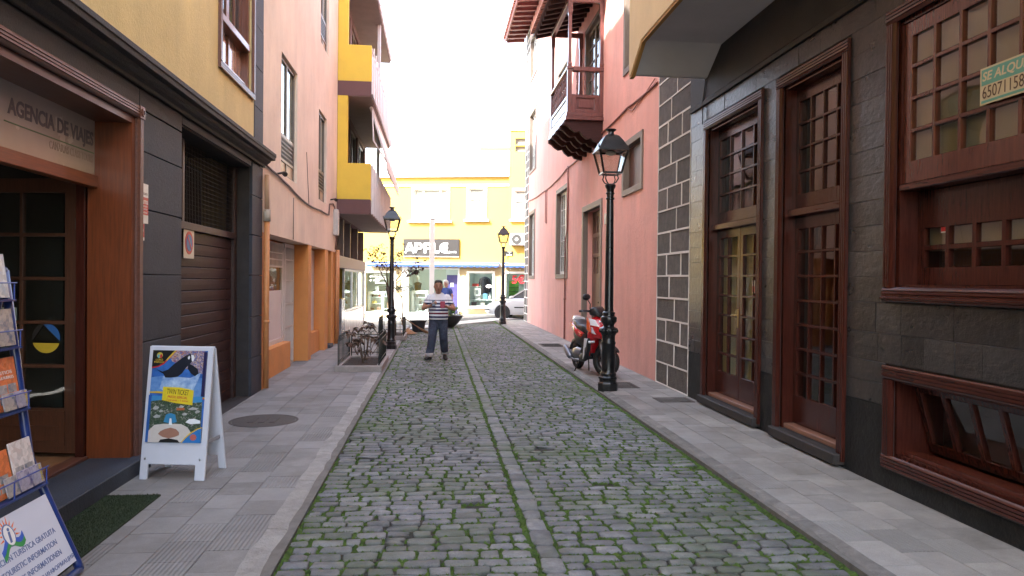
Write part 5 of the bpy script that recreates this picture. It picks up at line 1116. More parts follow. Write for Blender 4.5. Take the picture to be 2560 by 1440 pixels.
t=thing('green_display','green display rack behind the right-hand shop window','rack',mF(3.8,.9,.4)); fb('backboard',t,mat('green_board',(.12,.42,.06),.6),3.56,4.05,.9,.93,.45,1.75)
for q in range(5): fb('shelf',t,M_dark,3.56,4.05,.8,.899,.6+q*.2,.62+q*.2)
t=thing('oval_label','white oval label on the polka-dot wall window','label',mF(2.66,.044,1.4)); mb=MB(); mb.prism([(2.66+.15*math.cos(k*.45),1.47+.085*math.sin(k*.45)) for k in range(14)],0,.004,lambda a,b_,c:mF(a,.044-c,b_)); mb.build('plate',M_wl,t)
t=thing('photo_poster','black and white portrait poster low in the polka-dot wall window','poster',mF(2.02,.3,1.02)); fb('sheet',t,M_white,1.86,2.2,.28,.29,1.0,1.36); fb('dark_shape',t,plain('grey_photo',(.12,.12,.12),.5),1.96,2.12,.275,.28,1.04,1.28)
ml=bpy.data.materials.new('lit_tube'); ml.use_nodes=True; b=ml.node_tree.nodes['Principled BSDF']; b.inputs['Emission Color'].default_value=(.9,1,.97,1); b.inputs['Emission Strength'].default_value=6.0
for u in (-3.2,-.9,.3,2.2,4.3):
    fb('tube_lamp',F1,ml,u-.5,u+.5,.75,.83,2.54,2.59)
# ------------------------------------------------------------------ street lamps
M_lglass=glass('lantern_glass',(.92,.92,.9),.05)
def lamp(label,x,y,z0,H,n4=True):
    s=H/4.025; t=thing('street_lamp',label,'street lamp',(x,y,z0),'cast iron street lamps along the kerbs')
    P=lambda pr:[(a*s,z0+b_*s) for a,b_ in pr]
    MB().lathe(P([(.157,-.02),(.157,.10),(.15,.115),(.135,.13),(.135,.17),(.150,.185),(.150,.205),(.125,.225)]),(x,y,0),8).build('base',M_iron,t)
    autosmooth(MB().lathe(P([(.125,.22),(.128,.26),(.108,.285),(.104,.32),(.102,.70),(.112,.72),(.112,.74),(.100,.76),(.100,.84),(.118,.87),(.128,.885),(.128,.92),(.138,.93),(.138,.955),(.11,.97),(.085,.985),(.082,1.0)]),(x,y,0),20).build('pedestal',M_iron,t))
    for k in range(16):
        a=k*math.pi/8; MB().ball((x+.132*s*math.cos(a),y+.132*s*math.sin(a),z0+.915*s),(.022*s,.022*s,.03*s),6,4).build('ornament',M_iron,t,smooth=True)
    autosmooth(MB().lathe(P([(.082,.995),(.10,1.03),(.122,1.06),(.125,1.11),(.118,1.13),(.092,1.145),(.09,1.17),(.098,1.18),(.098,1.20),(.074,1.215),(.070,1.25),(.066,1.9),(.055,2.9),(.054,2.93),(.066,2.94),(.066,2.96),(.054,2.97),(.054,3.01),(.068,3.02),(.068,3.04),(.056,3.05),(.058,3.09),(.082,3.13),(.085,3.16),(.06,3.175)]),(x,y,0),16).build('shaft',M_iron,t))
    zb,zt,w0,w1=3.335,3.665,.138,.215
    for sx,sy in ((-1,-1),(1,-1),(1,1),(-1,1)):
        MB().tube([(x+sx*.03*s,y+sy*.03*s,z0+3.17*s),(x+sx*.075*s,y+sy*.075*s,z0+3.20*s),(x+sx*.10*s,y+sy*.10*s,z0+3.255*s),(x+sx*.085*s,y+sy*.085*s,z0+3.30*s),(x+sx*.105*s,y+sy*.105*s,z0+3.335*s)],.010*s,6).build('support_arm',M_iron,t,smooth=True)
        MB().bar((x+sx*w0*s,y+sy*w0*s,z0+zb*s),(x+sx*w1*s,y+sy*w1*s,z0+zt*s),.022*s,.022*s).build('lantern_bar',M_iron,t)
        MB().lathe([(.006*s,0),(.014*s,.02*s),(.004*s,.06*s)],(x+sx*.236*s,y+sy*.236*s,z0+3.69*s),6).build('corner_finial',M_iron,t)
    sq=lambda w,z:[(x+a*w*s,y+b_*w*s,z0+z*s) for a,b_ in ((-1,-1),(1,-1),(1,1),(-1,1))]
    MB().holed(-w0-.012,w0+.012,-w0-.012,w0+.012,[(-w0+.014,w0-.014,-w0+.014,w0-.014)],zb-.014,zb+.014,lambda u,d,v:(x+u*s,y+v*s,z0+d*s)).build('lantern_ring',M_iron,t)
    MB().holed(-.236,.236,-.236,.236,[(-.19,.19,-.19,.19)],zt,zt+.022,lambda u,d,v:(x+u*s,y+v*s,z0+d*s)).build('roof_ring',M_iron,t)
    MB().loft([sq(.230,zt+.022),sq(.212,zt+.06),sq(.158,zt+.16),sq(.105,zt+.235),sq(.07,zt+.26)]).build('lantern_roof',M_iron,t)
    autosmooth(MB().lathe(P([(.065,zt+.258),(.05,zt+.28),(.045,zt+.31),(.075,zt+.33),(.085,zt+.345),(.06,zt+.355),(.0,zt+.36)]),(x,y,0),12).build('finial',M_iron,t))
    for k in range(4):
        a0=((-1,-1),(1,-1),(1,1),(-1,1))[k];a1=((-1,-1),(1,-1),(1,1),(-1,1))[(k+1)%4]; i=.985
        pts=[(x+a0[0]*w0*i*s,y+a0[1]*w0*i*s,z0+(zb+.016)*s),(x+a1[0]*w0*i*s,y+a1[1]*w0*i*s,z0+(zb+.016)*s),(x+a1[0]*w1*i*s,y+a1[1]*w1*i*s,z0+(zt-.002)*s),(x+a0[0]*w1*i*s,y+a0[1]*w1*i*s,z0+(zt-.002)*s)]
        c=Vector((x,y,0)); q=[(p[0]*.99+c.x*.01,p[1]*.99+c.y*.01,p[2]) for p in pts]
        MB().hexa([pts[0],pts[1],q[1],q[0],pts[3],pts[2],q[2],q[3]]).build('lantern_pane',M_lglass,t)
    autosmooth(MB().lathe(P([(.03,zt+.02),(.075,zt+.0),(.085,zt-.03),(.04,zt-.05),(.0,zt-.055)]),(x,y,0),12).build('bulb_holder',mat('frosted_bulb',(.7,.7,.68),.5),t))
lamp('near black cast iron street lamp in front of the red scooter',2.655,10.88,.08,4.025)
lamp('black cast iron street lamp on the left kerb behind the railed planter',-1.06,17.55,.08,3.42)
lamp('far black cast iron street lamp on the right kerb near the silver car',2.57,27.64,.08,3.78)
# slim white lamp pole
t=thing('lamp_pole','slim white square lamp pole in front of the shop sign','lamp pole',(-.17,29.6,-.1))
M_wpole=mat('white_pole_paint',(.8,.79,.77),.4,.03,6)
MB().box(-.27,-.07,29.51,29.68,-.2,4.22).build('mast',M_wpole,t,bevel=.012); MB().box(-.26,.26,29.5,29.69,4.21,4.27).build('lamp_head',mat('grey_lamp_head',(.3,.3,.3),.4),t,bevel=.01); MB().box(-.3,-.04,29.46,29.74,-.2,.06).build('base_plate',M_wpole,t,bevel=.01)

# ------------------------------------------------------------------ pavement fittings
M_rust=mat('rusty_iron_cover',(.05,.042,.038),.7,.3,12,bump=.5,bscale=60,stain=.5,stain_col=(.085,.06,.048),stain_scale=4)
t=thing('manhole_cover','round dark iron manhole cover in the left pavement','manhole cover',(-1.99,8.68,.082)); 
autosmooth(MB().lathe([(.39,.06),(.39,.084),(.365,.085),(.36,.081)],(-1.99,8.68,0),40,cap=False).build('rim',M_rust,t))
autosmooth(MB().lathe([(.357,.06),(.357,.0835),(.0,.0845)],(-1.99,8.68,0),40).build('lid',M_rust,t))
for k in range(3): MB().box(-2.15+k*.12,-2.08+k*.12,8.55,8.82,.084,.089).build('rib',M_rust,t)
for lb,x0,x1,y0,y1 in (('rusty rectangular drain grate by the pink wall beyond the scooter',2.72,3.30,18.1,19.0),('rusty rectangular drain grate under the near street lamp',2.68,3.22,11.05,11.7),('rusty rectangular drain grate at the foot of the stone quoins',3.12,3.62,9.72,10.12)):
    n=int((y1-y0-.06)/.055); hs_=[(x0+.05,x1-.05,y0+.03+i*(y1-y0-.06)/n+.008,y0+.03+(i+1)*(y1-y0-.06)/n-.008) for i in range(n)]
    solo(MB().holed(x0,x1,y0,y1,hs_,.074,.0845,lambda u,d,v:(u,v,d)),'drain_grate',M_rust,lb,'drain grate',group='drain grates in the right pavement')
# green mat
mb=MB(); n=14; vs=[];
x0,x1,y0,y1=-2.46,-2.07,3.3,5.72
M_mat=mat('green_artificial_turf',(.028,.05,.018),.95,.3,60,bump=.9,bscale=300)
mb.box(x0,x1,y0,y1,.083,.095); 
for k in range(9000):
    px,py=random.uniform(x0,x1),random.uniform(max(y0,4.2),y1); a=random.random()*6.28; h=random.uniform(.008,.016)
    mb.add([(px-.002*math.cos(a),py-.002*math.sin(a),.094),(px+.002*math.cos(a),py+.002*math.sin(a),.094),(px+random.uniform(-.006,.006),py+random.uniform(-.006,.006),.094+h)],[(0,1,2)])
o=solo(mb,'door_mat',M_mat,'dark green artificial grass mat before the agency step','mat',fix=False); 

# ------------------------------------------------------------------ A-board with park poster
t=thing('sandwich_board','white sandwich board with blue poster standing on the left pavement','sandwich board',(-2.15,6.3,.08))
ax=Vector((.545,-.085,0)).normalized(); cx,cy=-2.15,6.165
lean=.16
def mP(u,v,n=0):   # u along the board, v up the sloping panel, n outwards (towards camera)
    nx,ny=ax.y,-ax.x
    k=v/1.10
    return (cx+ax.x*u-nx*(k*lean)+nx*n*.99, cy+ax.y*u-ny*(k*lean)+ny*n*.99, .08+v*.989+n*.14)
def mPb(u,v,n=0):
    nx,ny=ax.y,-ax.x; k=v/1.10; off=.40
    return (cx+ax.x*u-nx*(off-k*(off-lean-.03))+nx*n, cy+ax.y*u-ny*(off-k*(off-lean-.03))+ny*n, .08+v*.975)
M_wb=mat('white_board_plastic',(.58,.60,.67),.4,.04,4,stain=.25,stain_col=(.55,.57,.62),stain_scale=3)
W2=.275
MB().holed(-W2,W2,0,1.10,[(-W2+.065,W2-.085,-.1,.125)],0,-.025,lambda u,d,z:mP(u,z,d)).build('front_panel',M_wb,t,bevel=.004)
MB().holed(-W2,W2,0,1.10,[(-W2+.065,W2-.065,-.1,.125)],0,-.022,lambda u,d,z:mPb(u,z,d)).build('back_panel',M_wb,t,bevel=.004)
mb=MB(); mb.add([mP(-W2,1.09,-.026),mP(W2,1.09,-.026),mPb(W2,1.09,.0),mPb(-W2,1.09,.0),mP(-W2,1.105,-.026),mP(W2,1.105,-.026),mPb(W2,1.105,.0),mPb(-W2,1.105,.0)],[(0,1,2,3),(7,6,5,4),(0,4,5,1),(1,5,6,2),(2,6,7,3),(3,7,4,0)]); mb.build('top_hinge',M_wb,t)
mb=MB().bar(mP(W2-.03,.30,-.03),mPb(W2-.03,.30,0),.012,.03); mb.build('spreader',plain('grey_strap',(.3,.3,.33),.6),t)
for u in (-W2+.04,W2-.045): MB().lathe([(.010,0),(.010,.004),(.0,.007)],mP(u,.17,.0),8,ax=tuple(Vector(mP(0,0,1))-Vector(mP(0,0,0)))).build('screw',plain('steel_screw',(.4,.4,.4),.3,1.0),t)
# poster printed in flat shapes, layer on layer
pu0,pu1,pv0,pv1=-W2+.035,W2-.045,.305,1.065
poster=MB().holed(pu0,pu1,pv0,pv1,[],.0035,.0015,lambda u,d,z:mP(u,z,d)).build('poster',mat('poster_blue',(.035,.13,.42),.35,.35,14,coat=.3),t)
LAY=[.0045]
def pp(pts,mt,name='poster_print'):
    """pts in poster units 0..1 (x right, y up)"""
    LAY[0]+=.00035; d=LAY[0]
    P=[(pu0+(pu1-pu0)*a,pv0+(pv1-pv0)*b_) for a,b_ in pts]
    MB().prism(P,.002,d,lambda a,b_,c:mP(a,b_,c)).build(name,mt,poster)
pm=lambda n,c,**k:plain('poster_'+n,c,.35,coat=.3,**k)
rc=lambda a,b_,c,d:[(a,c),(b_,c),(b_,d),(a,d)]
crowd=photo_mat('poster_crowd',[(.03,.05,.2),(.35,.08,.08),(.4,.26,.2),(.05,.09,.32),(.55,.42,.38),(.08,.05,.06),(.6,.55,.55)],60)
pp([(.33,1.0),(.30,.93),(.36,.88),(.62,.80),(.95,.74),(.95,1.0)],crowd)
sea=mat('poster_splash',(.08,.20,.5),.35,.5,20,col2=(.45,.6,.78),coat=.3)
pp([(.0,.62),(.0,.70),(.2,.72),(.5,.70),(.95,.70),(.95,.50),(.5,.50),(.0,.55)],mat('poster_water',(.05,.16,.45),.35,.3,18,col2=(.16,.32,.6),coat=.3))
pp([(.22,.72),(.17,.58),(.30,.54),(.52,.55),(.78,.56),(.86,.68),(.90,.76),(.72,.70)],sea)
# leaping orca
pp([(.08,.79),(.13,.772),(.20,.765),(.30,.79),(.40,.85),(.50,.90),(.60,.945),(.68,.965),(.735,.95),(.745,.90),(.70,.86),(.62,.81),(.56,.75),(.48,.71),(.36,.70),(.26,.70),(.22,.74),(.15,.765)],pm('orca_black',(.012,.015,.025)))
pp([(.66,.86),(.74,.84),(.84,.80),(.86,.75),(.80,.72),(.72,.75),(.66,.80)],MATS['poster_orca_black'])
pp([(.70,.955),(.745,.95),(.765,.92),(.745,.88),(.72,.89)],pm('white',(.75,.78,.8))); pp([(.645,.925),(.665,.945),(.685,.93),(.675,.905),(.65,.905)],MATS['poster_white'])
# black corner with logo
pp([(.0,1.0),(.0,.80),(.12,.815),(.22,.85),(.32,.92),(.42,.985),(.44,1.0)],pm('red',(.5,.03,.04))); pp([(.0,1.0),(.0,.815),(.12,.83),(.21,.865),(.30,.93),(.40,1.0)],pm('black',(.015,.015,.015)))
pp([(.40,1.0),(.29,.925),(.24,.885),(.27,.89),(.33,.93),(.435,1.0)],pm('gold',(.62,.42,.04)))
pp([(.13+.055*math.cos(a*.5),.945+.032*math.sin(a*.5)) for a in range(13)],pm('leaf',(.5,.42,.05))); pp([(.11+.022*math.cos(a*.7),.935+.022*math.sin(a*.7)) for a in range(9)],pm('teal',(.1,.35,.45))); pp([(.155+.022*math.cos(a*.7),.935+.022*math.sin(a*.7)) for a in range(9)],MATS['poster_red'])
def ptxt(s,a,b_,w,h,mt,bold=0.0,shear=0,rot=0):
    LAY[0]+=.0003; d=LAY[0]; mb=MB(); sx=pu1-pu0; sy=pv1-pv0
    def mp_(u,v,n):
        c,s_=math.cos(rot),math.sin(rot); return mP(pu0+sx*a+u*c-v*s_,pv0+sy*b_+u*s_+v*c,d+n)
    put_text(mb,s,mp_,0,0,w=w*sx,h=h*sy,bold=bold,ext=.0006,shear=shear); mb.build('lettering',mt,poster)
ptxt('LORO',.13,.895,.13,.022,MATS['poster_gold'],.01); ptxt('PARQUE',.13,.868,.18,.022,MATS['poster_gold'],.01)
# dividing swooshes
pp([(.0,.53),(.0,.545),(.15,.55),(.35,.545),(.6,.52),(.95,.49),(1.0,.49),(1.0,.47),(.9,.472),(.6,.495),(.35,.525),(.12,.53)],MATS['poster_gold']); pp([(.6,.505),(.8,.49),(1.0,.478),(1.0,.468),(.8,.472),(.6,.49)],MATS['poster_red'])
# aerial view: sea, green town, slide, arms
pp(rc(.03,.97,.40,.50),pm('sea',(.05,.24,.5))); pp([(.03,.44),(.2,.455),(.4,.45),(.6,.44),(.8,.43),(.97,.44),(.97,.02),(.03,.02)],photo_mat('poster_town',[(.015,.035,.02),(.03,.07,.03),(.10,.11,.09),(.02,.05,.03),(.05,.09,.04),(.35,.34,.33),(.16,.08,.05)],70))
blot=mat('poster_roofs',(.4,.4,.4),.35,.3,30,coat=.3)
for a,b_,w,h in ((.08,.36,.12,.03),(.1,.27,.14,.025),(.72,.36,.2,.02),(.85,.33,.1,.02),(.62,.30,.1,.02),(.2,.33,.08,.02),(.55,.38,.1,.02)): pp([(a,b_),(a+w*.4,b_+h*1.2),(a+w,b_+h*.6),(a+w*.8,b_-h*.2),(a+w*.3,b_-h*.4)],blot)
pp([(.52,.345),(.66,.35),(.66,.375),(.52,.372)],pm('rust',(.4,.12,.05)))
pp([(.0,.02),(.04,.12),(.14,.185),(.3,.20),(.62,.20),(.74,.165),(.82,.10),(.66,.01),(.6,.0),(.02,.0)],pm('cream',(.58,.54,.50))); 
pp([(.30,.22),(.34,.30),(.42,.315),(.50,.30),(.54,.22),(.42,.205)],pm('teal2',(.04,.22,.42))); pp([(.40,.19),(.41,.26),(.44,.26),(.46,.19)],MATS['poster_white'])
pp([(.22,.09),(.26,.12),(.34,.145),(.44,.16),(.54,.145),(.60,.11),(.60,.08),(.52,.06),(.42,.045),(.30,.06)],pm('skin',(.33,.17,.12))); pp([(.24,.0),(.27,.03),(.42,.045),(.58,.03),(.62,.0)],MATS['poster_black'])
pp([(.70,.22),(.76,.255),(.85,.26),(.96,.24),(.96,.21),(.80,.20)],MATS['poster_white'])
pp([(.64,.0),(.70,.05),(.80,.11),(.92,.155),(1.0,.17),(1.0,.0)],MATS['poster_gold']); pp([(.66,.0),(.72,.045),(.82,.10),(.93,.145),(1.0,.16),(1.0,.0)],pm('azure',(.03,.17,.45)))
pp([(.86+.06*math.cos(a*.6),.06+.035*math.sin(a*.6)) for a in range(11)],pm('coral',(.45,.12,.1)))
pp(rc(.0,.045,.0,.51),pm('navy',(.02,.10,.36))); pp(rc(.945,1.0,.50,.985),pm('dark_navy',(.02,.02,.08)))
# twin ticket label
pp([(.245,.455),(.25,.60),(.56,.595),(.80,.565),(.80,.405),(.50,.425)],pm('ticket',(.68,.54,.03)))
ptxt('TWIN TICKET',.525,.545,.40,.055,MATS['poster_black'],.0,0,-.06); ptxt('PRECIO ESPECIAL',.525,.488,.36,.026,MATS['poster_red'],.01,.1,-.06); ptxt('2 parques - 1 ticket',.525,.452,.40,.026,MATS['poster_red'],.0,.1,-.06)

# ------------------------------------------------------------------ brochure rack
t=thing('brochure_rack','blue tubular brochure rack with white information panel leaning at the agency door','rack',(-2.2,3.6,.08))
M_bt=mat('blue_powder_coat',(.014,.034,.16),.35,.1,8,coat=.4)
prof_=[(-1.975,.10),(-1.99,.144),(-2.11,.417),(-2.245,.74),(-2.325,1.355),(-2.378,1.778)]
ya,yb=3.30,4.26
for y in (ya,yb): MB().tube([(x,y,z) for x,z in prof_],.024,10).build('side_tube',M_bt,t,smooth=True)
MB().tube([(-1.975,ya,.105),(-1.975,yb,.105)],.022,10).build('foot_tube',M_bt,t,smooth=True); MB().tube([(-2.378,ya,1.778),(-2.378,yb,1.778)],.022,10).build('top_tube',M_bt,t,smooth=True)
for y in (ya,yb): MB().tube([(-2.378,y,1.77),(-2.47,y,1.2),(-2.50,y,.1)],.018,8).build('rear_leg',M_bt,t,smooth=True)
def rp(v):  # point on the slope at height v
    for (xa_,za),(xb_,zb_) in zip(prof_[:-1],prof_[1:]):
        if za<=v<=zb_: k=(v-za)/(zb_-za); return xa_+(xb_-xa_)*k
    return prof_[-1][0]
# white panel at the foot
d=Vector((-2.11+1.99,0,.417-.144)).normalized(); nrm=Vector((d.z,0,-d.x))
o0=Vector((-1.985,0,.13))+nrm*.02
def mI(u,v,n): p=o0+d*v+nrm*n; return (p.x,u,p.z)
pan=MB().holed(ya+.03,yb-.03,0.03,.44,[],0,.008,lambda u,dd_,z:mI(u,z,dd_-.008)).build('information_panel',mat('white_panel_plastic',(.55,.58,.67),.35,.03,4),t)
M_tl=plain('blue_grey_lettering',(.10,.15,.32),.5)
for s,v,w in (('INFORMACION TURISTICA GRATUITA',.245,.66),('FREE TOURISTIC INFORMATION',.185,.58),('GRATIS INFORMATIONEN',.125,.46),('БЕСПЛАТНАЯ ИНФОРМАЦИЯ',.065,.56)):
    a=MB(); right_end=yb-.035 if 'ИН' in s else yb-.09
    put_text(a,s,lambda u,v_,n:mI(u,v_,n+.0005),right_end-w/2-(0.0 if v<.1 or v>.2 else .03),v,w=w,h=.030,bold=.008,ext=.0008); a.build('lettering',M_tl,pan)
# sun and wave emblem with the letter i
ec,ev=yb-.44,.345
for k in range(11):
    a=R_(-10+20*k); r0,r1=.052,.052+(.034 if k%2==0 else .022)
    MB().prism([(ec+r0*math.cos(a-.09),ev+r0*1.15*math.sin(a-.09)),(ec+r1*math.cos(a),ev+r1*1.15*math.sin(a)),(ec+r0*math.cos(a+.09),ev+r0*1.15*math.sin(a+.09))],0,.001,lambda p,q,c:mI(p,q,c)).build('sun_ray',M_orange,pan)
MB().prism([(ec+.046*math.cos(k*.4),ev+.060*math.sin(k*.4)) for k in range(16)],0,.0016,lambda p,q,c:mI(p,q,c)).build('emblem_ring',M_tl,pan)
MB().prism([(ec+.038*math.cos(k*.4),ev+.052*math.sin(k*.4)) for k in range(16)],0,.0024,lambda p,q,c:mI(p,q,c)).build('emblem_disc',M_white,pan)
a=MB(); put_text(a,'i',lambda u,v_,n:mI(u,v_,n+.0025),ec,ev,h=.075,bold=.03,ext=.001,shear=.2); a.build('lettering',M_tl,pan)
def wave(y0,col,dz):
    pts=[(ec-.10+.02*k,ev-.06+dz+.022*math.sin((k-2)*.75)+.003*k) for k in range(11)]
    MB().prism([(p,q+.013) for p,q in pts]+[(p,q-.013) for p,q in reversed(pts)],0,.002+dz*.02,lambda p,q,c:mI(p,q,c)).build('wave',col,pan)
wave(0,plain('emblem_blue',(.03,.10,.45),.4),.012); wave(0,plain('emblem_green',(.04,.28,.08),.4),-.014)
# pocket tiers with brochures
M_wire=plain('blue_wire',(.02,.05,.25),.4); M_clear=glass('clear_pocket',(.9,.92,.95),.05)
tiers=[(.60,[((.62,.16,.05),'orange travel brochure','orange'),((.72,.66,.62),'white brochure with a city photograph','white')]),(1.02,[((.66,.15,.04),'orange cultural visits brochure','orange')]),(1.36,[((.25,.27,.3),'brochure with a coastal photograph','coast')]),(1.58,[((.62,.66,.7),'pale blue and white leaflet','pale')])]
def slab_on(v0,h,y0,y1,tilt,off,th=.006):
    x0_=rp(v0)+off; dz=h*math.cos(tilt); dx=-h*math.sin(tilt)
    return MB().hexa([(x0_,y0,v0),(x0_,y1,v0),(x0_-th,y1,v0),(x0_-th,y0,v0),(x0_+dx,y0,v0+dz),(x0_+dx,y1,v0+dz),(x0_+dx-th,y1,v0+dz),(x0_+dx-th,y0,v0+dz)])
for v in (.60,1.02,1.36,1.62):
    x0_=rp(v)
    MB().box(x0_-.01,x0_+.045,ya,yb,v-.012,v).build('pocket_floor',M_bt,t)
    MB().tube([(x0_+.045,ya,v+.09),(x0_+.045,yb,v+.09)],.004,6).build('pocket_wire',M_wire,t)
    for q in range(4): y=ya+.02+q*(yb-ya-.04)/3; MB().tube([(x0_+.044,y,v-.005),(x0_+.044,y,v+.09)],.004,6).build('pocket_wire',M_wire,t)
pm2=lambda n,c,c2:photo_mat('brochure_'+n,[c,tuple(x*.5+y*.5 for x,y in zip(c,c2)),c2,tuple(x*.7 for x in c2),c,tuple(min(.8,x*1.3) for x in c2)],22,.3)
mag=pm2('magazine',(.05,.06,.22),(.42,.40,.50)); ora=pm2('orange',(.62,.13,.04),(.72,.20,.06)); whi=pm2('white',(.62,.50,.46),(.75,.70,.68)); cst=pm2('coast',(.08,.13,.22),(.45,.42,.40)); pal=pm2('pale',(.5,.57,.65),(.74,.76,.78)); ye=plain('brochure_yellow',(.6,.45,.05),.4)
specs=[(.61,.26,yb-.24,yb-.04,.20,.018,whi,'white brochure with a city drawing in the lower rack tier',None),(.61,.24,yb-.47,yb-.26,.20,.018,ora,'orange brochure in the lower rack tier',None),
 (.61,.105,yb-.115,yb-.01,.25,.036,mag,'purple guide booklet at the right end of the lower rack tier','TENERIFE'),(.61,.105,yb-.235,yb-.125,.25,.036,mag,'purple guide booklet in the middle of the lower rack tier',None),(.61,.10,yb-.35,yb-.245,.25,.036,cst,'blue guide booklet in the lower rack tier',None),
 (1.03,.28,yb-.24,yb-.04,.16,.02,ora,'tall orange brochure with small photographs in the middle rack tier','RUTAS'),(1.03,.09,yb-.10,yb+.01,.2,.036,mag,'purple guide booklet at the right end of the middle rack tier','TENERIFE'),(1.03,.09,yb-.22,yb-.11,.2,.036,cst,'blue guide booklet in the middle rack tier',None),
 (1.37,.20,yb-.22,yb-.03,.15,.03,cst,'coastal photograph brochure in the third rack tier',None),(1.63,.24,yb-.22,yb-.035,.15,.03,pal,'pale blue and white leaflet in the top rack tier',None)]
for (v0,h,y0,y1,tl,off,mt,lb,tx) in specs:
    b_=thing('brochure',lb,'brochure',(rp(v0)+off,(y0+y1)/2,v0),'brochures in the blue rack')
    slab_on(v0,h,y0,y1,tl,off).build('cover',mt,b_)
    x0_=rp(v0)+off
    def mC(u,v,n,x0_=x0_,v0=v0,tl=tl): return (x0_-math.sin(tl)*v+n*math.cos(tl),u,v0+math.cos(tl)*v+n*math.sin(tl))
    if tx=='TENERIFE':
        a=MB(); put_text(a,tx,lambda u,v,n:mC(y1-.018+v*-1+0,h*.5+u,n+.0008),0,0,w=h*.92,h=.016,bold=.02,ext=.0008); a.build('lettering',ye,b_)
    if tx=='RUTAS':
        a=MB(); put_text(a,'SITIOS',lambda u,v,n:mC(u,v,n+.0008),(y0+y1)/2,h*.72,w=.12,h=.018,ext=.0008); put_text(a,'CULTURALES',lambda u,v,n:mC(u,v,n+.0008),(y0+y1)/2,h*.62,w=.14,h=.016,ext=.0008); a.build('lettering',M_white,b_)
    if mt in (ora,whi):
        for q in range(4): MB().hexa([mC(y0+.02+(q%2)*.085,h*.12+(q//2)*h*.2,.0008),mC(y0+.095+(q%2)*.085,h*.12+(q//2)*h*.2,.0008),mC(y0+.095+(q%2)*.085,h*.12+(q//2)*h*.2,.0),mC(y0+.02+(q%2)*.085,h*.12+(q//2)*h*.2,.0),mC(y0+.02+(q%2)*.085,h*.29+(q//2)*h*.2,.0008),mC(y0+.095+(q%2)*.085,h*.29+(q//2)*h*.2,.0008),mC(y0+.095+(q%2)*.085,h*.29+(q//2)*h*.2,0),mC(y0+.02+(q%2)*.085,h*.29+(q//2)*h*.2,0)]).build('photo',cst,b_)

# ------------------------------------------------------------------ planters
M_soil=mat('dark_soil',(.045,.03,.022),.95,.4,20,bump=1,bscale=60); M_pk=mat('planter_kerb_concrete',(.27,.24,.22),.8,.15,6,bump=.5,bscale=50,stain=.5,stain_col=(.2,.18,.16),stain_scale=4)
M_fence=mat('dark_green_iron',(.012,.02,.018),.45,.2,10)
def planter(label,x0,x1,y0,y1,hf):
    t=thing('tree_pit',label,'planter',((x0+x1)/2,(y0+y1)/2,.08))
    w=.11;zt=.19
    for a in ((x0,x1,y0,y0+w),(x0,x1,y1-w,y1)): MB().box(*a,.06,zt).build('edging_stone',M_pk,t,bevel=.012)
    for a in ((x0,x0+w,y0+w+.003,y1-w-.003),(x1-w,x1,y0+w+.003,y1-w-.003)): MB().box(*a,.06,zt+.002).build('edging_stone',M_pk,t,bevel=.012)
    sx=MB(); n=8; vs=[];fs=[]
    for j in range(n+1):
        for i in range(n+1): vs.append((x0+w+(x1-x0-2*w)*i/n,y0+w+(y1-y0-2*w)*j/n,.145+.02*nz(i*.9,j*.9,x0)))
    for j in range(n):
        for i in range(n): q=j*(n+1)+i; fs.append((q,q+1,q+n+2,q+n+1))
    sx.add(vs,fs).build('soil',M_soil,t,fix=False)
    # low wrought-iron fence panels on the long sides and at the back
    def panel(a,b_,nb):
        a=Vector(a);b_=Vector(b_); p=MB(); pn=thing_part=None
        fr=MB().tube([(a.x,a.y,zt+hf*.93),(b_.x,b_.y,zt+hf*.93)],.009,6); fr.build('fence_rail',M_fence,t,smooth=True); MB().tube([(a.x,a.y,zt+.07),(b_.x,b_.y,zt+.07)],.009,6).build('fence_rail',M_fence,t,smooth=True)
        for k in range(nb+1):
            q=a.lerp(b_,k/nb); d_=(b_-a).normalized()
            MB().tube([(q.x,q.y,zt-.03),(q.x,q.y,zt+hf)],.0075 if 0<k<nb else .013,6).build('fence_bar',M_fence,t,smooth=True)
            if k<nb:
                r0=q.lerp(a.lerp(b_,(k+1)/nb),.5); L=(b_-a).length/nb*.5
                MB().tube([(r0.x-d_.x*L*math.cos(u),r0.y-d_.y*L*math.cos(u),zt+hf*.93+L*1.1*math.sin(u)) for u in [math.pi*i/8 for i in range(9)]],.006,5).build('fence_loop',M_fence,t,smooth=True)
    panel((x0+.06,y0+.08,0),(x0+.06,y1-.06,0),9); panel((x1-.06,y0+.08,0),(x1-.06,y1-.06,0),9); panel((x0+.1,y1-.06,0),(x1-.1,y1-.06,0),5)
planter('concrete-edged planting bed with green iron fence and reddish shrub on the left pavement',-1.80,-.955,13.15,15.0,.47)
planter('concrete-edged planting bed with bare young tree farther along the left kerb',-1.62,-.83,20.1,21.7,.45)
def leaf(mb,c,d,l,w,up):
    """folded, drooping leaf of four faces"""
    d=Vector(d).normalized(); s=d.cross(Vector((0,0,1)))
    if s.length<.1: s=Vector((1,0,0))
    s.normalize(); n=s.cross(d); c=Vector(c)
    P=[c,c+d*l*.45+s*w/2+n*w*.18,c+d*l*.55+n*w*-.05,c+d*l*.45-s*w/2+n*w*.18,c+d*l-n*l*.18]
    mb.add([tuple(p) for p in P],[(0,1,2),(0,2,3),(1,4,2),(2,4,3)])
M_bark=mat('grey_brown_bark',(.13,.09,.065),.9,.3,14,bump=.6,bscale=50,stretch=(3,3,.6)); 
M_rleaf=mat('reddish_leaf',(.075,.035,.025),.5,.4,12,col2=(.12,.075,.045),piece=.45); M_gleaf=mat('green_leaf',(.035,.075,.02),.5,.4,12,col2=(.07,.12,.03),piece=.4); M_bleaf=mat('bright_green_leaf',(.09,.22,.02),.45,.3,12,col2=(.16,.32,.04),piece=.35)
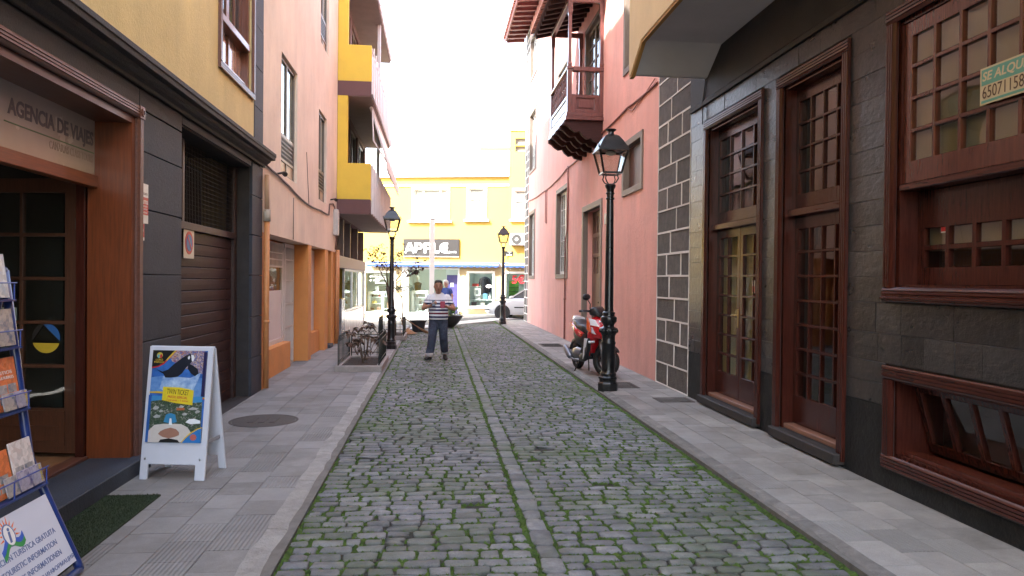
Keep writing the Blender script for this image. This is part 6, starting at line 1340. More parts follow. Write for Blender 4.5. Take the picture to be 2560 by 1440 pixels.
rnd=random.Random(5)
def branchy(root,base,stems,levels,mt_bark,leafmb,ldens,lsize,spread,up=.8):
    def grow(p,d,L,r_,lv,nm):
        pts=[p];q=p.copy();dd_=d.copy(); n=5; rs=[r_]
        for i in range(n):
            dd_=(dd_+Vector((rnd.uniform(-1,1),rnd.uniform(-1,1),rnd.uniform(-.3,.6)))*.16).normalized(); q=q+dd_*L/n; pts.append(q.copy()); rs.append(r_*(1-.55*(i+1)/n))
        MB().tube(pts,rs,6).build(nm,mt_bark,root,smooth=True)
        if lv>0:
            for k in range(rnd.choice((2,3,3))):
                a=rnd.uniform(0,6.28); i=rnd.choice((3,4,5)); nd=(dd_*up+Vector((math.cos(a),math.sin(a),rnd.uniform(-.1,.5)))*spread).normalized(); grow(pts[i],nd,L*rnd.uniform(.55,.8),rs[i]*.75,lv-1,'twig')
        if lv<=1:
            for k in range(ldens):
                i=rnd.randint(1,n); a=rnd.uniform(0,6.28); leaf(leafmb,pts[i]+Vector((rnd.uniform(-.02,.02),rnd.uniform(-.02,.02),rnd.uniform(-.02,.02))),(math.cos(a),math.sin(a),rnd.uniform(-.9,.4)),lsize*rnd.uniform(.6,1.2),lsize*rnd.uniform(.5,.8),1)
    for (d,L,r_) in stems: grow(Vector(base),Vector(d).normalized(),L,r_,levels,'stem')
# reddish shrub
t=thing('shrub','leafy reddish-brown shrub in the near railed bed','shrub',(-1.38,14.1,.14)); lm=MB()
branchy(t,(-1.38,14.1,.14),[((.2,0,1),.40,.014),((-.35,.1,1),.42,.013),((.45,.1,.9),.42,.012),((-.1,-.2,1),.5,.013),((.05,.25,1),.45,.011)],0,M_bark,lm,5,.12,.6)
for (x,y,z) in ((-1.45,14.05,.80),(-1.62,14.1,.72),(-1.25,14.1,.84),(-1.15,14.15,.62),(-1.5,14.2,.58),(-1.35,14.0,.66),(-1.05,14.2,.55),(-1.6,14.0,.52),(-1.28,14.2,.90)):
    MB().tube([(-1.38+(x+1.38)*.5,14.1+(y-14.1)*.5,.3),(x,y,z)],[.007,.004],5).build('stem',M_bark,t,smooth=True)
    for k in range(13):
        a=k*2.4+x*9; leaf(lm,(x+.02*math.cos(a),y+.02*math.sin(a),z+rnd.uniform(-.03,.02)),(math.cos(a),math.sin(a),rnd.uniform(-.75,.25)),rnd.uniform(.10,.15),rnd.uniform(.085,.11),1)
lm.build('foliage',M_rleaf,t,kind='stuff',fix=False)
# young tree, nearly bare
t=thing('young_tree','young almost leafless tree with a few brown leaves behind the left street lamp','tree',(-1.22,20.9,.12)); lm=MB()
for dx,nm in ((-.02,'trunk'),(.03,'trunk'),(.0,'trunk')):
    MB().tube([(-1.20+dx,20.9+dx,.12),(-1.24+dx*2,20.9,.7),(-1.31+dx*2.5,20.9,1.3),(-1.36+dx*3,20.9,1.55)],[.05,.042,.035,.034],8).build(nm,M_bark,t,smooth=True)
branchy(t,(-1.36,20.9,1.5),[((-.45,.1,1),.72,.022),((-.1,-.1,1),.8,.022),((.6,.1,.9),.75,.022),((.9,0,.55),.65,.018)],2,M_bark,lm,9,.11,.6)
lm.build('foliage',M_rleaf,t,kind='stuff',fix=False)
# small clipped tree by the shop
t=thing('clipped_tree','small round-topped green tree against the shop wall','tree',(-1.35,29.6,-.1)); lm=MB()
MB().tube([(-1.35,29.6,-.15),(-1.33,29.6,.5),(-1.38,29.6,1.1)],[.035,.03,.025],8).build('trunk',M_bark,t,smooth=True)
branchy(t,(-1.37,29.6,1.0),[((-.5,0,1),.4,.015),((.4,.1,1),.4,.015),((0,.3,1),.45,.015)],1,M_bark,lm,6,.09,.7)
for k in range(1500):
    a=rnd.uniform(0,6.28);r_=rnd.random()**.5;ph=rnd.uniform(-.4,1)
    x=-1.42+.50*r_*math.cos(a);y=29.6+.45*r_*math.sin(a);z=1.36+.30*ph*math.sqrt(max(0,1-r_*r_))+.05*nz(x*5,y*5)
    if nz(x*4,y*4,z*4)>-.15: leaf(lm,(x,y,z),(math.cos(a*3),math.sin(a*3),rnd.uniform(-.4,.5)),rnd.uniform(.05,.09),rnd.uniform(.025,.045),1)
lm.build('crown',M_gleaf,t,kind='stuff',fix=False)
# dark bowl planter with plant behind the man
t=thing('bowl_planter','wide dark shallow bowl planter at the end of the cobbles behind the man','planter',(.42,26.2,.03))
M_bowl=mat('dark_bowl_ceramic',(.035,.032,.032),.45,.15,6,coat=.2)
autosmooth(MB().lathe([(.20,.0),(.24,.02),(.40,.16),(.54,.36),(.58,.42),(.60,.425),(.60,.445),(.56,.445),(.53,.40)],(.42,26.2,.035),32,cap=False).build('bowl',M_bowl,t)); autosmooth(MB().lathe([(.0,.40),(.54,.41)],(.42,26.2,.035),24,cap=False).build('soil',M_soil,t)); MB().lathe([(.24,0),(.24,.03)],(.42,26.2,.035),16).build('foot',M_bowl,t)
t=thing('potted_plant','bright green bushy plant growing in the dark bowl','plant',(.55,26.2,.42)); lm=MB()
branchy(t,(.55,26.2,.41),[((.3,0,1),.3,.012),((.5,.2,.8),.3,.012),((-.3,0,1),.35,.012),((0,-.3,1),.35,.012)],1,M_bark,lm,10,.10,.7)
for k in range(420):
    a=rnd.uniform(0,6.28);b_=rnd.uniform(0,1); x=.62+.30*b_*math.cos(a);y=26.2+.28*b_*math.sin(a); leaf(lm,(x,y,.5+rnd.uniform(0,.42)*(1.1-b_)),(math.cos(a),math.sin(a),rnd.uniform(-.2,.6)),rnd.uniform(.07,.13),rnd.uniform(.03,.06),1)
lm.build('foliage',M_bleaf,t,kind='stuff',fix=False)
# bucket, broom, sand heap
t=thing('bucket','black rubber builder\'s bucket by the left kerb','bucket',(-.56,23.7,.045)); M_rub=mat('black_rubber',(.015,.015,.016),.6,.2,10)
autosmooth(MB().lathe([(.18,.02),(.20,.10),(.235,.36),(.25,.37),(.25,.39),(.225,.385),(.19,.12),(.0,.10)],(-.56,23.7,.03),24,cap=False).build('body',M_rub,t)); MB().lathe([(.18,.02),(.0,.02)],(-.56,23.7,.03),24,cap=False).build('bottom',M_rub,t)
for sx in (-1,1): MB().tube([(-.56+sx*.24,23.62,.37),(-.56+sx*.26,23.64,.43),(-.56+sx*.26,23.76,.43),(-.56+sx*.24,23.78,.37)],.012,6).build('handle',M_rub,t,smooth=True)
t=thing('broom','wooden-handled straw broom lying slanted across the left kerb','broom',(-.3,23.4,.03)); M_bw=mat('broom_wood',(.25,.14,.075),.7,.3,10,stretch=(1,4,4)); M_straw=mat('straw_bristle',(.26,.15,.075),.85,.4,40,stretch=(1,6,6))
MB().tube([(-1.02,22.3,.62),(-.55,22.75,.26)],.016,8).build('handle',M_bw,t,smooth=True)
st=MB(); rb=random.Random(3)
for k in range(70):
    a=rb.uniform(0,6.28);q=rb.uniform(0,.05); st.tube([(-.58+.01*math.cos(a),22.72,.285+.012*math.sin(a)),(-.26+q*math.cos(a)*.6+rb.uniform(-.05,.03),23.03+q*math.cos(a),.075+q*math.sin(a)*.9)],.004,4)
st.build('bristles',M_straw,t,kind='stuff'); MB().tube([(-.60,22.70,.30),(-.50,22.80,.225)],[.022,.03],8).build('binding',M_bw,t)
mb=MB();n=18;vs=[];fs=[]
for j in range(9):
    for i in range(n):
        a=6.283*i/n;rr=j/8; vs.append((-.86+.30*rr*math.cos(a)*(1+.15*nz(math.cos(a)*2,math.sin(a)*2)),22.75+.35*rr*math.sin(a),.075+.17*(1-rr)**1.3+.012*nz(rr*5,a*2)))
for j in range(8):
    for i in range(n): fs.append((j*n+i,j*n+(i+1)%n,(j+1)*n+(i+1)%n,(j+1)*n+i))
mb.add(vs,fs); o=solo(mb,'sand_heap',mat('orange_sand',(.36,.19,.09),.95,.2,20,bump=.6,bscale=120),'small heap of orange sand beside the bucket','sand',smooth=True)
t=thing('work_stick','thin stick leaning by the sand heap','stick',(-.9,22.6,.08)); MB().tube([(-.93,22.5,.08),(-1.10,22.4,.66)],.012,6).build('rod',M_bw,t)
# ------------------------------------------------------------------ scooter
t=thing('motor_scooter','red, white and black motor scooter parked on the right pavement behind the lamp','scooter',(2.795,12.98,.08))
fdir=Vector((.16,-1.28,0)).normalized(); sdir=Vector((fdir.y,-fdir.x,0))   # sdir = rider's right
SS=1.10; LEAN=-.06
STEER=-.6
def mKs(f,s,z):
    """steered parts turn about the head tube"""
    df=f-.42; c,q=math.cos(STEER),math.sin(STEER); return mK(.42+df*c-s*q,df*q+s*c,z)
def mK(f,s,z):
    s2=s+z*LEAN
    return (2.795+(fdir.x*f+sdir.x*s2)*SS,12.98+(fdir.y*f+sdir.y*s2)*SS,.08+z*SS)
M_sred=mat('scooter_red',(.50,.012,.018),.22,.06,6,coat=.8); M_swh=mat('scooter_white',(.72,.72,.74),.25,.04,6,coat=.7); M_sblk=mat('scooter_black_plastic',(.014,.014,.016),.45,.2,20); M_tyre=mat('tyre_rubber',(.012,.012,.012),.75,.2,20); M_sgrey=mat('scooter_grey_metal',(.22,.22,.24),.35,.1,12,metal=.7); M_sor=mat('scooter_orange_decal',(.75,.12,.03),.25,.05,8,coat=.7)
def wheel(fc,mp_,par=t,r=.245,w=.055):
    c=Vector(mp_(fc,0,r)); axd=(Vector(mp_(fc,.3,r))-c).normalized()
    n=28; prof=[(r-.085,-w*.75),(r-.03,-w),(r-.006,-w*.6),(r,0),(r-.006,w*.6),(r-.03,w),(r-.085,w*.75)]
    ty=autosmooth(MB().lathe([(a*SS,b_*SS) for a,b_ in prof]+[((r-.085)*SS,-w*.75*SS)],c,n,ax=tuple(axd),cap=False).build('tyre',M_tyre,par),60)
    rim=autosmooth(MB().lathe([((r-.084)*SS,-w*.7*SS),((r-.10)*SS,-w*.5*SS),((r-.10)*SS,w*.5*SS),((r-.084)*SS,w*.7*SS)],c,n,ax=tuple(axd),cap=False).build('rim',M_sblk,par),60)
    a=axd.cross(Vector((0,0,1))).normalized(); b_=axd.cross(a)
    for k in range(5):
        an=k*1.2566; MB().bar(tuple(c),tuple(c+(a*math.cos(an)+b_*math.sin(an))*(r-.095)*SS),.03,.035,up=tuple(axd)).build('spoke',M_sblk,rim)
    MB().lathe([(.0,-.05),(.04,-.05),(.04,.05),(.0,.05)],c,12,ax=tuple(axd)).build('hub',M_sgrey,rim)
    MB().lathe([(.095,.032*SS),(.095,.038*SS),(.05,.038*SS),(.05,.032*SS)],c,20,ax=tuple(axd),cap=False).build('brake_disc',M_sgrey,rim)
wheel(.58,mKs); wheel(-.58,mK)
def sec(f,w,z0,z1,k=.55,n=12,mp=None):
    mp=mp or mK
    """rounded section across the scooter at station f"""
    zc=(z0+z1)/2;h=(z1-z0)/2; out=[]
    for i in range(n):
        a=2*math.pi*i/n; ca,sa=math.cos(a),math.sin(a); out.append(mp(f,w*math.copysign(abs(ca)**k,ca),zc+h*math.copysign(abs(sa)**k,sa)))
    return out
def slf(name,stations,mt,par=t,**k): return autosmooth(MB().loft([sec(*s_,**k) for s_ in stations]).build(name,mt,par),50)
for s in (-.075,.075):
    MB().tube([mKs(.44,s,.78),mKs(.50,s,.56)],.022*SS,8).build('fork_tube',M_sblk,t,smooth=True); MB().tube([mKs(.49,s,.58),mKs(.575,s,.25)],.026*SS,8).build('fork_leg',M_sgrey,t,smooth=True)
slf('front_fender',[(.40,.06,.36,.44),(.46,.075,.44,.52),(.56,.08,.485,.53),(.66,.075,.475,.515),(.76,.055,.43,.46),(.80,.03,.40,.42)],M_sblk,mp=mKs)
# leg shield and nose
slf('leg_shield',[(.24,.12,.30,.42),(.31,.15,.36,.66),(.36,.19,.46,.84),(.40,.19,.52,.96),(.46,.165,.58,.95),(.54,.13,.60,.88),(.62,.08,.60,.78),(.66,.045,.61,.70)],M_sred)
for s in (-1,1):
    # headlight, white flash, dark intake, lower fairing
    MB().hexa([mK(.655,s*.035,.635),mK(.50,s*.165,.70),mK(.47,s*.16,.69),mK(.60,s*.03,.62),mK(.645,s*.035,.70),mK(.46,s*.172,.80),mK(.43,s*.16,.79),mK(.60,s*.03,.70)]).build('headlight',mat('headlight_lens',(.55,.56,.6),.08,.3,12,coat=.9),t,bevel=.008,seg=2)
    MB().hexa([mK(.60,s*.09,.80),mK(.46,s*.185,.82),mK(.45,s*.17,.82),mK(.58,s*.08,.80),mK(.50,s*.12,.905),mK(.40,s*.197,.93),mK(.39,s*.18,.93),mK(.48,s*.11,.905)]).build('white_flash',M_swh,t,bevel=.005)
    MB().hexa([mK(.50,s*.185,.70),mK(.36,s*.21,.74),mK(.34,s*.19,.74),mK(.48,s*.17,.70),mK(.44,s*.19,.83),mK(.31,s*.208,.95),mK(.30,s*.19,.95),mK(.42,s*.17,.83)]).build('side_decal',M_sor if s>0 else M_swh,t,bevel=.006)
    slf('lower_fairing',[(.05,.03,.20,.30),(.20,.035,.20,.36),(.34,.04,.24,.58),(.42,.03,.38,.62)],M_sblk).location=(sdir.x*s*.17*SS,sdir.y*s*.17*SS,0)
    MB().hexa([mK(.36,s*.205,.38),mK(.28,s*.215,.26),mK(.28,s*.195,.26),mK(.36,s*.19,.38),mK(.40,s*.205,.60),mK(.30,s*.218,.60),mK(.30,s*.195,.60),mK(.40,s*.19,.60)]).build('white_panel',M_swh,t)
    MB().tube([mK(.53,s*.12,.56),mK(.53,s*.19,.555),mK(.52,s*.22,.555)],.018*SS,8).build('indicator',M_swh,t,smooth=True)
slf('front_bib',[(.40,.12,.80,.975),(.455,.11,.80,.955),(.52,.085,.80,.905),(.575,.05,.79,.86)],M_sred)
a=MB(); 
def mN(u,v,n): return mK(.575-(v-.0)*.62+n*.6+.008-abs(u)*.35,-u,.868+v*.8+n*.6)
put_text(a,'NRG',mN,0,.02,w=.15,h=.038,bold=.03,ext=.004); a.build('lettering',M_swh,t)
slf('intake_grille',[(.50,.10,.745,.79),(.60,.06,.745,.785)],M_sblk)
# handlebar, cowl, mirror
slf('handlebar_cowl',[(.22,.05,.98,1.05),(.28,.13,.97,1.10),(.36,.15,.955,1.12),(.43,.12,.945,1.08),(.48,.06,.94,1.0)],M_sblk,mp=mKs)
for s in (-1,1):
    MB().tube([mKs(.30,s*.12,1.04),mKs(.26,s*.24,1.05),mKs(.24,s*.34,1.045)],[.018*SS,.02*SS,.02*SS],8).build('grip',M_sblk,t,smooth=True)
    MB().tube([mKs(.31,s*.2,1.05),mKs(.33,s*.28,1.045),mKs(.31,s*.37,1.05)],.007*SS,6).build('brake_lever',M_sgrey,t,smooth=True)
MB().tube([mKs(.31,.16,1.08),mKs(.33,.19,1.16),mKs(.31,.23,1.22)],.008*SS,6).build('mirror_stem',M_sblk,t,smooth=True)
autosmooth(MB().loft([[mKs(.30+ff,.255+.095*k*math.cos(2*math.pi*i/12),1.27+.055*k*math.sin(2*math.pi*i/12)) for i in range(12)] for ff,k in ((-.02,.95),(.0,1),(.025,.7),(.035,.3))]).build('mirror',M_sblk,t))
# floor, seat, rear body
slf('floorboard',[(-.12,.14,.24,.33),(.05,.15,.24,.31),(.24,.15,.25,.32)],M_sblk); slf('tunnel',[(-.20,.08,.30,.62),(-.05,.09,.28,.48),(.15,.09,.28,.42),(.30,.09,.28,.5)],M_sblk)
slf('seat',[(.03,.08,.62,.70),(-.02,.115,.64,.77),(-.15,.13,.66,.80),(-.35,.14,.68,.79),(-.45,.135,.70,.84),(-.62,.12,.73,.865),(-.72,.07,.76,.85)],M_sblk)
slf('under_seat',[(.02,.10,.40,.66),(-.15,.13,.40,.69),(-.40,.14,.46,.71),(-.60,.11,.55,.73)],M_sblk)
slf('rear_panel',[(.0,.05,.56,.67),(-.15,.145,.55,.70),(-.40,.165,.60,.74),(-.62,.14,.66,.80),(-.80,.07,.74,.86)],M_sred)
for s in (-1,1): MB().hexa([mK(-.10,s*.148,.60),mK(-.70,s*.135,.73),mK(-.70,s*.12,.73),mK(-.10,s*.13,.60),mK(-.10,s*.15,.64),mK(-.74,s*.135,.80),mK(-.74,s*.11,.80),mK(-.10,s*.13,.64)]).build('side_stripe',M_sor if s>0 else M_swh,t,bevel=.004)
slf('tail',[(-.66,.11,.80,.90),(-.78,.09,.82,.92),(-.88,.03,.86,.90)],M_swh); slf('engine',[(-.25,.09,.20,.38),(-.45,.11,.17,.40),(-.66,.09,.19,.36)],M_sgrey)
slf('rear_mudguard',[(-.62,.06,.46,.56),(-.78,.07,.40,.50),(-.92,.06,.30,.36)],M_sblk)
autosmooth(MB().lathe([(.03,0),(.055,.03),(.062,.10),(.06,.34),(.045,.40),(.02,.42)],mK(-.42,.19,.22),14,ax=tuple(Vector(mK(-.75,.19,.37))-Vector(mK(-.42,.19,.22)))).build('exhaust',M_sgrey,t)); MB().tube([mK(-.2,.1,.2),mK(-.3,.17,.19),mK(-.42,.19,.22)],.02,8).build('exhaust_pipe',M_sgrey,t,smooth=True)
for s in (-.06,.10): MB().tube([mK(-.20,s,.22),mK(-.24,s*1.6,.0)],.012,6).build('stand_leg',M_sblk,t,smooth=True)

# ------------------------------------------------------------------ silver car
u0,dc=2.92,-1.98
t=thing('parked_car','silver hatchback whose nose shows from behind the pink house corner','car',mF(u0+2,dc,0))
M_silver=mat('silver_car_paint',(.52,.53,.55),.35,.02,30,metal=.15,coat=.5); M_cg=plain('dark_car_glass',(.05,.06,.065),.05,spec=.8)
def mCr(l,w,z): return mF(u0+l,dc+w,z)
def csec(l,hw,zb,zm,zt,tw):  # ring: sill, flank, shoulder, top
    return [mCr(l,-hw*.93,zb),mCr(l,-hw,zb+.15),mCr(l,-hw,zm-.06),mCr(l,-hw*.97,zm),mCr(l,-tw,zt),mCr(l,0,zt+.015),mCr(l,tw,zt),mCr(l,hw*.97,zm),mCr(l,hw,zm-.06),mCr(l,hw,zb+.15),mCr(l,hw*.93,zb)]
st_=[(.0,.48,.30,.50,.56,.35),(.05,.62,.24,.56,.62,.5),(.22,.76,.22,.66,.72,.6),(.6,.80,.22,.74,.82,.66),(1.0,.82,.21,.82,.90,.70),(1.3,.82,.21,.88,.95,.72),(2.0,.83,.21,.92,.96,.72),(3.0,.83,.21,.94,.98,.72),(3.5,.81,.24,.94,.98,.70),(3.8,.74,.3,.9,.95,.62),(3.88,.6,.36,.8,.88,.5)]
autosmooth(MB().loft([csec(*s_) for s_ in st_]).build('body',M_silver,t),40)
def gsec(l,hw,z,tw,zt): return [mCr(l,-hw,z),mCr(l,-tw,zt),mCr(l,-tw*.8,zt+.02),mCr(l,tw*.8,zt+.02),mCr(l,tw,zt),mCr(l,hw,z)]
MB().loft([gsec(1.02,.68,.90,.66,.905),gsec(1.85,.70,.94,.55,1.36),gsec(2.3,.70,.95,.54,1.42),gsec(3.1,.70,.97,.53,1.40),gsec(3.7,.66,.96,.55,1.05)]).build('glasshouse',M_cg,t)
MB().loft([[mCr(1.80,-.53,1.352),mCr(1.80,.53,1.352),mCr(1.80,.53,1.39),mCr(1.80,-.53,1.39)],[mCr(2.3,-.54,1.425),mCr(2.3,.54,1.425),mCr(2.3,.54,1.47),mCr(2.3,-.54,1.47)],[mCr(3.1,-.53,1.40),mCr(3.1,.53,1.40),mCr(3.1,.53,1.45),mCr(3.1,-.53,1.45)],[mCr(3.5,-.5,1.22),mCr(3.5,.5,1.22),mCr(3.5,.5,1.27),mCr(3.5,-.5,1.27)]]).build('roof',M_silver,t,bevel=.01)
for w in (-1,1):
    MB().bar(mCr(1.04,w*.69,.905),mCr(1.82,w*.56,1.37),.06,.05).build('windscreen_pillar',M_silver,t); MB().bar(mCr(2.55,w*.71,.94),mCr(2.5,w*.555,1.42),.05,.07).build('door_pillar',M_silver,t); MB().bar(mCr(3.45,w*.70,.95),mCr(3.15,w*.55,1.40),.05,.16).build('rear_pillar',M_silver,t)
    MB().box(0,0,0,0,0,0) if False else None
    mb=MB(); c=mCr(1.22,w*.86,1.0); mb.ball(c,(.10,.07,.07),10,6); mb.build('door_mirror',M_silver,t,smooth=True)
    MB().hexa([mCr(1.35,w*.832,.52),mCr(2.6,w*.838,.52),mCr(2.6,w*.80,.52),mCr(1.35,w*.80,.52),mCr(1.35,w*.842,.57),mCr(2.6,w*.848,.57),mCr(2.6,w*.80,.57),mCr(1.35,w*.80,.57)]).build('rubbing_strip',M_sblk,t)
    MB().hexa([mCr(.06,w*.60,.56),mCr(.34,w*.775,.62),mCr(.40,w*.72,.62),mCr(.12,w*.45,.56),mCr(.10,w*.58,.64),mCr(.50,w*.765,.76),mCr(.50,w*.68,.77),mCr(.16,w*.45,.66)]).build('headlamp',MATS['headlight_lens'],t,bevel=.01)
    for lc in (.80,3.12):
        c=mCr(lc,w*.76,.29); axd=Vector(mCr(0,1,0))-Vector(mCr(0,0,0))
        MB().lathe([(.36,-.09),(.36,.085)],Vector(mCr(lc,w*.755,.31)),24,ax=tuple(axd)).build('wheel_arch',M_sblk,t)
        ty=autosmooth(MB().lathe([(.19,-.10),(.27,-.10),(.295,-.06),(.295,.06),(.27,.10),(.19,.10),(.19,-.10)],c,28,ax=tuple(axd),cap=False).build('tyre',M_tyre,t))
        hb=MB().lathe([(.0,-.075),(.19,-.085),(.19,.085),(.0,.075)],c,20,ax=tuple(axd)).build('wheel_rim',plain('wheel_trim_silver',(.25,.25,.26),.4,.6),t)
MB().hexa([mCr(-.03,-.52,.30),mCr(-.03,.52,.30),mCr(.22,.79,.30),mCr(.22,-.79,.30),mCr(-.05,-.50,.46),mCr(-.05,.50,.46),mCr(.22,.80,.46),mCr(.22,-.80,.46)]).build('bumper',M_silver,t,bevel=.03,seg=2)
MB().hexa([mCr(-.065,-.50,.40),mCr(-.065,.5,.40),mCr(.20,.815,.40),mCr(.20,-.815,.40),mCr(-.065,-.50,.46),mCr(-.065,.5,.46),mCr(.20,.815,.46),mCr(.20,-.815,.46)]).build('bumper_strip',M_sblk,t,bevel=.01)

# ------------------------------------------------------------------ people
M_skin=mat('skin_tan',(.38,.19,.125),.5,.08,14); M_skin2=mat('skin_fair',(.45,.25,.18),.5,.08,14); M_hair=mat('black_hair',(.012,.010,.009),.5,.3,60,bump=.5,bscale=200); M_hairw=mat('white_hair',(.60,.58,.55),.6,.15,60,bump=.5,bscale=200)
m=mat('striped_shirt',(.68,.68,.71),.9,.03,10,bump=.15,bscale=14)
nt=m.node_tree;L=nt.links;b=nt.nodes['Principled BSDF']; old=b.inputs['Base Color'].links[0].from_socket
tc=_n(nt,'ShaderNodeTexCoord'); sp=_n(nt,'ShaderNodeSeparateXYZ'); L.new(tc.outputs['Object'],sp.inputs[0])
rp_=_n(nt,'ShaderNodeValToRGB'); rp_.color_ramp.interpolation='CONSTANT'; mr=_n(nt,'ShaderNodeMapRange'); mr.inputs['From Min'].default_value=.875; mr.inputs['From Max'].default_value=1.30
L.new(sp.outputs['Z'],mr.inputs['Value']); L.new(mr.outputs['Result'],rp_.inputs['Fac'])
navy=(.018,.02,.075,1); wht=(.68,.68,.71,1); mar=(.16,.02,.035,1)
E_=rp_.color_ramp.elements; stops=[(0,wht),(.065,navy),(.16,wht),(.25,mar),(.33,wht),(.41,navy),(.50,wht),(.56,navy),(.645,wht),(.725,navy),(.81,wht),(.915,navy),(.955,wht)]
while len(E_)>1: E_.remove(E_[-1])
E_[0].position=0;E_[0].color=stops[0][1]
for p_,c_ in stops[1:]: e_=E_.new(p_); e_.color=c_
L.new(rp_.outputs['Color'],b.inputs['Base Color'])
M_stripe=m
M_jean=mat('dark_blue_denim',(.026,.032,.055),.85,.25,18,bump=.5,bscale=9,stain=.75,stain_col=(.12,.145,.20),stain_scale=3.2,bdist=.03); M_cuff=mat('denim_cuff',(.30,.28,.27),.9,.2,20); M_shoe=mat('dark_shoe',(.022,.018,.016),.6,.3,12); M_bshirt=mat('blue_shirt',(.035,.06,.20),.9,.1,10,bump=.2,bscale=14)
def remesh(o,v=.010,sm=3):
    r_=o.modifiers.new('remesh','REMESH'); r_.mode='VOXEL'; r_.voxel_size=v; r_.use_smooth_shade=True
    s_=o.modifiers.new('smooth','SMOOTH'); s_.factor=.5; s_.iterations=sm
    return o
def ell(c,rx,ry,n=14,tilt=0,k=1.0):
    out=[]
    for i in range(n):
        a=2*math.pi*i/n; ca=math.copysign(abs(math.cos(a))**k,math.cos(a));sa=math.copysign(abs(math.sin(a))**k,math.sin(a)); out.append((c[0]+rx*ca,c[1]+ry*sa,c[2]+tilt*ry*sa))
    return out
def hand(mb,wrist,dirv,side,nrm,hold=1.0):
    """palm with five separate curled fingers"""
    w=Vector(wrist);d=Vector(dirv).normalized();n=Vector(nrm).normalized();s=d.cross(n).normalized()*side
    c=w+d*.045
    mb.loft([[tuple(w+s*a*.026+n*b_*.018) for a,b_ in ((-1,-1),(1,-1),(1,1),(-1,1))],[tuple(c+s*a*.040+n*b_*.015) for a,b_ in ((-1,-1),(1,-1),(1,1),(-1,1))],[tuple(w+d*.092+s*a*.042+n*b_*.012) for a,b_ in ((-1,-1),(1,-1),(1,1),(-1,1))]])
    for k,l in enumerate((.062,.072,.067,.052)):
        b0=w+d*.088+s*(.031-.0205*k); mb.tube([tuple(b0),tuple(b0+d*l*.45+n*.010),tuple(b0+d*l*.62+n*.034),tuple(b0+d*l*.45+n*.055)],[.0095,.009,.008,.007],6)
    b0=w+d*.025+s*.030; mb.tube([tuple(b0),tuple(b0+d*.028+s*.022+n*.008),tuple(b0+d*.052+s*.016+n*.026)],[.012,.0105,.008],6)
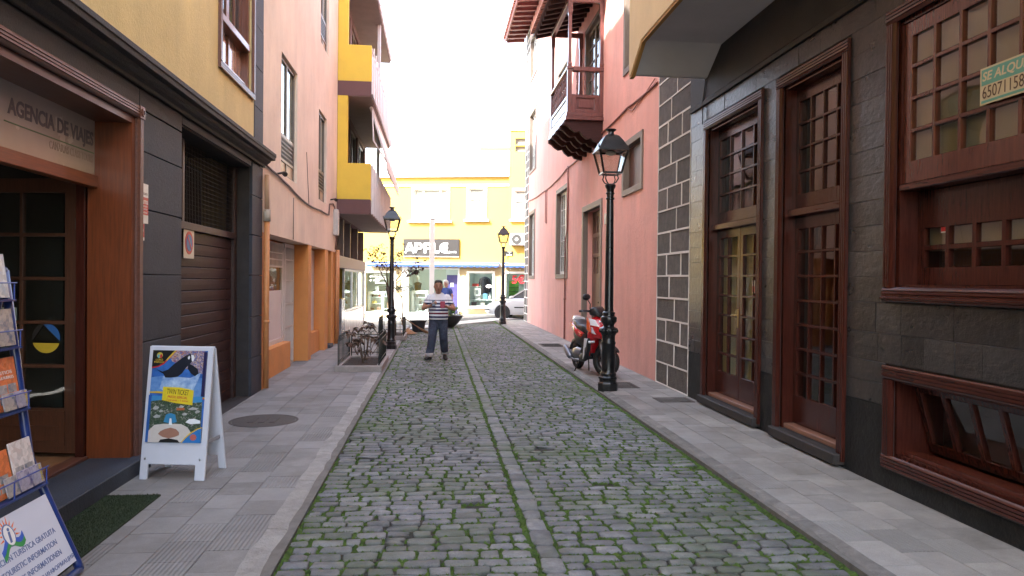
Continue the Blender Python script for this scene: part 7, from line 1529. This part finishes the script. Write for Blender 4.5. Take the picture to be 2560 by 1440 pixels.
def person(name,label,X0,Y0,Z0,rot,sk,hairm,topm,joints,head,hair_short,sc_=1.0,legs=True,mats_leg=None,belly=.0):
    cr,sr=math.cos(rot),math.sin(rot)
    xf=lambda x,y,z:(X0+(x*cr-y*sr)*sc_,Y0+(x*sr+y*cr)*sc_,Z0+z*sc_)
    J=joints; t=thing(name,label,'person',(X0,Y0,Z0))
    bd=MB(xf); hx,hy,hz=head
    pit=.38
    HS=1.10
    def hr(z,rx,ry,off=0): return ell((hx,hy+off-z*pit*.6,hz+z*HS),rx*HS,ry*HS,14)
    bd.loft([hr(-.118,.030,.034,-.030),hr(-.105,.046,.052,-.022),hr(-.08,.060,.074,-.008),hr(-.045,.070,.088,.0),hr(0,.077,.096,.004),hr(.045,.079,.097,.006),hr(.08,.072,.088,.006),hr(.105,.052,.064,.006),hr(.118,.02,.026,.006)])
    fy=hy-.103
    bd.loft([ell((hx,fy+.010,hz+.022),.008,.012,8),ell((hx,fy-.006,hz-.005),.012,.014,8),ell((hx,fy-.016,hz-.026),.016,.016,8),ell((hx,fy-.002,hz-.036),.010,.010,8)])
    for s in (-1,1): bd.ball((hx+s*.088,hy+.008,hz-.005),(.012,.022,.032),8,6)
    bd.tube([(J['neck'][0],J['neck'][1]+.01,J['neck'][2]-.05),(hx,hy+.015,hz-.07)],[.066,.058],10)
    bd.loft([ell((0,0,.88),.15,.11),ell((0,-belly,1.02),.15,.12),ell((0,-belly,1.12),.15,.12),ell((0,0,1.26),.145,.095),ell((0,.005,1.36),.105,.075),ell((0,.005,1.43),.058,.055)])
    for s,k in ((-1,'R'),(1,'L')):
        S,E,Wr=J['sh'+k],J['el'+k],J['wr'+k]
        bd.tube([S,tuple(Vector(S).lerp(Vector(E),.5)),E],[.042,.050,.043],10); bd.ball(E,.043,8,6); bd.tube([E,tuple(Vector(E).lerp(Vector(Wr),.35)),Wr],[.043,.043,.029],10)
        d=Vector(J['hd'+k])-Vector(Wr); hand(bd,Wr,d,s,J['pn'+k])
        if legs:
            H_,K_,A_=J['hp'+k],J['kn'+k],J['an'+k]
            bd.tube([H_,K_],[.08,.06],10); bd.ball(K_,.058,8,6); bd.tube([K_,A_],[.055,.04],10); bd.tube([A_,(A_[0],A_[1]-.03,A_[2]-.03)],[.04,.035],8)
    remesh(bd.build('body',sk,t,fix=True),.008,2)
    # shirt: torso and sleeves as one garment
    sh=MB(xf); bz=J.get('hem',.86)
    sh.loft([ell((0,.0-belly*.6,bz),.205,.150,18,0,.85),ell((0,-.008-belly,bz+.06),.208,.158,18,0,.85),ell((0,-.012-belly*1.2,bz+.16),.210,.165,18,0,.85),ell((0,-.008-belly*.8,bz+.28),.207,.155,18,0,.85),ell((0,-.0,bz+.40),.208,.140,18,0,.85),ell((0,.006,1.335),.178,.116,18,0,.85),ell((0,.010,1.395),.128,.092,18),ell((0,.005,1.435),.085,.075,18)])
    for s,k in ((-1,'R'),(1,'L')):
        S=Vector(J['sh'+k]);E=Vector(J['el'+k]); M_=S.lerp(E,.30);Q=S.lerp(E,.62)
        sh.tube([tuple(S+Vector((-s*.05,0,.015))),tuple(S+Vector((s*.0,0,.0))),tuple(M_),tuple(Q)],[.052,.062,.066,.067],12)
    remesh(sh.build('shirt',topm,t),.011,3)
    if legs:
        jn=MB(xf)
        jn.loft([ell((0,.0,.74),.10,.09),ell((0,0,.82),.195,.135,16,0,.9),ell((0,0,.90),.198,.138,16,0,.9),ell((0,0,.93),.19,.13,16)])
        for s,k in ((-1,'R'),(1,'L')):
            H_,K_,A_=Vector(J['hp'+k]),Vector(J['kn'+k]),Vector(J['an'+k])
            P=[H_+Vector((0,0,.0)),H_.lerp(K_,.3),H_.lerp(K_,.7),K_,K_.lerp(A_,.3),K_.lerp(A_,.65),A_+Vector((0,0,.06)),A_+Vector((0,0,.02))]
            jn.tube([tuple(p) for p in P],[.110,.108,.096,.090,.088,.084,.084,.086],14)
            cu=MB(xf); cu.tube([tuple(A_+Vector((0,0,.08))),tuple(A_+Vector((0,0,.0)))],[.088,.092],14); cu.build('trouser_cuff',M_cuff,t,smooth=True)
            T_=Vector(J['to'+k]); so_=MB(xf); D=(T_-A_); D.z=0; D.normalize(); N_=Vector((-D.y,D.x,0)); zf=J.get('sole'+k,0.0); pit_=J.get('pitch'+k,0.0)
            def sr_(l,w,h0,h1,n=10): return [tuple(A_+D*l+N_*w*math.cos(2*math.pi*i/n)+Vector((0,0,-A_[2]+zf+pit_*(l+.06)+(h0+h1)/2+(h1-h0)/2*math.sin(2*math.pi*i/n)))) for i in range(n)]
            so_.loft([sr_(-.075,.02,.01,.05),sr_(-.06,.036,.0,.085),sr_(0,.042,.0,.10),sr_(.06,.046,.0,.085),sr_(.13,.050,.0,.065),sr_(.18,.042,.0,.052),sr_(.205,.02,.008,.035)]); so_.build('shoe',M_shoe,t,smooth=True)
        remesh(jn.build('jeans',mats_leg,t),.012,3)
    # hair cap and facial features
    hm=MB(xf)
    def hh(z,rx,ry,off): return ell((hx,hy+off-z*pit*.6,hz+z*HS),rx*HS,ry*HS,16)
    if hair_short: hm.loft([hh(-.055,.070,.060,.042),hh(-.03,.078,.070,.036),hh(.0,.081,.080,.028),hh(.03,.082,.088,.020),hh(.060,.080,.094,.012),hh(.09,.077,.091,.008),hh(.118,.058,.068,.008),hh(.13,.02,.02,.008)])
    else: hm.loft([hh(-.07,.074,.066,.040),hh(-.03,.085,.078,.034),hh(.0,.092,.086,.030),hh(.04,.095,.096,.018),hh(.075,.092,.102,.010),hh(.11,.078,.09,.008),hh(.135,.05,.058,.008),hh(.146,.015,.018,.008)])
    hm.build('hair',hairm,t,smooth=True)
    for s in (-1,1):
        e=MB(xf); e.ball((hx+s*.031,fy+.010,hz+.008),(.013,.008,.007),8,5); e.build('eye',plain('eye_dark',(.05,.035,.03),.3),t,smooth=True)
        e=MB(xf); e.tube([(hx+s*.014,fy+.004,hz+.030),(hx+s*.034,fy+.006,hz+.036),(hx+s*.052,fy+.018,hz+.030)],[.005,.006,.004],6); e.build('eyebrow',hairm,t,smooth=True)
    e=MB(xf); e.tube([(hx-.026,fy+.020,hz-.064),(hx,fy+.004,hz-.062),(hx+.026,fy+.020,hz-.064)],[.004,.007,.004],6); e.build('mouth',mat('lip',(.26,.10,.08),.5),t,smooth=True)
    return t,xf
J=dict(neck=(0,-.01,1.45),shR=(-.190,.0,1.345),elR=(-.315,-.05,1.10),wrR=(-.165,-.245,1.165),hdR=(-.09,-.285,1.20),pnR=(.25,.5,.8),shL=(.190,0,1.345),elL=(.325,-.04,1.09),wrL=(.185,-.24,1.135),hdL=(.105,-.275,1.165),pnL=(-.2,.5,.8),
 hpR=(-.092,0,.86),knR=(-.125,-.14,.48),anR=(-.185,-.20,.10),toR=(-.27,-.40,.03),soleR=.02,pitchR=.12,hpL=(.095,0,.86),knL=(.115,-.01,.47),anL=(.150,.20,.12),toL=(.17,.0,.02),soleL=.03,pitchL=-.12,hem=.865)
man,xf=person('person','man in striped T-shirt and dark jeans walking on the cobbles looking at a phone',.055,15.30,.052,0.02,M_skin,M_hair,M_stripe,J,(-.005,-.088,1.562),True,1.0,True,M_jean,.025)
m_=MB(xf); a=Vector((-.105,-.315,1.215)); m_.hexa([tuple(a+Vector(p)) for p in ((-.036,-.01,-.055),(.036,-.01,-.055),(.036,.0,-.06),(-.036,.0,-.06),(-.036,.045,.065),(.036,.045,.065),(.036,.055,.06),(-.036,.055,.06))])
solo(m_,'mobile_phone',plain('black_phone',(.012,.012,.014),.2),'black mobile phone in the walking man\'s hand','phone',bevel=.004)
m_=MB(xf); a=Vector((.085,-.325,1.185)); m_.hexa([tuple(a+Vector(p)) for p in ((-.055,-.012,-.065),(.045,-.012,-.065),(.045,.012,-.065),(-.055,.012,-.065),(-.055,-.012,.075),(.045,-.012,.075),(.045,.012,.075),(-.055,.012,.075))])
solo(m_,'wallet',plain('crimson_leather',(.30,.015,.05),.45),'crimson wallet held against the walking man\'s chest','wallet',bevel=.006)
# chest print on the shirt
t_=man; a=MB(xf); put_text(a,'M2000',lambda u,v,n:(u,-.168-n+.25*u*u,v),.07,1.262,w=.12,h=.022,ext=.002); a.build('shirt_print',plain('shirt_print_grey',(.10,.11,.2),.8),t_)
J2=dict(neck=(0,-.01,1.45),shR=(-.19,0,1.36),elR=(-.27,-.12,1.14),wrR=(-.20,-.16,1.38),hdR=(-.14,-.14,1.46),pnR=(.9,.2,.1),shL=(.19,0,1.36),elL=(.26,.06,1.08),wrL=(.27,-.04,.86),hdL=(.27,-.06,.78),pnL=(-1,0,0),
 hpR=(-.09,0,.86),knR=(-.10,-.06,.47),anR=(-.10,-.02,.09),toR=(-.12,-.2,.02),hpL=(.09,0,.86),knL=(.10,-.03,.47),anL=(.11,.06,.09),toL=(.12,-.12,.02),hem=.84)
person('person','white-haired man in blue shirt standing behind the man with the phone',.42,29.2,zs(.42,29.2)+.035,-.65,M_skin2,M_hairw,M_bshirt,J2,(0,-.035,1.59),False,1.0,True,mat('beige_trousers',(.3,.25,.19),.9),.02)
